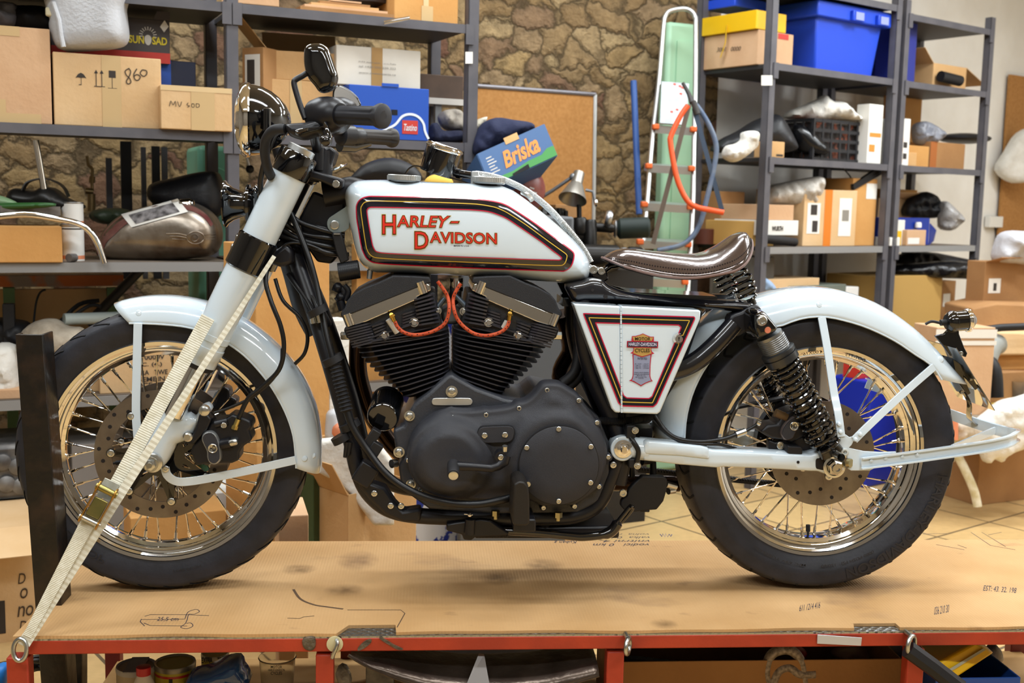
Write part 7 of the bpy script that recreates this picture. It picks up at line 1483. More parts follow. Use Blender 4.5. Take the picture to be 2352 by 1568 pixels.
b=Box(LF,300,520,1180,-.5,None,.2,ybot=1330); b.z0=0; carton('cardboard_box','low cardboard box seen between the lower spokes of the front wheel','box',b,C5)
b=Box(LF,470,560,1130,-.25,None,.2,ybot=1200); solid('white_tray','white metal tray behind the lower front spokes','tray',b,PAPER)
# standing cardboard panel behind the fork and things around it
RFX=Fr(PD(588,800,3.55),PD(755,800,3.72))
b=Box(RFX,586,757,560,0,0,.22)
big=carton('tall_carton','tall orange tan carton standing behind the fork and down tubes','box',b,C5,quads=[('fold_line',b.front(0,.44,1,.444,.0006),C3),('hand_slot',b.front(.75,.47,.80,.54,.0008),M('dark hole','#0d0d12',.8)),('strap_band',b.front(-.0,.36,1,.378,.0008),M('grey strap','#6a655f',.5))])
b=Box(RFX,757,812,735,.02,0,.1); solid('white_board','white cardboard board right of the tall tan carton behind the down tubes','panel',b,CL_W)
blob('white_sheet','white paper sheet draped between tall carton and engine','paper',[(728,1008),(770,1004),(860,1004),(905,1060),(905,1205),(858,1205),(820,1155),(792,1122),(762,1100),(728,1082)],PD(790,1080,3.5).y,.02,CL_W,.3,6,seed=15,edge=.015,sm=1,back=.004)
b=Box(RFX,720,792,1085,-.15,0,.3,yaw=10); solid('green_cabinet','dark olive green metal cabinet low behind the front mudguard','cabinet',b,M('olive green metal','#3f5333',.5))
b=Box(RFX,800,965,1122,-.30,0,.22,yaw=4); carton('cardboard_box','open cardboard box behind the frame tubes under the engine','box',b,C1,opened=True,flaps=[('l',.12,60)])
solid('small_carton','tan carton carrying the cloudy plastic bottle beside the tall carton','box',Box(RFX,742,795,1012,-.10,0,.12),C1)
blob('plastic_bottle','cloudy plastic bottle standing beside the tall carton','bottle',[(748,960),(752,945),(770,940),(776,955),(780,1010),(748,1012)],RFX.hit(765,980,-.05).y,.02,M('milky plastic','#d9dbe0',.4),.1,10)
blob('cleaning_packet','orange and blue packet on the floor stack by the tall carton','packet',[(764,978),(785,972),(786,1000),(764,1003)],RFX.hit(775,990,-.07).y,.015,M('orange label','#d8855f',.5),.1,10)
b=Box(RFX,640,700,1180,-.45,0,.2,yaw=-25); carton('cardboard_box','small cardboard box behind the front tyre bottom right','box',b,C4)
for i,(x0,x1,y,m)in enumerate(((965,1045,1195,PAPER),(1146,1170,1195,PAPER),(1205,1245,1198,M('orange toolbox','#d8742c',.5)),(1270,1345,1188,C1),(1340,1410,1185,M('mixed foil','#9aa38c',.4,var='#5d8a52',vs=20)))):
 solid('low_box',('white low tray visible under the engine at left','small white box visible under the engine beside the footpeg','orange toolbox visible under the engine','tan carton visible under the engine at right','green and silver packet visible under the engine near the stand')[i],'box',Box(RFX,x0,x1,y,.45,0,.25),m)
b=Box(RFX,1246,1308,782,.02,0,.18,yaw=-20); carton('cardboard_box','tan carton seen right of the engine cylinders','box',b,C1)
b=Box(RFX,1215,1330,645,.34,0,.2); solid('green_chest','dark green metal cabinet behind the rear cylinder','cabinet',b,M('dark green metal','#33473a',.5))
b=Box(RFX,960,1075,740,.35,0,.1); solid('white_blue_drum','white and blue box seen in the gap between the cylinders','box',b,M('white blue print','#dfe0e6',.5,var='#2f3f9a',vs=9,lo=.5,hi=.52))
b=Box(RFX,820,940,560,.45,0,.04); solid('tan_board','tan board standing behind the tank and front cylinder','board',b,C5)
# ---- right of the left rack: cork board, jacket box, lamp, bench clutter
cb_=thing('cork_board','large aluminium framed cork board leaning on the stone wall','board',LF.pt(1.3,1.0,0))
CO=[LF.hit(1090,197,1.02),LF.hit(1367,217,1.02),LF.hit(1360,720,.96),LF.hit(1088,720,.96)]; mb=MB(); plate(mb,[CO[3],CO[2],CO[1],CO[0]],-.015); mb.build('cork_panel',M('cork','#b28048',.9,var='#a5733d',vs=60),cb_,smooth=False)
for i in range(4):
 mb=MB(); mb.tube([CO[i],CO[(i+1)%4]],.011,8); mb.build('board_frame',ALU if i in(1,3)else M('grey frame','#77757a',.4,.5),cb_)
rod('blue_bar','blue metal bar leaning upright against the stone wall','bar',[(1455,186,5.6),(1468,492,5.55)],.016,M('blue enamel','#2f5597',.4),None,16)
BF=Fr(PD(1086,360,4.25),PD(1270,310,4.6))
p0,p1,p2,p3=PD(1083,390,4.20),PD(1279,358,4.35),PD(1250,286,4.42),PD(1095,352,4.28)
p0,p1,p2,p3=PD(1126,428,4.2),PD(1279,357,4.32),PD(1251,289,4.36),PD(1096,354,4.22)
fbx=thing('fruit_box','blue and green tilted fruit carton holding a navy jacket','box',p0); u=(p1-p0); w=(p3-p0); n=u.cross(w).normalized(); n=n if n.y>0 else-n
BLU=M('grey blue print card','#3d5f8c',.5); GRN=M('green print card','#3f8a44',.5)
fq=lambda a,c,off=0:p0+u*a+w*c-n*off
for nm,q in(('front_panel',[fq(0,0),fq(1,0),fq(1,1),fq(0,1)]),('left_panel',[fq(0,0)+n*.22,fq(0,0),fq(0,1),fq(0,1)+n*.22]),('right_panel',[fq(1,0),fq(1,0)+n*.22,fq(1,1)+n*.22,fq(1,1)]),('back_panel',[fq(1,0)+n*.22,fq(0,0)+n*.22,fq(0,1)+n*.22,fq(1,1)+n*.22]),('bottom_panel',[fq(0,0),fq(0,0)+n*.22,fq(1,0)+n*.22,fq(1,0)])):
 mb=MB(); plate(mb,q,.003); mb.build(nm,BLU,fbx,smooth=False)
mb=MB(); V=[fq(a,c,.005)for a,c in((.0,0),(1,0),(1,.30),(.9,.31),(.8,.20),(.6,.20),(.35,.12),(.15,.14),(.0,.08))]; mb.add(V,[tuple(range(len(V)))]); mb.build('green_band',GRN,fbx,smooth=False)
mb=MB(); V=[fq(a,c,.0058)for a,c in((.33,-.02),(.58,-.02),(.58,.12),(.33,.05))]; mb.add(V,[(0,1,2,3)]); mb.build('hand_hole',M('dark hole','#0d0d12',.8),fbx,smooth=False)
mb=MB(); lettering(mb,'Briska',[fq(.28,.26,.004),fq(.82,.30,.004),fq(.82,.86,.004),fq(.28,.74,.004)],.001,.03,shear=.25); mb.build('logo_letters',M('orange print','#dd8a3a',.5),fbx,smooth=False)
mb=MB(); plate(mb,[fq(.40,.90,.003),fq(.60,.90,.003),fq(.60,1.1,.003),fq(.40,1.1,.003)],.002); mb.build('carton_tab',C1,fbx,smooth=False)
mb=MB()
for k in range(6):plate(mb,[fq(.08,.3+k*.09,.003),fq(.2-.02*(k%3),.3+k*.09,.003),fq(.2-.02*(k%3),.33+k*.09,.003),fq(.08,.33+k*.09,.003)],.0004)
mb.build('fine_print',M('pale print','#c9c4bc',.6),fbx,smooth=False)['kind']='stuff'
jk=blob('navy_jacket','navy quilted jacket stuffed in the tilted fruit carton','jacket',[(1084,350),(1090,315),(1105,285),(1140,270),(1180,275),(1222,282),(1228,298),(1200,318),(1160,335),(1110,362)],PD(1150,310,4.4).y,.07,M('navy quilted cloth','#1d2340',.85,bump=1,bs=14),.35,16,seed=17)
blob('cream_cloth','cream cloth peeking out behind the navy jacket','cloth',[(1080,300),(1090,278),(1120,268),(1112,285),(1095,305)],PD(1150,310,4.46).y,.04,M('cream cloth','#cfc7b4',.9),.3,16,seed=18)
tr_=PD(1196,436,4.55); zt_=tr_.z-.10
mb=MB(); mb.box((tr_.x-.03,tr_.y-.05,zt_/2),(.42,.5,zt_)); tag(mb.build('tool_trolley',M('grey trolley paint','#55585c',.5),bevel=.01),'grey tool trolley behind the tank carrying the tilted fruit carton','trolley')
mb=MB(); h__=p0.z-zt_-.01; mb.box((p0.x+.03,p0.y+.10,zt_+h__/2),(.12,.16,h__)); tag(mb.build('wooden_block',M('dark wood','#5a4638',.6)),'dark wooden block propping the low corner of the tilted fruit carton','block')
hm=thing('red_helmet','old dark red helmet below the tilted fruit carton','helmet',PD(1200,455,4.5)); mb=MB(); mb.sphere(PD(1196,436,4.55),.10,24,16,(1,1,1)); mb.build('helmet_shell',M('dull red paint','#6b2a24',.4,var='#8a4a40',vs=18),hm)
for x,y in((1222,432),(1228,442)):
 mb=MB(); mb.box(PD(x,y,4.43),(.018,.004,.005),Matrix.Rotation(.3,3,'Y')); mb.build('helmet_decal',PAPER,hm)
b=Box(LF,1275,1335,470,.45,None,.25,ybot=612); carton('cardboard_box','brown cardboard box under the desk lamp beside the cork board','box',b,C3)
mb=MB(); mb.sphere(PD(1008,420,3.9),.05,24,14,(1,1,.6)); tag(mb.build('yellow_hat',M('yellow cloth','#d8b04a',.8)),'yellow hat lying behind the tank between the filler caps','cap')
blob('black_case','black case lying behind the gauge left of its bracket','case',[(800,412),(840,375),(900,362),(955,385),(960,420),(800,420)],PD(880,400,4.1).y,.05,MATTB,.1,8)
dl_=thing('desk_lamp','grey articulated desk lamp in front of the cork board','lamp',PD(1250,480,4.9)); h0,h1=PD(1330,397,4.9),PD(1315,458,4.85)
mb=MB(); d=(h1-h0).normalized(); L=(h1-h0).length; mb.lathe([(0,.0),(0,.024),(L*.42,.026),(L*.45,.03),(L,.062),(L-.004,.058),(L*.5,.025)],h0,d,28,cap=False); mb.build('lamp_shade',M('aged silver paint','#9a958d',.35,.7),dl_)
mb=MB(); mb.tube([PD(1312,408,4.9),PD(1268,438,4.92),PD(1200,480,4.95)],.008,10); mb.tube([PD(1345,436,4.95),PD(1362,440,4.95),PD(1368,470,4.95)],.007,10); mb.sphere(PD(1316,406,4.89),.016); mb.build('lamp_arm',M('grey steel','#83868a',.4,.6),dl_)
# black machinery on the far bench
bn=thing('far_bench','dark bench along the stone wall behind the seat','bench',LF.pt(1.7,.8,0)); b=Box(LF,1285,1500,620,.12,0,.8); mb=MB(); b.body(mb); mb.build('bench_body',M('dark bench paint','#1a1715',.6),bn,smooth=False)
def mach(lab,parts,name='bench_grinder',mt=None):
 t=thing(name,lab,'machine',PD(*parts[0][1]))
 for nm,a,c,r,m in parts:
  mb=MB(); A,B=PD(*a),PD(*c); mb.lathe([(0,r*.8),(.01,r),((B-A).length-.01,r),((B-A).length,r*.8)],A,B-A,22); mb.build(nm,m,t)
OILB=M('oily black iron','#1b1917',.35,.4); GRD=M('dark teal paint','#10201c',.6)
mach('black bench grinder with bright hub behind the tank tail',(('motor_body',(1330,590,4.8),(1420,592,4.85),.055,OILB),('grinder_hub',(1425,584,4.8),(1440,584,4.82),.03,STEEL),('shaft',(1440,584,4.82),(1475,586,4.84),.035,OILB),('grinding_wheel',(1385,615,4.7),(1392,630,4.7),.075,OILB)))
mach('black drill vice with round handle wheel on the far bench',(('vice_body',(1290,540,4.9),(1350,545,4.95),.05,OILB),('vice_screw',(1350,520,4.95),(1410,525,4.95),.02,OILB),('vice_jaw',(1330,500,4.9),(1332,540,4.9),.035,OILB),('handle_wheel',(1390,500,4.9),(1405,503,4.9),.035,STEEL)),'bench_vice')
mach('dark teal motor unit on the far bench left of the ladder',(('motor_body',(1418,525,5.0),(1492,522,5.0),.046,GRD),('motor_cap',(1408,525,5.0),(1418,525,5.0),.04,STEEL)),'motor_unit')
mach('black iron tool post with knobs below the desk lamp',(('tool_post',(1355,505,4.9),(1356,610,4.9),.03,OILB),('steel_knob',(1366,466,4.9),(1372,466,4.9),.016,CHROME),('tool_block',(1240,500,4.95),(1300,505,4.95),.05,OILB)),'tool_post')
for i,(x,y,r)in enumerate(((1285,478,.012),(1262,484,.01),(1330,470,.011),(1300,484,.009))):rod('steel_tap',('tall tap tool standing left on the far bench','small dark tool leftmost on the far bench','dark tool with knob next to the desk lamp base','short dark tool second from left on the far bench')[i],'tool',[(x,y,4.9),(x+1,y+50,4.9)],r,OILB)
# ---- step ladder, green locker, saws
ld=thing('step_ladder','aluminium step ladder with orange step ends leaning by the right rack','ladder',PD(1535,900,5.3)); A_=ALU
L0=[(1524,60),(1512,200),(1497,330),(1485,480),(1466,660),(1440,900)]; R0=[(1598,55),(1597,200),(1594,330),(1591,480),(1580,660),(1570,900)]
dep=lambda y:5.62-.00055*y
P=[PD(x,y,dep(y))for x,y in reversed(L0)]+[PD(1528,38,5.6),PD(1540,25,5.6),PD(1572,20,5.6),PD(1590,28,5.6),PD(1597,42,5.6)]+[PD(x,y,dep(y))for x,y in R0]; mb=MB(); mb.tube(bez(P,4),.012,10); mb.build('ladder_rail',A_,ld)
ORG_=M('orange plastic','#e06a30',.5)
for y,xl,xr in((292,1506,1592),(382,1490,1588),(470,1480,1585),(556,1470,1580),(642,1462,1573)):
 a,c=PD(xl,y-4,dep(y)-.03),PD(xr,y+2,dep(y)-.03); mb=MB(); plate(mb,[a,c,c+Vector((0,.10,.012)),a+Vector((0,.10,.012))],-.036); st_=mb.build('ladder_step',A_,ld,smooth=False)
 for e in(a,c): mb=MB(); mb.box(e+Vector((0,.0,-.006)),(.032,.035,.026)); mb.build('step_end',ORG_,ld,bevel=.006)
q=[PD(1515,285,5.42),PD(1575,290,5.42),PD(1582,195,5.5),PD(1519,190,5.5)]; mb=MB(); plate(mb,q,.012); pf=mb.build('platform',M('grey ribbed platform','#a9b3b8',.5,var='#bfc5c8',vs=20),ld,smooth=False)
mb=MB(); nq=lambda a,c:q[0].lerp(q[1],a).lerp(q[3].lerp(q[2],a),c)+Vector((0,-.014,0))
for a,c in((.4,.97),(.6,.93),(.7,.9),(.65,.75),(.35,.3),(.55,.36)):plate(mb,[nq(a,c),nq(a+.1,c-.02),nq(a+.12,c+.03),nq(a+.02,c+.04)],.0006)
mb.build('paint_drips',M('red paint drips','#b5432f',.5),ld,smooth=False)['kind']='stuff'
gl_=thing('green_locker','mint green steel locker behind the step ladder','locker',PD(1590,900,5.9)); b=Box(LF,1534,1606,52,.92,0,.08); MINT=M('mint locker paint','#a5cfae',.45)
mb=MB(); b.body(mb); mb.build('locker_body',MINT,gl_,bevel=.02); mb=MB(); plate(mb,b.front(.28,.1,.95,.96),.006); mb.build('locker_door',MINT,gl_,smooth=False)
sw_=thing('bow_saw','orange bow saw hanging on the right rack beside the ladder','saw',PD(1600,480,5.2))
mb=MB(); mb.tube(bez([PD(x,y,5.15)for x,y in((1580,242),(1562,268),(1542,310),(1540,330),(1550,390),(1562,430),(1580,462),(1602,476),(1635,483),(1662,488))],5),.0125,12); mb.build('saw_bow',M('orange enamel','#ea5a2c',.35),sw_)
mb=MB(); a,c=PD(1583,240,5.17),PD(1500,560,5.2); mb.ribbon([a,c],(1,0,0),.022,.002); mb.build('saw_blade',M('rusty blade','#6f6258',.4,.7),sw_)
s2=thing('bow_saw','old blue bow saw hanging behind the orange one','saw',PD(1640,480,5.25)); mb=MB(); mb.tube(bez([PD(x,y,5.22)for x,y in((1590,240),(1602,245),(1630,290),(1645,335),(1640,385),(1625,450),(1605,520),(1570,560),(1510,575))],5),.012,12); mb.build('saw_bow',M('dull blue paint','#4a5c78',.45,var='#66707f',vs=20),s2)
mb=MB(); mb.ribbon([PD(1594,248,5.2),PD(1658,482,5.22)],(1,0,0),.022,.002); mb.build('saw_blade',M('dark blade','#3f4a5a',.4,.7),s2)
mb=MB(); mb.tube([PD(1568,190,5.2),PD(1582,215,5.2),PD(1590,236,5.18)],[.008,.01,.014],10); mb.tube([PD(1592,232,5.18),PD(1602,262,5.18)],.014,10); mb.build('saw_handle',M('taped handle','#3a3836',.6),s2)
# ================================================================ right racks
ZR=[RF.sz(1765,y)[1]for y in(-40,150,368,575)]+[RF.sz(1765,790)[1]]
R_=lambda i:ZR[i]+.017
rack(RF,'grey steel storage rack behind the seat and rear mudguard',[0,.985],[ZR],.5,zt=2.75)
rack(RF,'grey steel storage rack against the white wall at far right',[1.06,1.88],[[ZR[0]-.03]+ZR[1:]],.5,zt=2.52)
mb=MB(); plate(mb,[RF.hit(1749,173,-.006),RF.hit(1774,173,-.006),RF.hit(1774,196,-.006),RF.hit(1749,196,-.006)],.0008); tag(mb.build('rack_label',PAPER,smooth=False),'small white paper label on the near post of the right rack','label')
def RB(s0,s1,ytop,q,i,dp,yaw=0,z0=None):
 x0=None; bx=Box.__new__(Box); bx.F=RF; c=RF.pt((s0+s1)/2,q,0); bx.z0=R_(i)if z0 is None else z0
 lo,hi=bx.z0,bx.z0+2
 for _ in range(40):
  m=(lo+hi)/2; v=np.array([c.x,c.y,m])-AC; py=IH/2-FPX*(v@AU)/(v@AF); lo,hi=(m,hi)if py>ytop else(lo,m)
 bx.w=s1-s0; bx.h=lo-bx.z0; bx.z1=lo; bx.d=dp; bx.o=RF.pt(s0,q,bx.z0); bx.R=RF.R@Matrix.Rotation(math.radians(yaw),3,'Z'); bx.q=q; return bx
sp=lambda x,q=0,y=330:RF.sz(x,y,q)[0]
BLUEP=M('blue crate plastic','#2149c9',.4); YELP=M('yellow plastic','#e6b717',.4)
b=RB(.0,.26,74,.10,1,.36); sb=carton('cardboard_box','small tan box under the yellow tray on the right rack','box',b,C4,quads=[('red_label',b.front(.55,.82,.85,.98),M('red print card','#c9503c',.5))])
mb=MB(); lettering(mb,'3001   0000',[b.P(-.0014,b.d*.75,b.h*.5),b.P(-.0014,b.d*.3,b.h*.45),b.P(-.0014,b.d*.3,b.h*.58),b.P(-.0014,b.d*.75,b.h*.63)],.001,shear=.3); mb.build('handwriting',MARK,sb,smooth=False)
z=b.z1+.002; b=RB(-.02,.2,28,.10,1,.42,z0=z); ty=carton('yellow_tray','yellow plastic tray on the small tan box','tray',b,YELP)
mb=MB(); mb.ribbon([b.P(-.004,b.d*.45,b.h*.4),b.P(-.008,b.d*.45,-.05),b.P(-.008,b.d*.52,-.12)],(0,1,0),.016,.002); mb.build('yellow_strap',YELP,ty)
cr_=thing('lidded_crate','large bright blue plastic crate with lid on the right rack','crate',RF.pt(.65,.3,R_(1))); b=RB(.38,.93,25,.06,1,.44); W,D,H=b.w,b.d,b.h
mb=MB(); mb.hexa([b.P(.03,.02,0),b.P(W-.05,.02,0),b.P(W-.0,0,H),b.P(0,0,H)],[b.P(.03,D-.02,0),b.P(W-.05,D-.02,0),b.P(W,D,H),b.P(0,D,H)]); mb.build('crate_body',BLUEP,cr_,bevel=.01)
mb=MB(); mb.hexa([b.P(-.03,-.03,H-.06),b.P(W+.03,-.03,H-.06),b.P(W+.03,-.03,H+.02),b.P(-.03,-.03,H+.02)],[b.P(-.03,D+.02,H-.06),b.P(W+.03,D+.02,H-.06),b.P(W+.03,D+.02,H+.02),b.P(-.03,D+.02,H+.02)]); mb.build('crate_lid',BLUEP,cr_,bevel=.008)
for u in(.42,.80):
 mb=MB(); mb.hexa(b.front(u,.82,u+.17,.98,.03),b.front(u,.82,u+.17,.98,.05)); mb.build('lid_clip',BLUEP,cr_,bevel=.004); mb=MB(); plate(mb,b.front(u+.03,.84,u+.15,.96,.052),.0008); mb.build('clip_label',M('grey blue label','#8d97c9',.5),cr_,smooth=False)
mb=MB(); b2=RB(.02,.36,8,.28,1,.2,z0=R_(1)+.30); b2.h=.05; b2.body(mb); tag(mb.build('blue_lid',BLUEP,bevel=.006),'flat blue plastic lid lying behind the yellow tray','tray')  # spare lid of a blue crate, lying flat
Y_=lambda x,y,q:RF.hit(x,y,q).y
blob('black_fairing','black motorcycle fairing panel on the right rack middle shelf','fairing',[(1640,345),(1660,320),(1700,300),(1740,275),(1780,262),(1800,275),(1820,310),(1832,338),(1825,345),(1800,350),(1740,345),(1690,350)],Y_(1740,320,.2),.10,M('dull black fairing','#232326',.45),.06,7,seed=21)
blob('black_mudguard','glossy black mudguard lying right of the fairing panel','mudguard',[(1815,300),(1830,285),(1860,295),(1890,325),(1905,348),(1880,358),(1845,352),(1825,330)],Y_(1860,330,.12),.06,M('gloss black panel','#101114',.25),.05,7,seed=22)
blob('white_rag','white rag hanging over the right rack shelf edge','rag',[(1662,355),(1670,335),(1690,330),(1705,320),(1706,305),(1725,300),(1742,305),(1740,335),(1725,350),(1710,362),(1690,372),(1670,366)],Y_(1700,340,.02),.05,CL_W,.5,22,seed=23)
b=RB(.04,.15,325,.03,2,.1); carton('small_carton','small tan carton beside the near post of the right rack','box',b,C1,quads=[('print',b.front(.45,.1,.9,.22),PRINT)])
pc2=thing('plastic_crate','black slatted plastic crate full of parts on the right rack','crate',RF.pt(.7,.25,R_(2))); b=RB(.42,.86,277,.08,2,.34); DKP=M('black crate plastic','#1d1d21',.45)
for q,nm in((lambda u0,w0,u1,w1:b.front(u0,w0,u1,w1,0),'f'),(lambda u0,w0,u1,w1:b.left(u0,w0,u1,w1,0),'l')):
 for k in range(7): mb=MB(); plate(mb,q(k/6*.97,0,k/6*.97+.03,1),.006); mb.build('crate_slat',DKP,pc2,smooth=False)
 for k in range(5): mb=MB(); plate(mb,q(0,k/4*.92,1,k/4*.92+.08),.005); mb.build('crate_slat',DKP,pc2,smooth=False)
mb=MB(); bi=RB(.44,.84,285,.10,2,.3); bi.body(mb); mb.build('crate_contents',M('mixed parts','#2a2424',.5,var='#8a4a34',vs=16,lo=.55,hi=.6),pc2,smooth=False)
blob('white_rag','big white rag heaped on the black slatted crate','rag',[(1808,270),(1815,255),(1850,240),(1880,228),(1895,218),(1910,232),(1940,235),(1965,260),(1980,275),(1900,275),(1865,284),(1850,272)],Y_(1900,260,.16),.07,CL_W,.5,20,seed=24)
b=RB(.80,.92,240,.02,2,.08); carton('white_carton','white carton with orange print behind the second rack post','box',b,PAPER,quads=[('orange_print',b.front(.1,.45,.9,.52),M('orange print','#dd6a2a',.5)),('orange_print',b.front(.1,.2,.5,.32),M('orange print','#dd6a2a',.5))])
# third shelf
b=RB(-.02,.14,525,-.04,3,.3,z0=None); tn=thing('round_tin','round brown tin on the end of the lower right shelf','tin',RF.pt(.02,.4,R_(3))); c=RF.pt(-.005,.40,R_(3)); mb=MB(); mb.lathe([(0,.062),(.075,.062),(.078,.058)],c,(0,0,1),30); mb.build('tin_body',M('brown tin','#5a2f22',.5),tn)
b=RB(.0,.16,508,.08,3,.32); b_=b; carton('cardboard_box','yellowish carton at the bottom of the small stack on the lower right shelf','box',b,M('yellow card','#d0a45c',.8))
bw=RB(.01,.31,506,.05,3,.30,z0=R_(3)+.055); wx=carton('white_carton','flat white printed carton in the stack on the lower right shelf','box',bw,PAPER); mb=MB(); lettering(mb,'WURTH',bw.front(.32,.3,.60,.62),.0014,.04); mb.build('print',PRINT,wx,smooth=False)
b=RB(.03,.28,470,.06,3,.28,z0=bw.z1+.001); carton('cardboard_box','pinkish tan box on the flat white printed carton','box',b,C4)
b3=RB(.02,.2,440,.32,3,.14); carton('cardboard_box','brown box at the back of the lower right shelf behind the stack','box',b3,C3)
rod('black_roll','rolled black foil in front of the flat white printed carton','roll',[(1752,548,.03),(1826,556,.03)],.022,MATTB,RF,14)
bt=b=RB(.36,.74,436,.06,3,.36,yaw=-6); OTAPE=M('orange tape','#d6781e',.4)
carton('cardboard_box','large tan box with orange tape and white labels on the right rack','box',b,C2,quads=[('orange_tape',b.front(.38,0,.52,1,.0008),OTAPE),('white_label',b.front(.06,.22,.30,.76),PAPER),('barcode',b.front(.12,.55,.24,.73,.0016),PRINT),('barcode',b.front(.16,.25,.26,.45,.0016),PRINT),('white_label',b.front(.66,.18,.90,.86),PAPER),('barcode',b.front(.72,.45,.85,.65,.0016),M('grey print','#8a857c',.8))])
blob('plastic_bag','crumpled white carrier bag lying on the large taped box','bag',[(1758,470),(1770,430),(1800,420),(1850,410),(1885,405),(1893,420),(1880,460),(1850,473),(1800,468)],Y_(1820,440,.15),.07,M('white film bag','#c9c3ba',.4,var='#b5aca0',vs=10,bump=1,bs=24),.5,18,seed=25)
b=RB(.75,.96,410,.06,3,.34); carton('cardboard_box','tall tan box with white label beside the second post of the right rack','box',b,C5,quads=[('white_label',b.front(.55,.70,.98,.93),PAPER)])
for i,(y0,y1)in enumerate(((428,384),(432,396))): mb=MB(); mb.ribbon([RF.hit(1958,y0,.06),RF.hit(2022,y1,.06)],(0,0,1),.02,.02); tag(mb.build('black_strip',MATTB,smooth=False),('upper','lower')[i]+' black plastic strip sticking out above the large taped box','strip')
rod('antenna','thin black bent rod with pale tip above the large taped box','rod',[(1925,372,.1),(1940,390,.1),(1955,410,.1),(1955,436,.1)],.004,MATTB,RF,8,4)
# fourth shelf behind the mudguard
for i,(s0,s1,y,q,m)in enumerate(((.02,.2,590,.1,M('grey card','#5c5852',.7)),(.06,.5,640,.05,C2),(.25,.7,655,.03,M('grey green foil','#6d746a',.5)),(.55,.85,660,.06,PAPER))):carton('low_carton',('grey board leaning on the rack just behind the seat springs','light tan carton lying behind the rear mudguard crest','greenish flat packet behind the rear mudguard crest','white papers lying right of the rear mudguard crest on the rack')[i],'box',RB(s0,s1,y,q,4,.25),m)
blob('blue_cloth','pale blue cloth next to the rack post behind the seat springs','cloth',[(1745,650),(1755,637),(1775,650),(1782,668),(1748,668)],Y_(1760,655,.02),.03,M('pale blue cloth','#8fa6c4',.9),.4,20,seed=26)
# ---- second rack
for i,(x0,x1,y,q)in enumerate(((2085,2145,48,.10),(2090,2165,66,.22))):solid('blue_box',('dark translucent blue plastic box upright at the rack post','translucent blue plastic box leaning behind another blue one')[i],'box',RB(1.09+.03*i,1.30+.06*i,y,q,1,.12),M('translucent blue plastic','#3540a0',.3,trans=.3),bev=.008)
b=RB(1.47,1.80,150,.10,1,.34); carton('cardboard_box','open brown box with wide flaps on the far right rack','box',b,C1,opened=True,flaps=[('r',.22,-22),('b',.12,10),('l',.12,40)])
rod('black_tube','black tube lying in front of the open box on the far right rack','tube',[(2160,175,.06),(2205,186,.04)],.03,MATTB,RF,16)
b=RB(1.06,1.17,272,.02,2,.2); wc_=carton('white_carton','narrow white carton with orange squares on the far right rack','box',b,PAPER,quads=[('orange_print',b.front(.15,w,.45,w+.09),M('orange print','#dd6a2a',.5))for w in(.06,.28,.5)]+[('print',b.front(.5,w,.8,w+.12),PRINT)for w in(.14,.38)])
blob('plastic_bag','clear plastic bag leaning right of the narrow white carton','bag',[(2105,330),(2100,290),(2125,278),(2150,290),(2172,308),(2155,325),(2130,333)],Y_(2130,310,.15),.05,M('grey film','#9a9ca6',.25,trans=.3,bump=1,bs=26),.5,20,seed=27)
b=RB(1.50,1.86,220,.42,2,.02); solid('tan_board','tan board at the back of the far right rack middle shelf','board',b,C5)
for i,(s0,s1,y,m)in enumerate(((1.18,1.48,334,C5),(1.49,1.84,328,C3),(1.17,1.26,350,C1))):carton('cardboard_box',('tan box under the clear bag on the far right rack','brown box with orange strip under the black dish','tiny tan carton in front on the far right middle shelf')[i],'box',RB(s0,s1,y,(.1,.1,.03)[i],2,.25),m,quads=[('orange_strip',RB(s0,s1,y,.1,2,.25).front(0,0,.18,1),M('dark orange print','#a5602c',.6))]if i==1 else())
mb=MB(); c=RF.hit(2215,318,.2); mb.sphere(Vector((c.x,c.y,c.z)),.16,28,10,(1,.8,.2)); tag(mb.build('black_dish',M('dull black fairing','#232326',.45)),'black dish shaped panel on the boxes of the far right rack','dish')
b=RB(1.05,1.50,500,.08,3,.3); bx=thing('blue_bin','dark blue open plastic bin on the far right rack','bin',b.N(.5,.5,0)); NVY=M('navy bin plastic','#14318f',.4)
mb=MB(); b.open(mb,.006); mb.build('bin_body',NVY,bx,bevel=.004); mb=MB(); plate(mb,[b.P(b.w,0,0),b.P(b.w+.12,.05,.02),b.P(b.w+.14,.05,b.h*.55),b.P(b.w,0,b.h*.8)],.005); mb.build('bin_lip',NVY,bx,smooth=False)
blob('plastic_bag','shiny clear bag sticking up from the blue bin','bag',[(2160,520),(2165,470),(2175,462),(2190,475),(2213,500),(2205,515),(2185,530)],Y_(2190,500,.1),.05,M('shiny film','#b7b3b0',.15,trans=.3,bump=1,bs=30),.6,22,seed=28)
blob('dark_parts','dark wrapped parts inside the blue bin','parts',[(2075,495),(2090,455),(2130,440),(2160,460),(2168,498)],Y_(2120,480,.25),.05,MATTB,.6,18,seed=29)
b=RB(1.50,1.84,435,.40,3,.06); solid('tan_board','tan board at the back of the far right lower shelf','board',b,C5)
b=RB(1.36,1.62,455,.33,3,.06); carton('cardboard_box','open tan box at the back behind the shiny clear bag','box',b,C2,flaps=[('f',.1,20)])
for i,(s0,s1,y,q,m)in enumerate(((1.20,1.38,528,.02,C4),(1.02,1.11,545,.0,PAPER),(1.08,1.18,530,.04,M('yellow plastic','#e6b717',.4)),(1.11,1.22,505,.05,PAPER))):carton('small_carton',('small tan carton with white label on the far right lower shelf','small white carton at the post on the far right lower shelf','yellow packet between small cartons on the far right lower shelf','white packet behind the yellow packet on the far right rack')[i],'box',RB(s0,s1,y,q,3,.1),m,quads=[('white_label',RB(s0,s1,y,q,3,.1).front(.05,.1,.65,.5),PAPER)]if i==0 else())
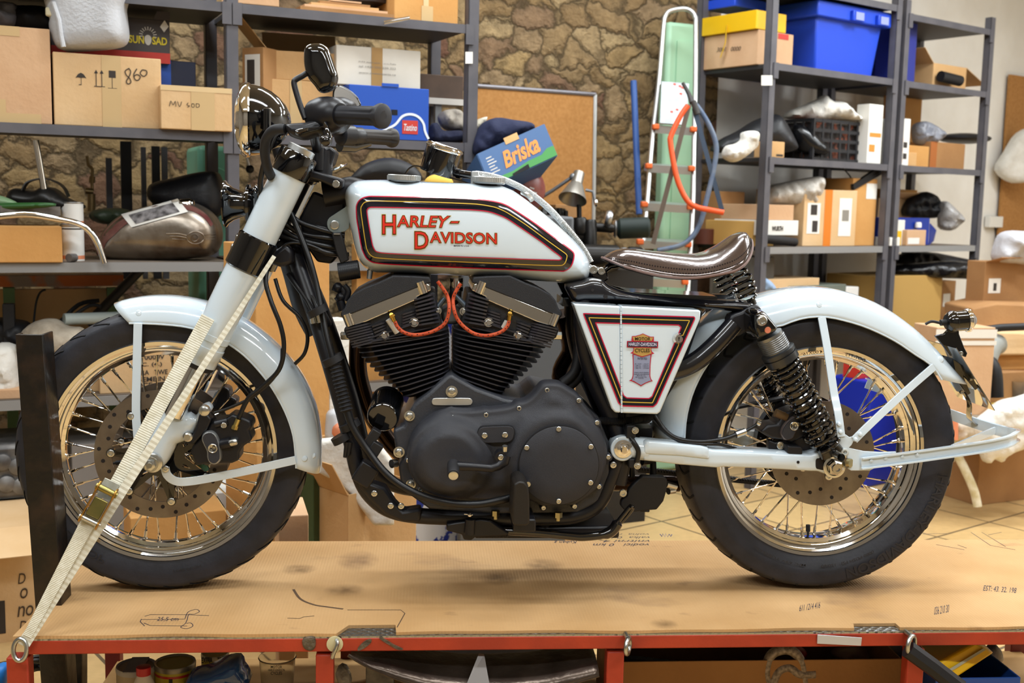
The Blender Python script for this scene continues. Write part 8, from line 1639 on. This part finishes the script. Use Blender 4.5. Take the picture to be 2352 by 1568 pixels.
mb=MB(); c=RF.pt(1.36,.06,R_(3)+.10); mb.lathe([(0,.018),(.02,.018),(.03,.014)],c,(0,0,1),18); tag(mb.build('white_cap',PAPER),'white round cap on the small tan carton by the blue bin','tub')  # small white cap
blob('black_foil','black plastic sheet rolled on the lowest visible shelf at far right','foil',[(2050,632),(2055,610),(2120,605),(2180,600),(2240,605),(2262,620),(2255,640),(2200,640),(2120,637)],Y_(2150,620,.05),.06,M('shiny black foil','#121215',.25,bump=1,bs=18),.4,12,seed=30)
blob('black_foil','dark bags heaped behind the rolled black sheet at far right','foil',[(2050,612),(2070,585),(2130,578),(2200,590),(2250,602),(2240,615),(2060,615)],Y_(2150,600,.3),.06,M('dark matt foil','#1c1c22',.5),.5,14,seed=31)
b=RB(1.02,1.62,633,.05,4,.36,z0=R_(4)-.08); carton('cardboard_box','large yellowish box beneath the rolled black sheet','box',b,M('yellow tan card','#c29a55',.8))
b=RB(1.66,1.84,645,.1,4,.2,z0=R_(4)-.05); carton('cardboard_box','dark opening box with white label right of the large yellowish box','box',b,C3,quads=[('white_label',b.front(.3,.5,.7,.75),PAPER)])
mb=MB(); c=RF.pt(1.03,-.1,0); bs=RB(1.0,1.25,705,-.15,4,.25,z0=R_(4)-.25); bs.h=.05; bs.body(mb); tag(mb.build('brown_stool',M('dark brown leather','#3a2620',.5),bevel=.015),'dark brown padded stool top right of the rear mudguard','stool')
# ---- wall at far right and the floor stack
WF=Fr(PD(2280,700,6.2),PD(2352,700,6.3))
b=Box(RF,2318,2420,178,.60,None,.02,ybot=585); cbd=carton('cork_board','cork notice board on the white wall at the right frame edge','board',b,M('cork','#b28048',.9))
blob('white_bag','white bag hanging on the wall cork board','bag',[(2290,390),(2310,350),(2340,305),(2380,300),(2380,400),(2330,420)],Y_(2330,360,.5),.05,CL_W,.15,8,seed=32)
bsw=Box(RF,2272,2302,497,.59,None,.04,ybot=522); solid('switch_box','white electric switch box on the wall below the cork board','switch',bsw,PAPER)
b=Box(WF,2262,2440,600,-.3,.37,.12); carton('cardboard_box','large brown box with white shipping label at the right frame edge','box',b,C3,quads=[('white_label',b.front(.05,.795,.20,.89),PAPER),('barcode',b.front(.11,.81,.15,.86,.0016),PRINT)],flaps=[('f',.1,15)])
blob('grey_bag','grey plastic bag bulging out of the large brown box','bag',[(2290,598),(2295,560),(2310,535),(2350,530),(2380,545),(2380,605),(2340,605)],PD(2330,570,5.75).y,.07,M('grey white film','#bdbcc0',.35,bump=1,bs=14),.5,14,seed=33)
rod('hanging_cable','thin black cable hanging from the wall switch','cable',[(2285,522,.6),(2288,560,.6),(2280,600,.6)],.004,MATTB,RF,6,4)
for i,(y0,y1,m,d)in enumerate(((700,770,C3,5.6),(765,815,C2,5.5),(815,850,C5,5.55))):
 P=[(2232+12*i,y0+8),(2290,y0-4),(2400,y0),(2400,y1),(2280,y1+2),(2236+12*i,y1-6)]
 mb=MB(); pp_=[PD(x,y,d)for x,y in P]; mb.hexa(pp_,[p+Vector((.02,.35,0))for p in pp_]); tag(mb.build('folded_cardboard',m,bevel=.01),('topmost','middle','lowest')[i]+' folded brown cardboard in the stack at the right frame edge','cardboard','folded cardboards at the right edge')
b=Box(WF,2262,2440,853,-.62,0,.3); carton('cardboard_box','brown carton carrying the folded cardboards at the right edge','box',b,C3)
rod('black_umbrella','black folded umbrella lying between the folded cardboards','umbrella',[(2262,757,5.35),(2300,752,5.35),(2400,748,5.35)],.018,MATTB,None,12)
Z1=PD(2230,925,5.5).z
b=Box(WF,2150,2258,750,-.72,Z1,.2,yaw=-15); carton('tool_case','tan and white lidded box standing behind the tail lamp','box',b,C4,quads=[('white_lid_edge',b.front(-.02,.88,1.02,.98,.004),PAPER),('white_lid_edge',b.front(-.02,.80,1.02,.85,.004),PAPER)])
rod('bent_pipe','grey curved ventilation duct beside the folded cardboards','duct',[(2250,912,5.3),(2258,850,5.3),(2275,800,5.35),(2290,790,5.4)],.05,M('grey duct','#8f918c',.5),None,16,5)
rod('black_duct','black curved hose right of the grey duct','hose',[(2262,815,5.32),(2285,850,5.27),(2290,912,5.27)],.03,MATTB,None,14,5)
# white covered camping table with clutter
tb=thing('side_table','small table with white cloth and crooked white legs behind the hitch loop','table',PZ(2245,1160,0)); q=[PD(2180,968,5.15),PD(2420,968,5.2),PD(2420,905,5.9),PD(2160,895,5.75)]
for p in q:p.z=Z1
mb=MB(); plate(mb,q,-.03); mb.build('table_top',M('table laminate','#a69a8a',.6),tb,smooth=False)
LEGW=M('chipped white leg','#e3dcc6',.5,var='#c5b78c',vs=25)
for pts in([(2185,965,5.22),(2198,1038,5.22),(2215,1075,5.21),(2235,1120,5.2),(2243,1150,5.2),(2245,1163,5.2)],[(2190,940,5.55),(2196,1040,5.58),(2200,1080,5.6),(2205,1112,5.6)],[(2400,960,5.25),(2400,1155,5.25)],[(2400,930,5.7),(2400,1105,5.65)]):
 mb=MB(); mb.tube(bez([PD(*p)for p in pts],5),.02,14); mb.build('table_leg',LEGW,tb)
mb=MB(); pts_=[(2200,900),(2260,895),(2400,890),(2400,1030),(2340,1025),(2310,1050),(2300,1062),(2285,1055),(2270,1062),(2262,1060),(2240,1035),(2225,1020),(2215,960)]
blob('white_cloth','white tablecloth hanging crumpled from the side table','cloth',[(2240,975),(2270,950),(2300,925),(2340,915),(2400,910),(2400,1030),(2350,1030),(2310,1048),(2300,1062),(2285,1052),(2270,1064),(2262,1055),(2255,1035),(2245,1010)],PD(2300,990,5.14).y,.05,CL_W,.35,16,seed=35)
blob('white_fur','off-white fleece under the table edge behind the hitch loop','fleece',[(2188,965),(2240,958),(2262,975),(2255,1005),(2200,1012),(2188,1005)],PD(2220,985,5.18).y,.04,M('fleece','#cfc2b0',.95),.4,40,seed=36)
for i,(x0,y0,x1,y1,d,c,lab)in enumerate(((2170,890,2235,912,5.55,'#3a4f9a','blue printed magazine on the side table behind the plate'),(2260,898,2352,915,5.55,'#e8e4dc','white paper on the side table at the right edge'),(2185,915,2300,945,5.35,'#d8a072','salmon folder on the side table behind the number plate'),(2275,925,2330,945,5.4,'#d9c25a','yellow printed leaflet on the side table'))):
 P=[PD(x0,y1,d),PD(x1,y1-4,d),PD(x1-6,y0,d+.25),PD(x0+6,y0,d+.25)]; zz=Z1+.004+.004*i
 for p in P:p.z=zz
 mb=MB(); plate(mb,P,-.006-.0); tag(mb.build('paper_folder',M('paper '+c,c,.6),smooth=False),lab,'paper')
cu=thing('plastic_cup','clear plastic cup standing on the side table at the right edge','cup',PD(2330,905,5.5)); c=PD(2333,908,5.5); c.z=Z1+.006; CLR=M('clear plastic','#f2efe8',.08,trans=.9,ior=1.2)
mb=MB(); mb.lathe([(0,0),(0,.034),(.105,.046),(.108,.048),(.107,.044),(.003,.032),(.003,0)],c,(0,0,1),32,cap=False); mb.build('cup_body',CLR,cu)
wcx=thing('wooden_crate','tan wooden crate on the tiled floor under the white cloth','crate',PZ(2250,1105,0)); a=PZ(2292,1105,0); f1=PZ(2200,1078,0); h=PD(2292,1020,(Vector(a)-Vector(AC)).dot(Vector(AF))).z
e=(a-f1).normalized(); e2=Vector((-e.y,e.x,0)); a2=PZ(2400,1072,0); f2=a2+(f1-a); mb=MB(); up=Vector((0,0,.36)); mb.hexa([f1,a,a2,f2],[f1+up,a+up,a2+up,f2+up]); mb.build('crate_body',M('pale plywood','#b8964f',.7,var='#a98744',vs=7),wcx,bevel=.004)
# bright things seen through the rear wheel
b=RB(.50,.98,868,-.30,4,.25,z0=0); solid('blue_container','deep blue container seen through the rear wheel spokes','container',b,M('deep blue plastic','#1c2fae',.4),bev=.01)
yb_=bpy.data.objects['blue_container']; mb=MB(); plate(mb,b.front(.35,.74,.75,.80,.002),.002); mb.build('yellow_tape',M('yellow plastic','#e6b717',.4),yb_,smooth=False)
for s0,s1,y,c,lab in((.44+.07,.60,836,'#c3362f','red canister on the blue container seen through the rear wheel'),(.62,.86,849,'#d8d5cf','white parcel on the blue container behind the rear wheel')):solid('small_pack',lab,'packet',RB(s0,s1,y,-.22,1,.1,z0=b.z1+.0005),M('pack '+c,c,.5))
rod('orange_can','spray can with orange label right of the rear tyre','can',[(2190,965,5.12),(2190,1010,5.12)],.02,M('orange label','#d8855f',.5,var='#e8c84a',vs=30),None,16)
# ================================================================ things under the table
UL=.16
mb=MB(); mb.box(((LX+RX)/2,0,UL-.008),(RX-LX-.08,BY-FY-.04,.016)); mb.build('lower_shelf',M('lower shelf ply','#c49a62',.7,var='#b58a52',vs=6),tab,smooth=False)
for y in(FY+.03,): mb=MB(); mb.box(((PY(560,1540,0).x),FY+.06,UL+.012),(.5,.02,.02)); mb.build('lower_rail',RED_SHADED,tab)
def ucan(px,ytop,Y,r,h,label,col,bands=(),cap=None,name='paint_can'):
 c=PY(px,ytop,Y); z0=c.z-h; t=thing(name,label,'can',(c.x,Y,z0)); mb=MB(); mb.lathe([(0,r),(h,r)],(c.x,Y,z0),(0,0,1),36); mb.build('can_body',col,t)
 mb=MB(); mb.lathe([(h-.008,r*1.02),(h,r*1.03),(h+.004,r*1.0),(h+.002,r*.9),(h-.004,r*.88),(h-.004,r*.72),(h-.001,r*.70),(h-.001,0)],(c.x,Y,z0),(0,0,1),36,cap=False); mb.build('can_lid',cap or M('dull tin','#8b8478',.4,.7),t)
 for a,b,m in bands: mb=MB(); mb.lathe([(h*a,r*1.006),(h*b,r*1.006)],(c.x,Y,z0),(0,0,1),36,cap=False); mb.build('can_band',m,t)
 return t,c
CY=M('yellow can print','#b8a82a',.4); CRD=M('red can band','#b52a25',.4); CBL=M('black can print','#1c1c1c',.5)
t,c=ucan(402,1522,-.06,.047,c_h:=PY(402,1522,-.06).z-UL,'yellow paint can with red band under the table',CY,[(.86,.90,CRD)])
mb=MB(); mb.box((c.x,-.06-.047,c.z-.06),(.008,.003,.08)); mb.build('black_stripe',CBL,t)
t,c=ucan(313,1530,-.07,.045,PY(313,1530,-.07).z-UL,'grey taped paint can left of the yellow one',M('cream can','#b9ac92',.5),cap=M('grey tape lid','#b7b7b8',.5)); mb=MB(); mb.box((c.x,c.y,c.z+.004),(.04,.088,.002)); mb.build('grey_tape',M('grey tape','#8d8d92',.5),t)
t,c=ucan(494,1500,.05,.033,PY(494,1500,.05).z-UL,'yellow can reading EXTRA 25% behind the blue bottle',CY)
for s,x0,x1 in(('EXTRA',463,488),('25%',500,516)):
 mb=MB(); lettering(mb,s,[PY(x0,1522,.05-.034),PY(x1,1522,.05-.034),PY(x1,1509,.05-.034),PY(x0,1509,.05-.034)],.001,.03); mb.build('can_letters',CBL,t,smooth=False)
rb_=thing('white_bottle','white bottle with red cap under the table','bottle',PY(330,1560,-.16)); c=PY(330,1548,-.16); mb=MB(); mb.lathe([(0,.016),(.018,.016),(.020,.012)],c,(0,0,1),24); mb.build('bottle_cap',M('red cap','#b8222a',.4),rb_); mb=MB(); mb.lathe([(UL-c.z,.026),(-.03,.026),(-.01,.018),(.002,.012)],c,(0,0,1),24); mb.build('bottle_body',PAPER,rb_)
blob('blue_bottle','blue plastic bottle in clear wrap lying under the table','bottle',[(425,1568),(440,1545),(480,1535),(520,1515),(552,1512),(558,1530),(568,1545),(566,1575),(430,1580)],-.12,.04,M('blue bottle plastic','#12509a',.15,coat=1,var='#1a4a8a',vs=12),.15,20,seed=41)
cup=thing('beer_cup','clear plastic cup with black crest print under the table','cup',PY(637,1570,0)); c=PY(637,1508,-.02); mb=MB(); h=c.z-UL; mb.lathe([(-h+.001,0),(-h,.033),(-.004,.043),(0,.0455),(.002,.044),(-.004,.0415),(-h+.003,.0315),(-h+.003,0)],c,(0,0,1),40,cap=False); mb.build('cup_body',CLR,cup)
mb=MB()
for s,q in(('MOTOR',((622,1534),(648,1534),(648,1528),(622,1528))),('HARLEY-DAVIDSON',((616,1541),(654,1541),(654,1535),(616,1535))),('CYCLES',((622,1549),(648,1549),(648,1542),(622,1542)))):lettering(mb,s,[PY(*p,-.064)for p in q],.0004,.02)
mb.build('crest_print',PRINT,cup,smooth=False)
# coil of black cable with blue tape, at the left end
cc=thing('cable_coil','coil of black cable hanging behind the left table leg','cable',PY(80,1550,.1))
for k in range(9):
 mb=MB(); c=PY(86+k*1.5,1585,.05+.006*k); mb.tube([c+Vector(((.062-.002*k)*math.cos(a),.012*math.sin(2*a+k),(.085-.003*k)*math.sin(a)))for a in np.linspace(0,PI*2,40)[:-1]],.0055,7,closed=True); mb.build('cable_loop',CB,cc)
blob('blue_cloth','blue cloth on the floor left of the table leg','cloth',[(-20,1540),(10,1528),(14,1550),(10,1580),(-20,1580)],.1,.03,M('light blue film','#2f7fd0',.4),.3,14,seed=42)
blob('blue_cloth','dark blue bundle between the two black clamp posts','cloth',[(128,1520),(150,1508),(158,1575),(130,1580)],.15,.03,M('navy film','#1b3f8a',.4),.3,14,seed=43)
# raw steel mudguard with its stay
mg=thing('raw_mudguard','raw dark steel mudguard hanging under the table','mudguard',PY(1085,1568,-.1)); RAW=M('raw hammered steel','#5f534a',.28,.75,var='#41372f',vs=10,bump=.25,bs=30)
E1=resample(cr([(800,1502),(850,1530),(930,1562),(1030,1585),(1120,1590),(1220,1585),(1300,1570),(1375,1548)],6),40,False); K1=resample(cr([(812,1485),(900,1490),(960,1506),(1040,1518),(1120,1520),(1220,1516),(1300,1500),(1362,1488)],6),40,False)
rows_=[]
for e,k in zip(E1,K1):
 e3,k3=PY(*e,-.32),PY(*k,-.24); row=[]
 for j in range(13):t_=j/12; th=t_*PI/2; row.append(Vector((e3.x+(k3.x-e3.x)*t_,-.325+.05*(1-math.cos(th))+.10*(1-math.cos(th))*t_,e3.z+(k3.z-e3.z)*math.sin(th))))
 rows_.append(row)
mb=MB(); mb.add([p for r in rows_ for p in r],[(i*13+j,i*13+j+1,i*13+14+j,i*13+13+j)for i in range(39)for j in range(12)]); o=mb.build('guard_shell',RAW,mg,ang=80); s=o.modifiers.new('t','SOLIDIFY'); s.thickness=.003
mb=MB(); mb.tube([r[0]for r in rows_],.004,8); mb.build('guard_bead',RAW,mg); mb=MB(); mb.hexa([PY(1100,1500,-.29),PY(1112,1502,-.29),PY(1125,1575,-.335),PY(1070,1575,-.335)],[PY(1100,1500,-.285),PY(1112,1502,-.285),PY(1125,1575,-.33),PY(1070,1575,-.33)]); mb.build('guard_bracket',M('grey sheet steel','#6f6a66',.45,.5),mg,smooth=False)
def ubox(name,label,cat,px0,px1,ytop,Y,dp,mat,opened=False,bev=.003,quads=()):
 a,b=PY(px0,ytop,Y),PY(px1,ytop,Y); bx=Box.__new__(Box); bx.w=b.x-a.x; bx.z0=UL; bx.z1=(a.z+b.z)/2; bx.h=bx.z1-UL; bx.d=dp; bx.o=Vector((a.x,Y,UL)); bx.R=Matrix.Identity(3)
 return carton(name,label,cat,bx,mat,opened=opened,bev=bev)
ubox('cardboard_box','cardboard box behind the raw steel mudguard under the table','box',842,960,1535,.08,.1,C1)
ubox('printed_carton','white printed carton beside the cardboard box under the table','box',840,905,1530,.0,.06,M('grey white print','#b9b4aa',.6,var='#8d8a86',vs=40))
ubox('dark_crate','dark crate with wire and leather parts behind the raw mudguard','crate',1000,1330,1488,.10,.15,M('dark brown wood','#2c211b',.6))
blob('wire_bundle','bundle of clear and brass wire on the dark crate','wire',[(1005,1500),(1010,1488),(1095,1486),(1098,1510),(1060,1516),(1015,1512)],.04,.02,M('brass wire mix','#4a4030',.3,.4,var='#8a7a50',vs=40),.5,50,seed=44)
blob('clear_bag','clear plastic bag beside the second table leg','bag',[(770,1545),(785,1528),(798,1535),(808,1568),(785,1580)],-.15,.02,M('shiny film','#b7b3b0',.15),.6,30,seed=45)
ubox('cardboard_tray','long open cardboard tray under the right half of the table','box',1418,2072,1516,-.16,.30,C3,opened=True)
wl=thing('old_motorcycle_tyre','black spare tyre lying under the table in front of the tray','tyre',PY(1580,1560,.1)); mb=MB(); mb.lathe([(-.04,.12),(-.045,.15),(-.04,.185),(0,.195),(.04,.185),(.045,.15),(.04,.12)],PY(1590,1680,.16),(.1,.9,.15),48,cap=False); mb.build('tyre_body',TYRE,wl)
mb=MB(); mb.prism(ppoly([(1440,1512),(1470,1514),(1565,1525),(1570,1535),(1568,1580),(1436,1580)],-.13),-.14,-.10); tag(mb.build('dark_pad',M('dark felt','#22212a',.95),bevel=.01),'dark felt pad standing in the long cardboard tray','pad')
blob('brown_bag','brown leather bag lying in the cardboard tray','bag',[(1545,1575),(1560,1558),(1640,1550),(1700,1558),(1780,1552),(1880,1545),(1930,1568),(1930,1580),(1545,1582)],-.08,.03,M('brown suede','#4a3d34',.9),.3,18,seed=46)
ms=thing('mesh_hose','wire mesh hose loop resting on the cardboard tray','hose',PY(1800,1560,-.13)); MH=M('wire mesh','#6d6258',.5,.4,var='#a0948a',vs=120)
for pts in([(1765,1570),(1760,1540),(1770,1505),(1795,1492),(1820,1495),(1840,1520),(1848,1570)],[(1770,1575),(1785,1540),(1810,1530),(1835,1545),(1870,1545)]): mb=MB(); mb.tube(bez([PY(x,y,-.15)for x,y in pts],5),.012 if pts[0][0]==1765 else .014,12); mb.build('hose_strand',MH,ms)
blob('red_stopper','red stopper of a jar behind the cardboard tray','stopper',[(1812,1500),(1825,1488),(1850,1492),(1853,1510),(1830,1518)],.0,.02,M('red cap','#b8222a',.4),.2,30,seed=47)
blob('plastic_bag','clear bag with red stains under the white table label','bag',[(1915,1510),(1930,1492),(1970,1484),(2010,1492),(2030,1512),(1990,1520)],.05,.03,M('pinkish film','#c9ab98',.3,trans=.2),.5,22,seed=48)
bl2=thing('yellow_case','bright yellow plastic tool case tilted in the blue bin under the table','case',PY(2200,1530,-.05)); q=[PY(2150,1530,-.15),PY(2205,1560,-.15),PY(2285,1490,-.12),PY(2235,1470,-.12)]; q=[PY(2145,1528,-.27),PY(2200,1556,-.27),PY(2285,1500,-.22),PY(2240,1474,-.22)]
mb=MB(); mb.hexa(q,[p+Vector((.01,.12,0))for p in q]); mb.build('case_shell',M('yellow plastic','#e6c417',.4),bl2,bevel=.006); mb=MB(); L_=lambda a,b:q[0].lerp(q[1],a).lerp(q[3].lerp(q[2],a),b)+Vector((0,-.003,.001)); plate(mb,[L_(.45,.05),L_(.58,.05),L_(.58,.95),L_(.45,.95)],.002); mb.build('grey_stripe',M('grey stripe','#a8a690',.5),bl2,smooth=False)
ubox('blue_bin','blue plastic bin under the right end of the table','bin',2150,2345,1556,-.27,.3,M('blue bin plastic','#1d4a9a',.4),opened=True)
rod('black_handle','black handle leaning across the blue bin under the table','bar',[(2085,1490,2.5),(2140,1530,2.5),(2205,1580,2.5)],.02,MATTB,None,8)  # black handle, drawn as a plain rod
blob('grey_glove','grey glove hanging at the right table leg','glove',[(2265,1500),(2285,1480),(2300,1495),(2302,1520),(2285,1530),(2300,1570),(2285,1575),(2262,1540)],-.08,.02,M('grey cloth','#5a6068',.9),.3,20,seed=49)
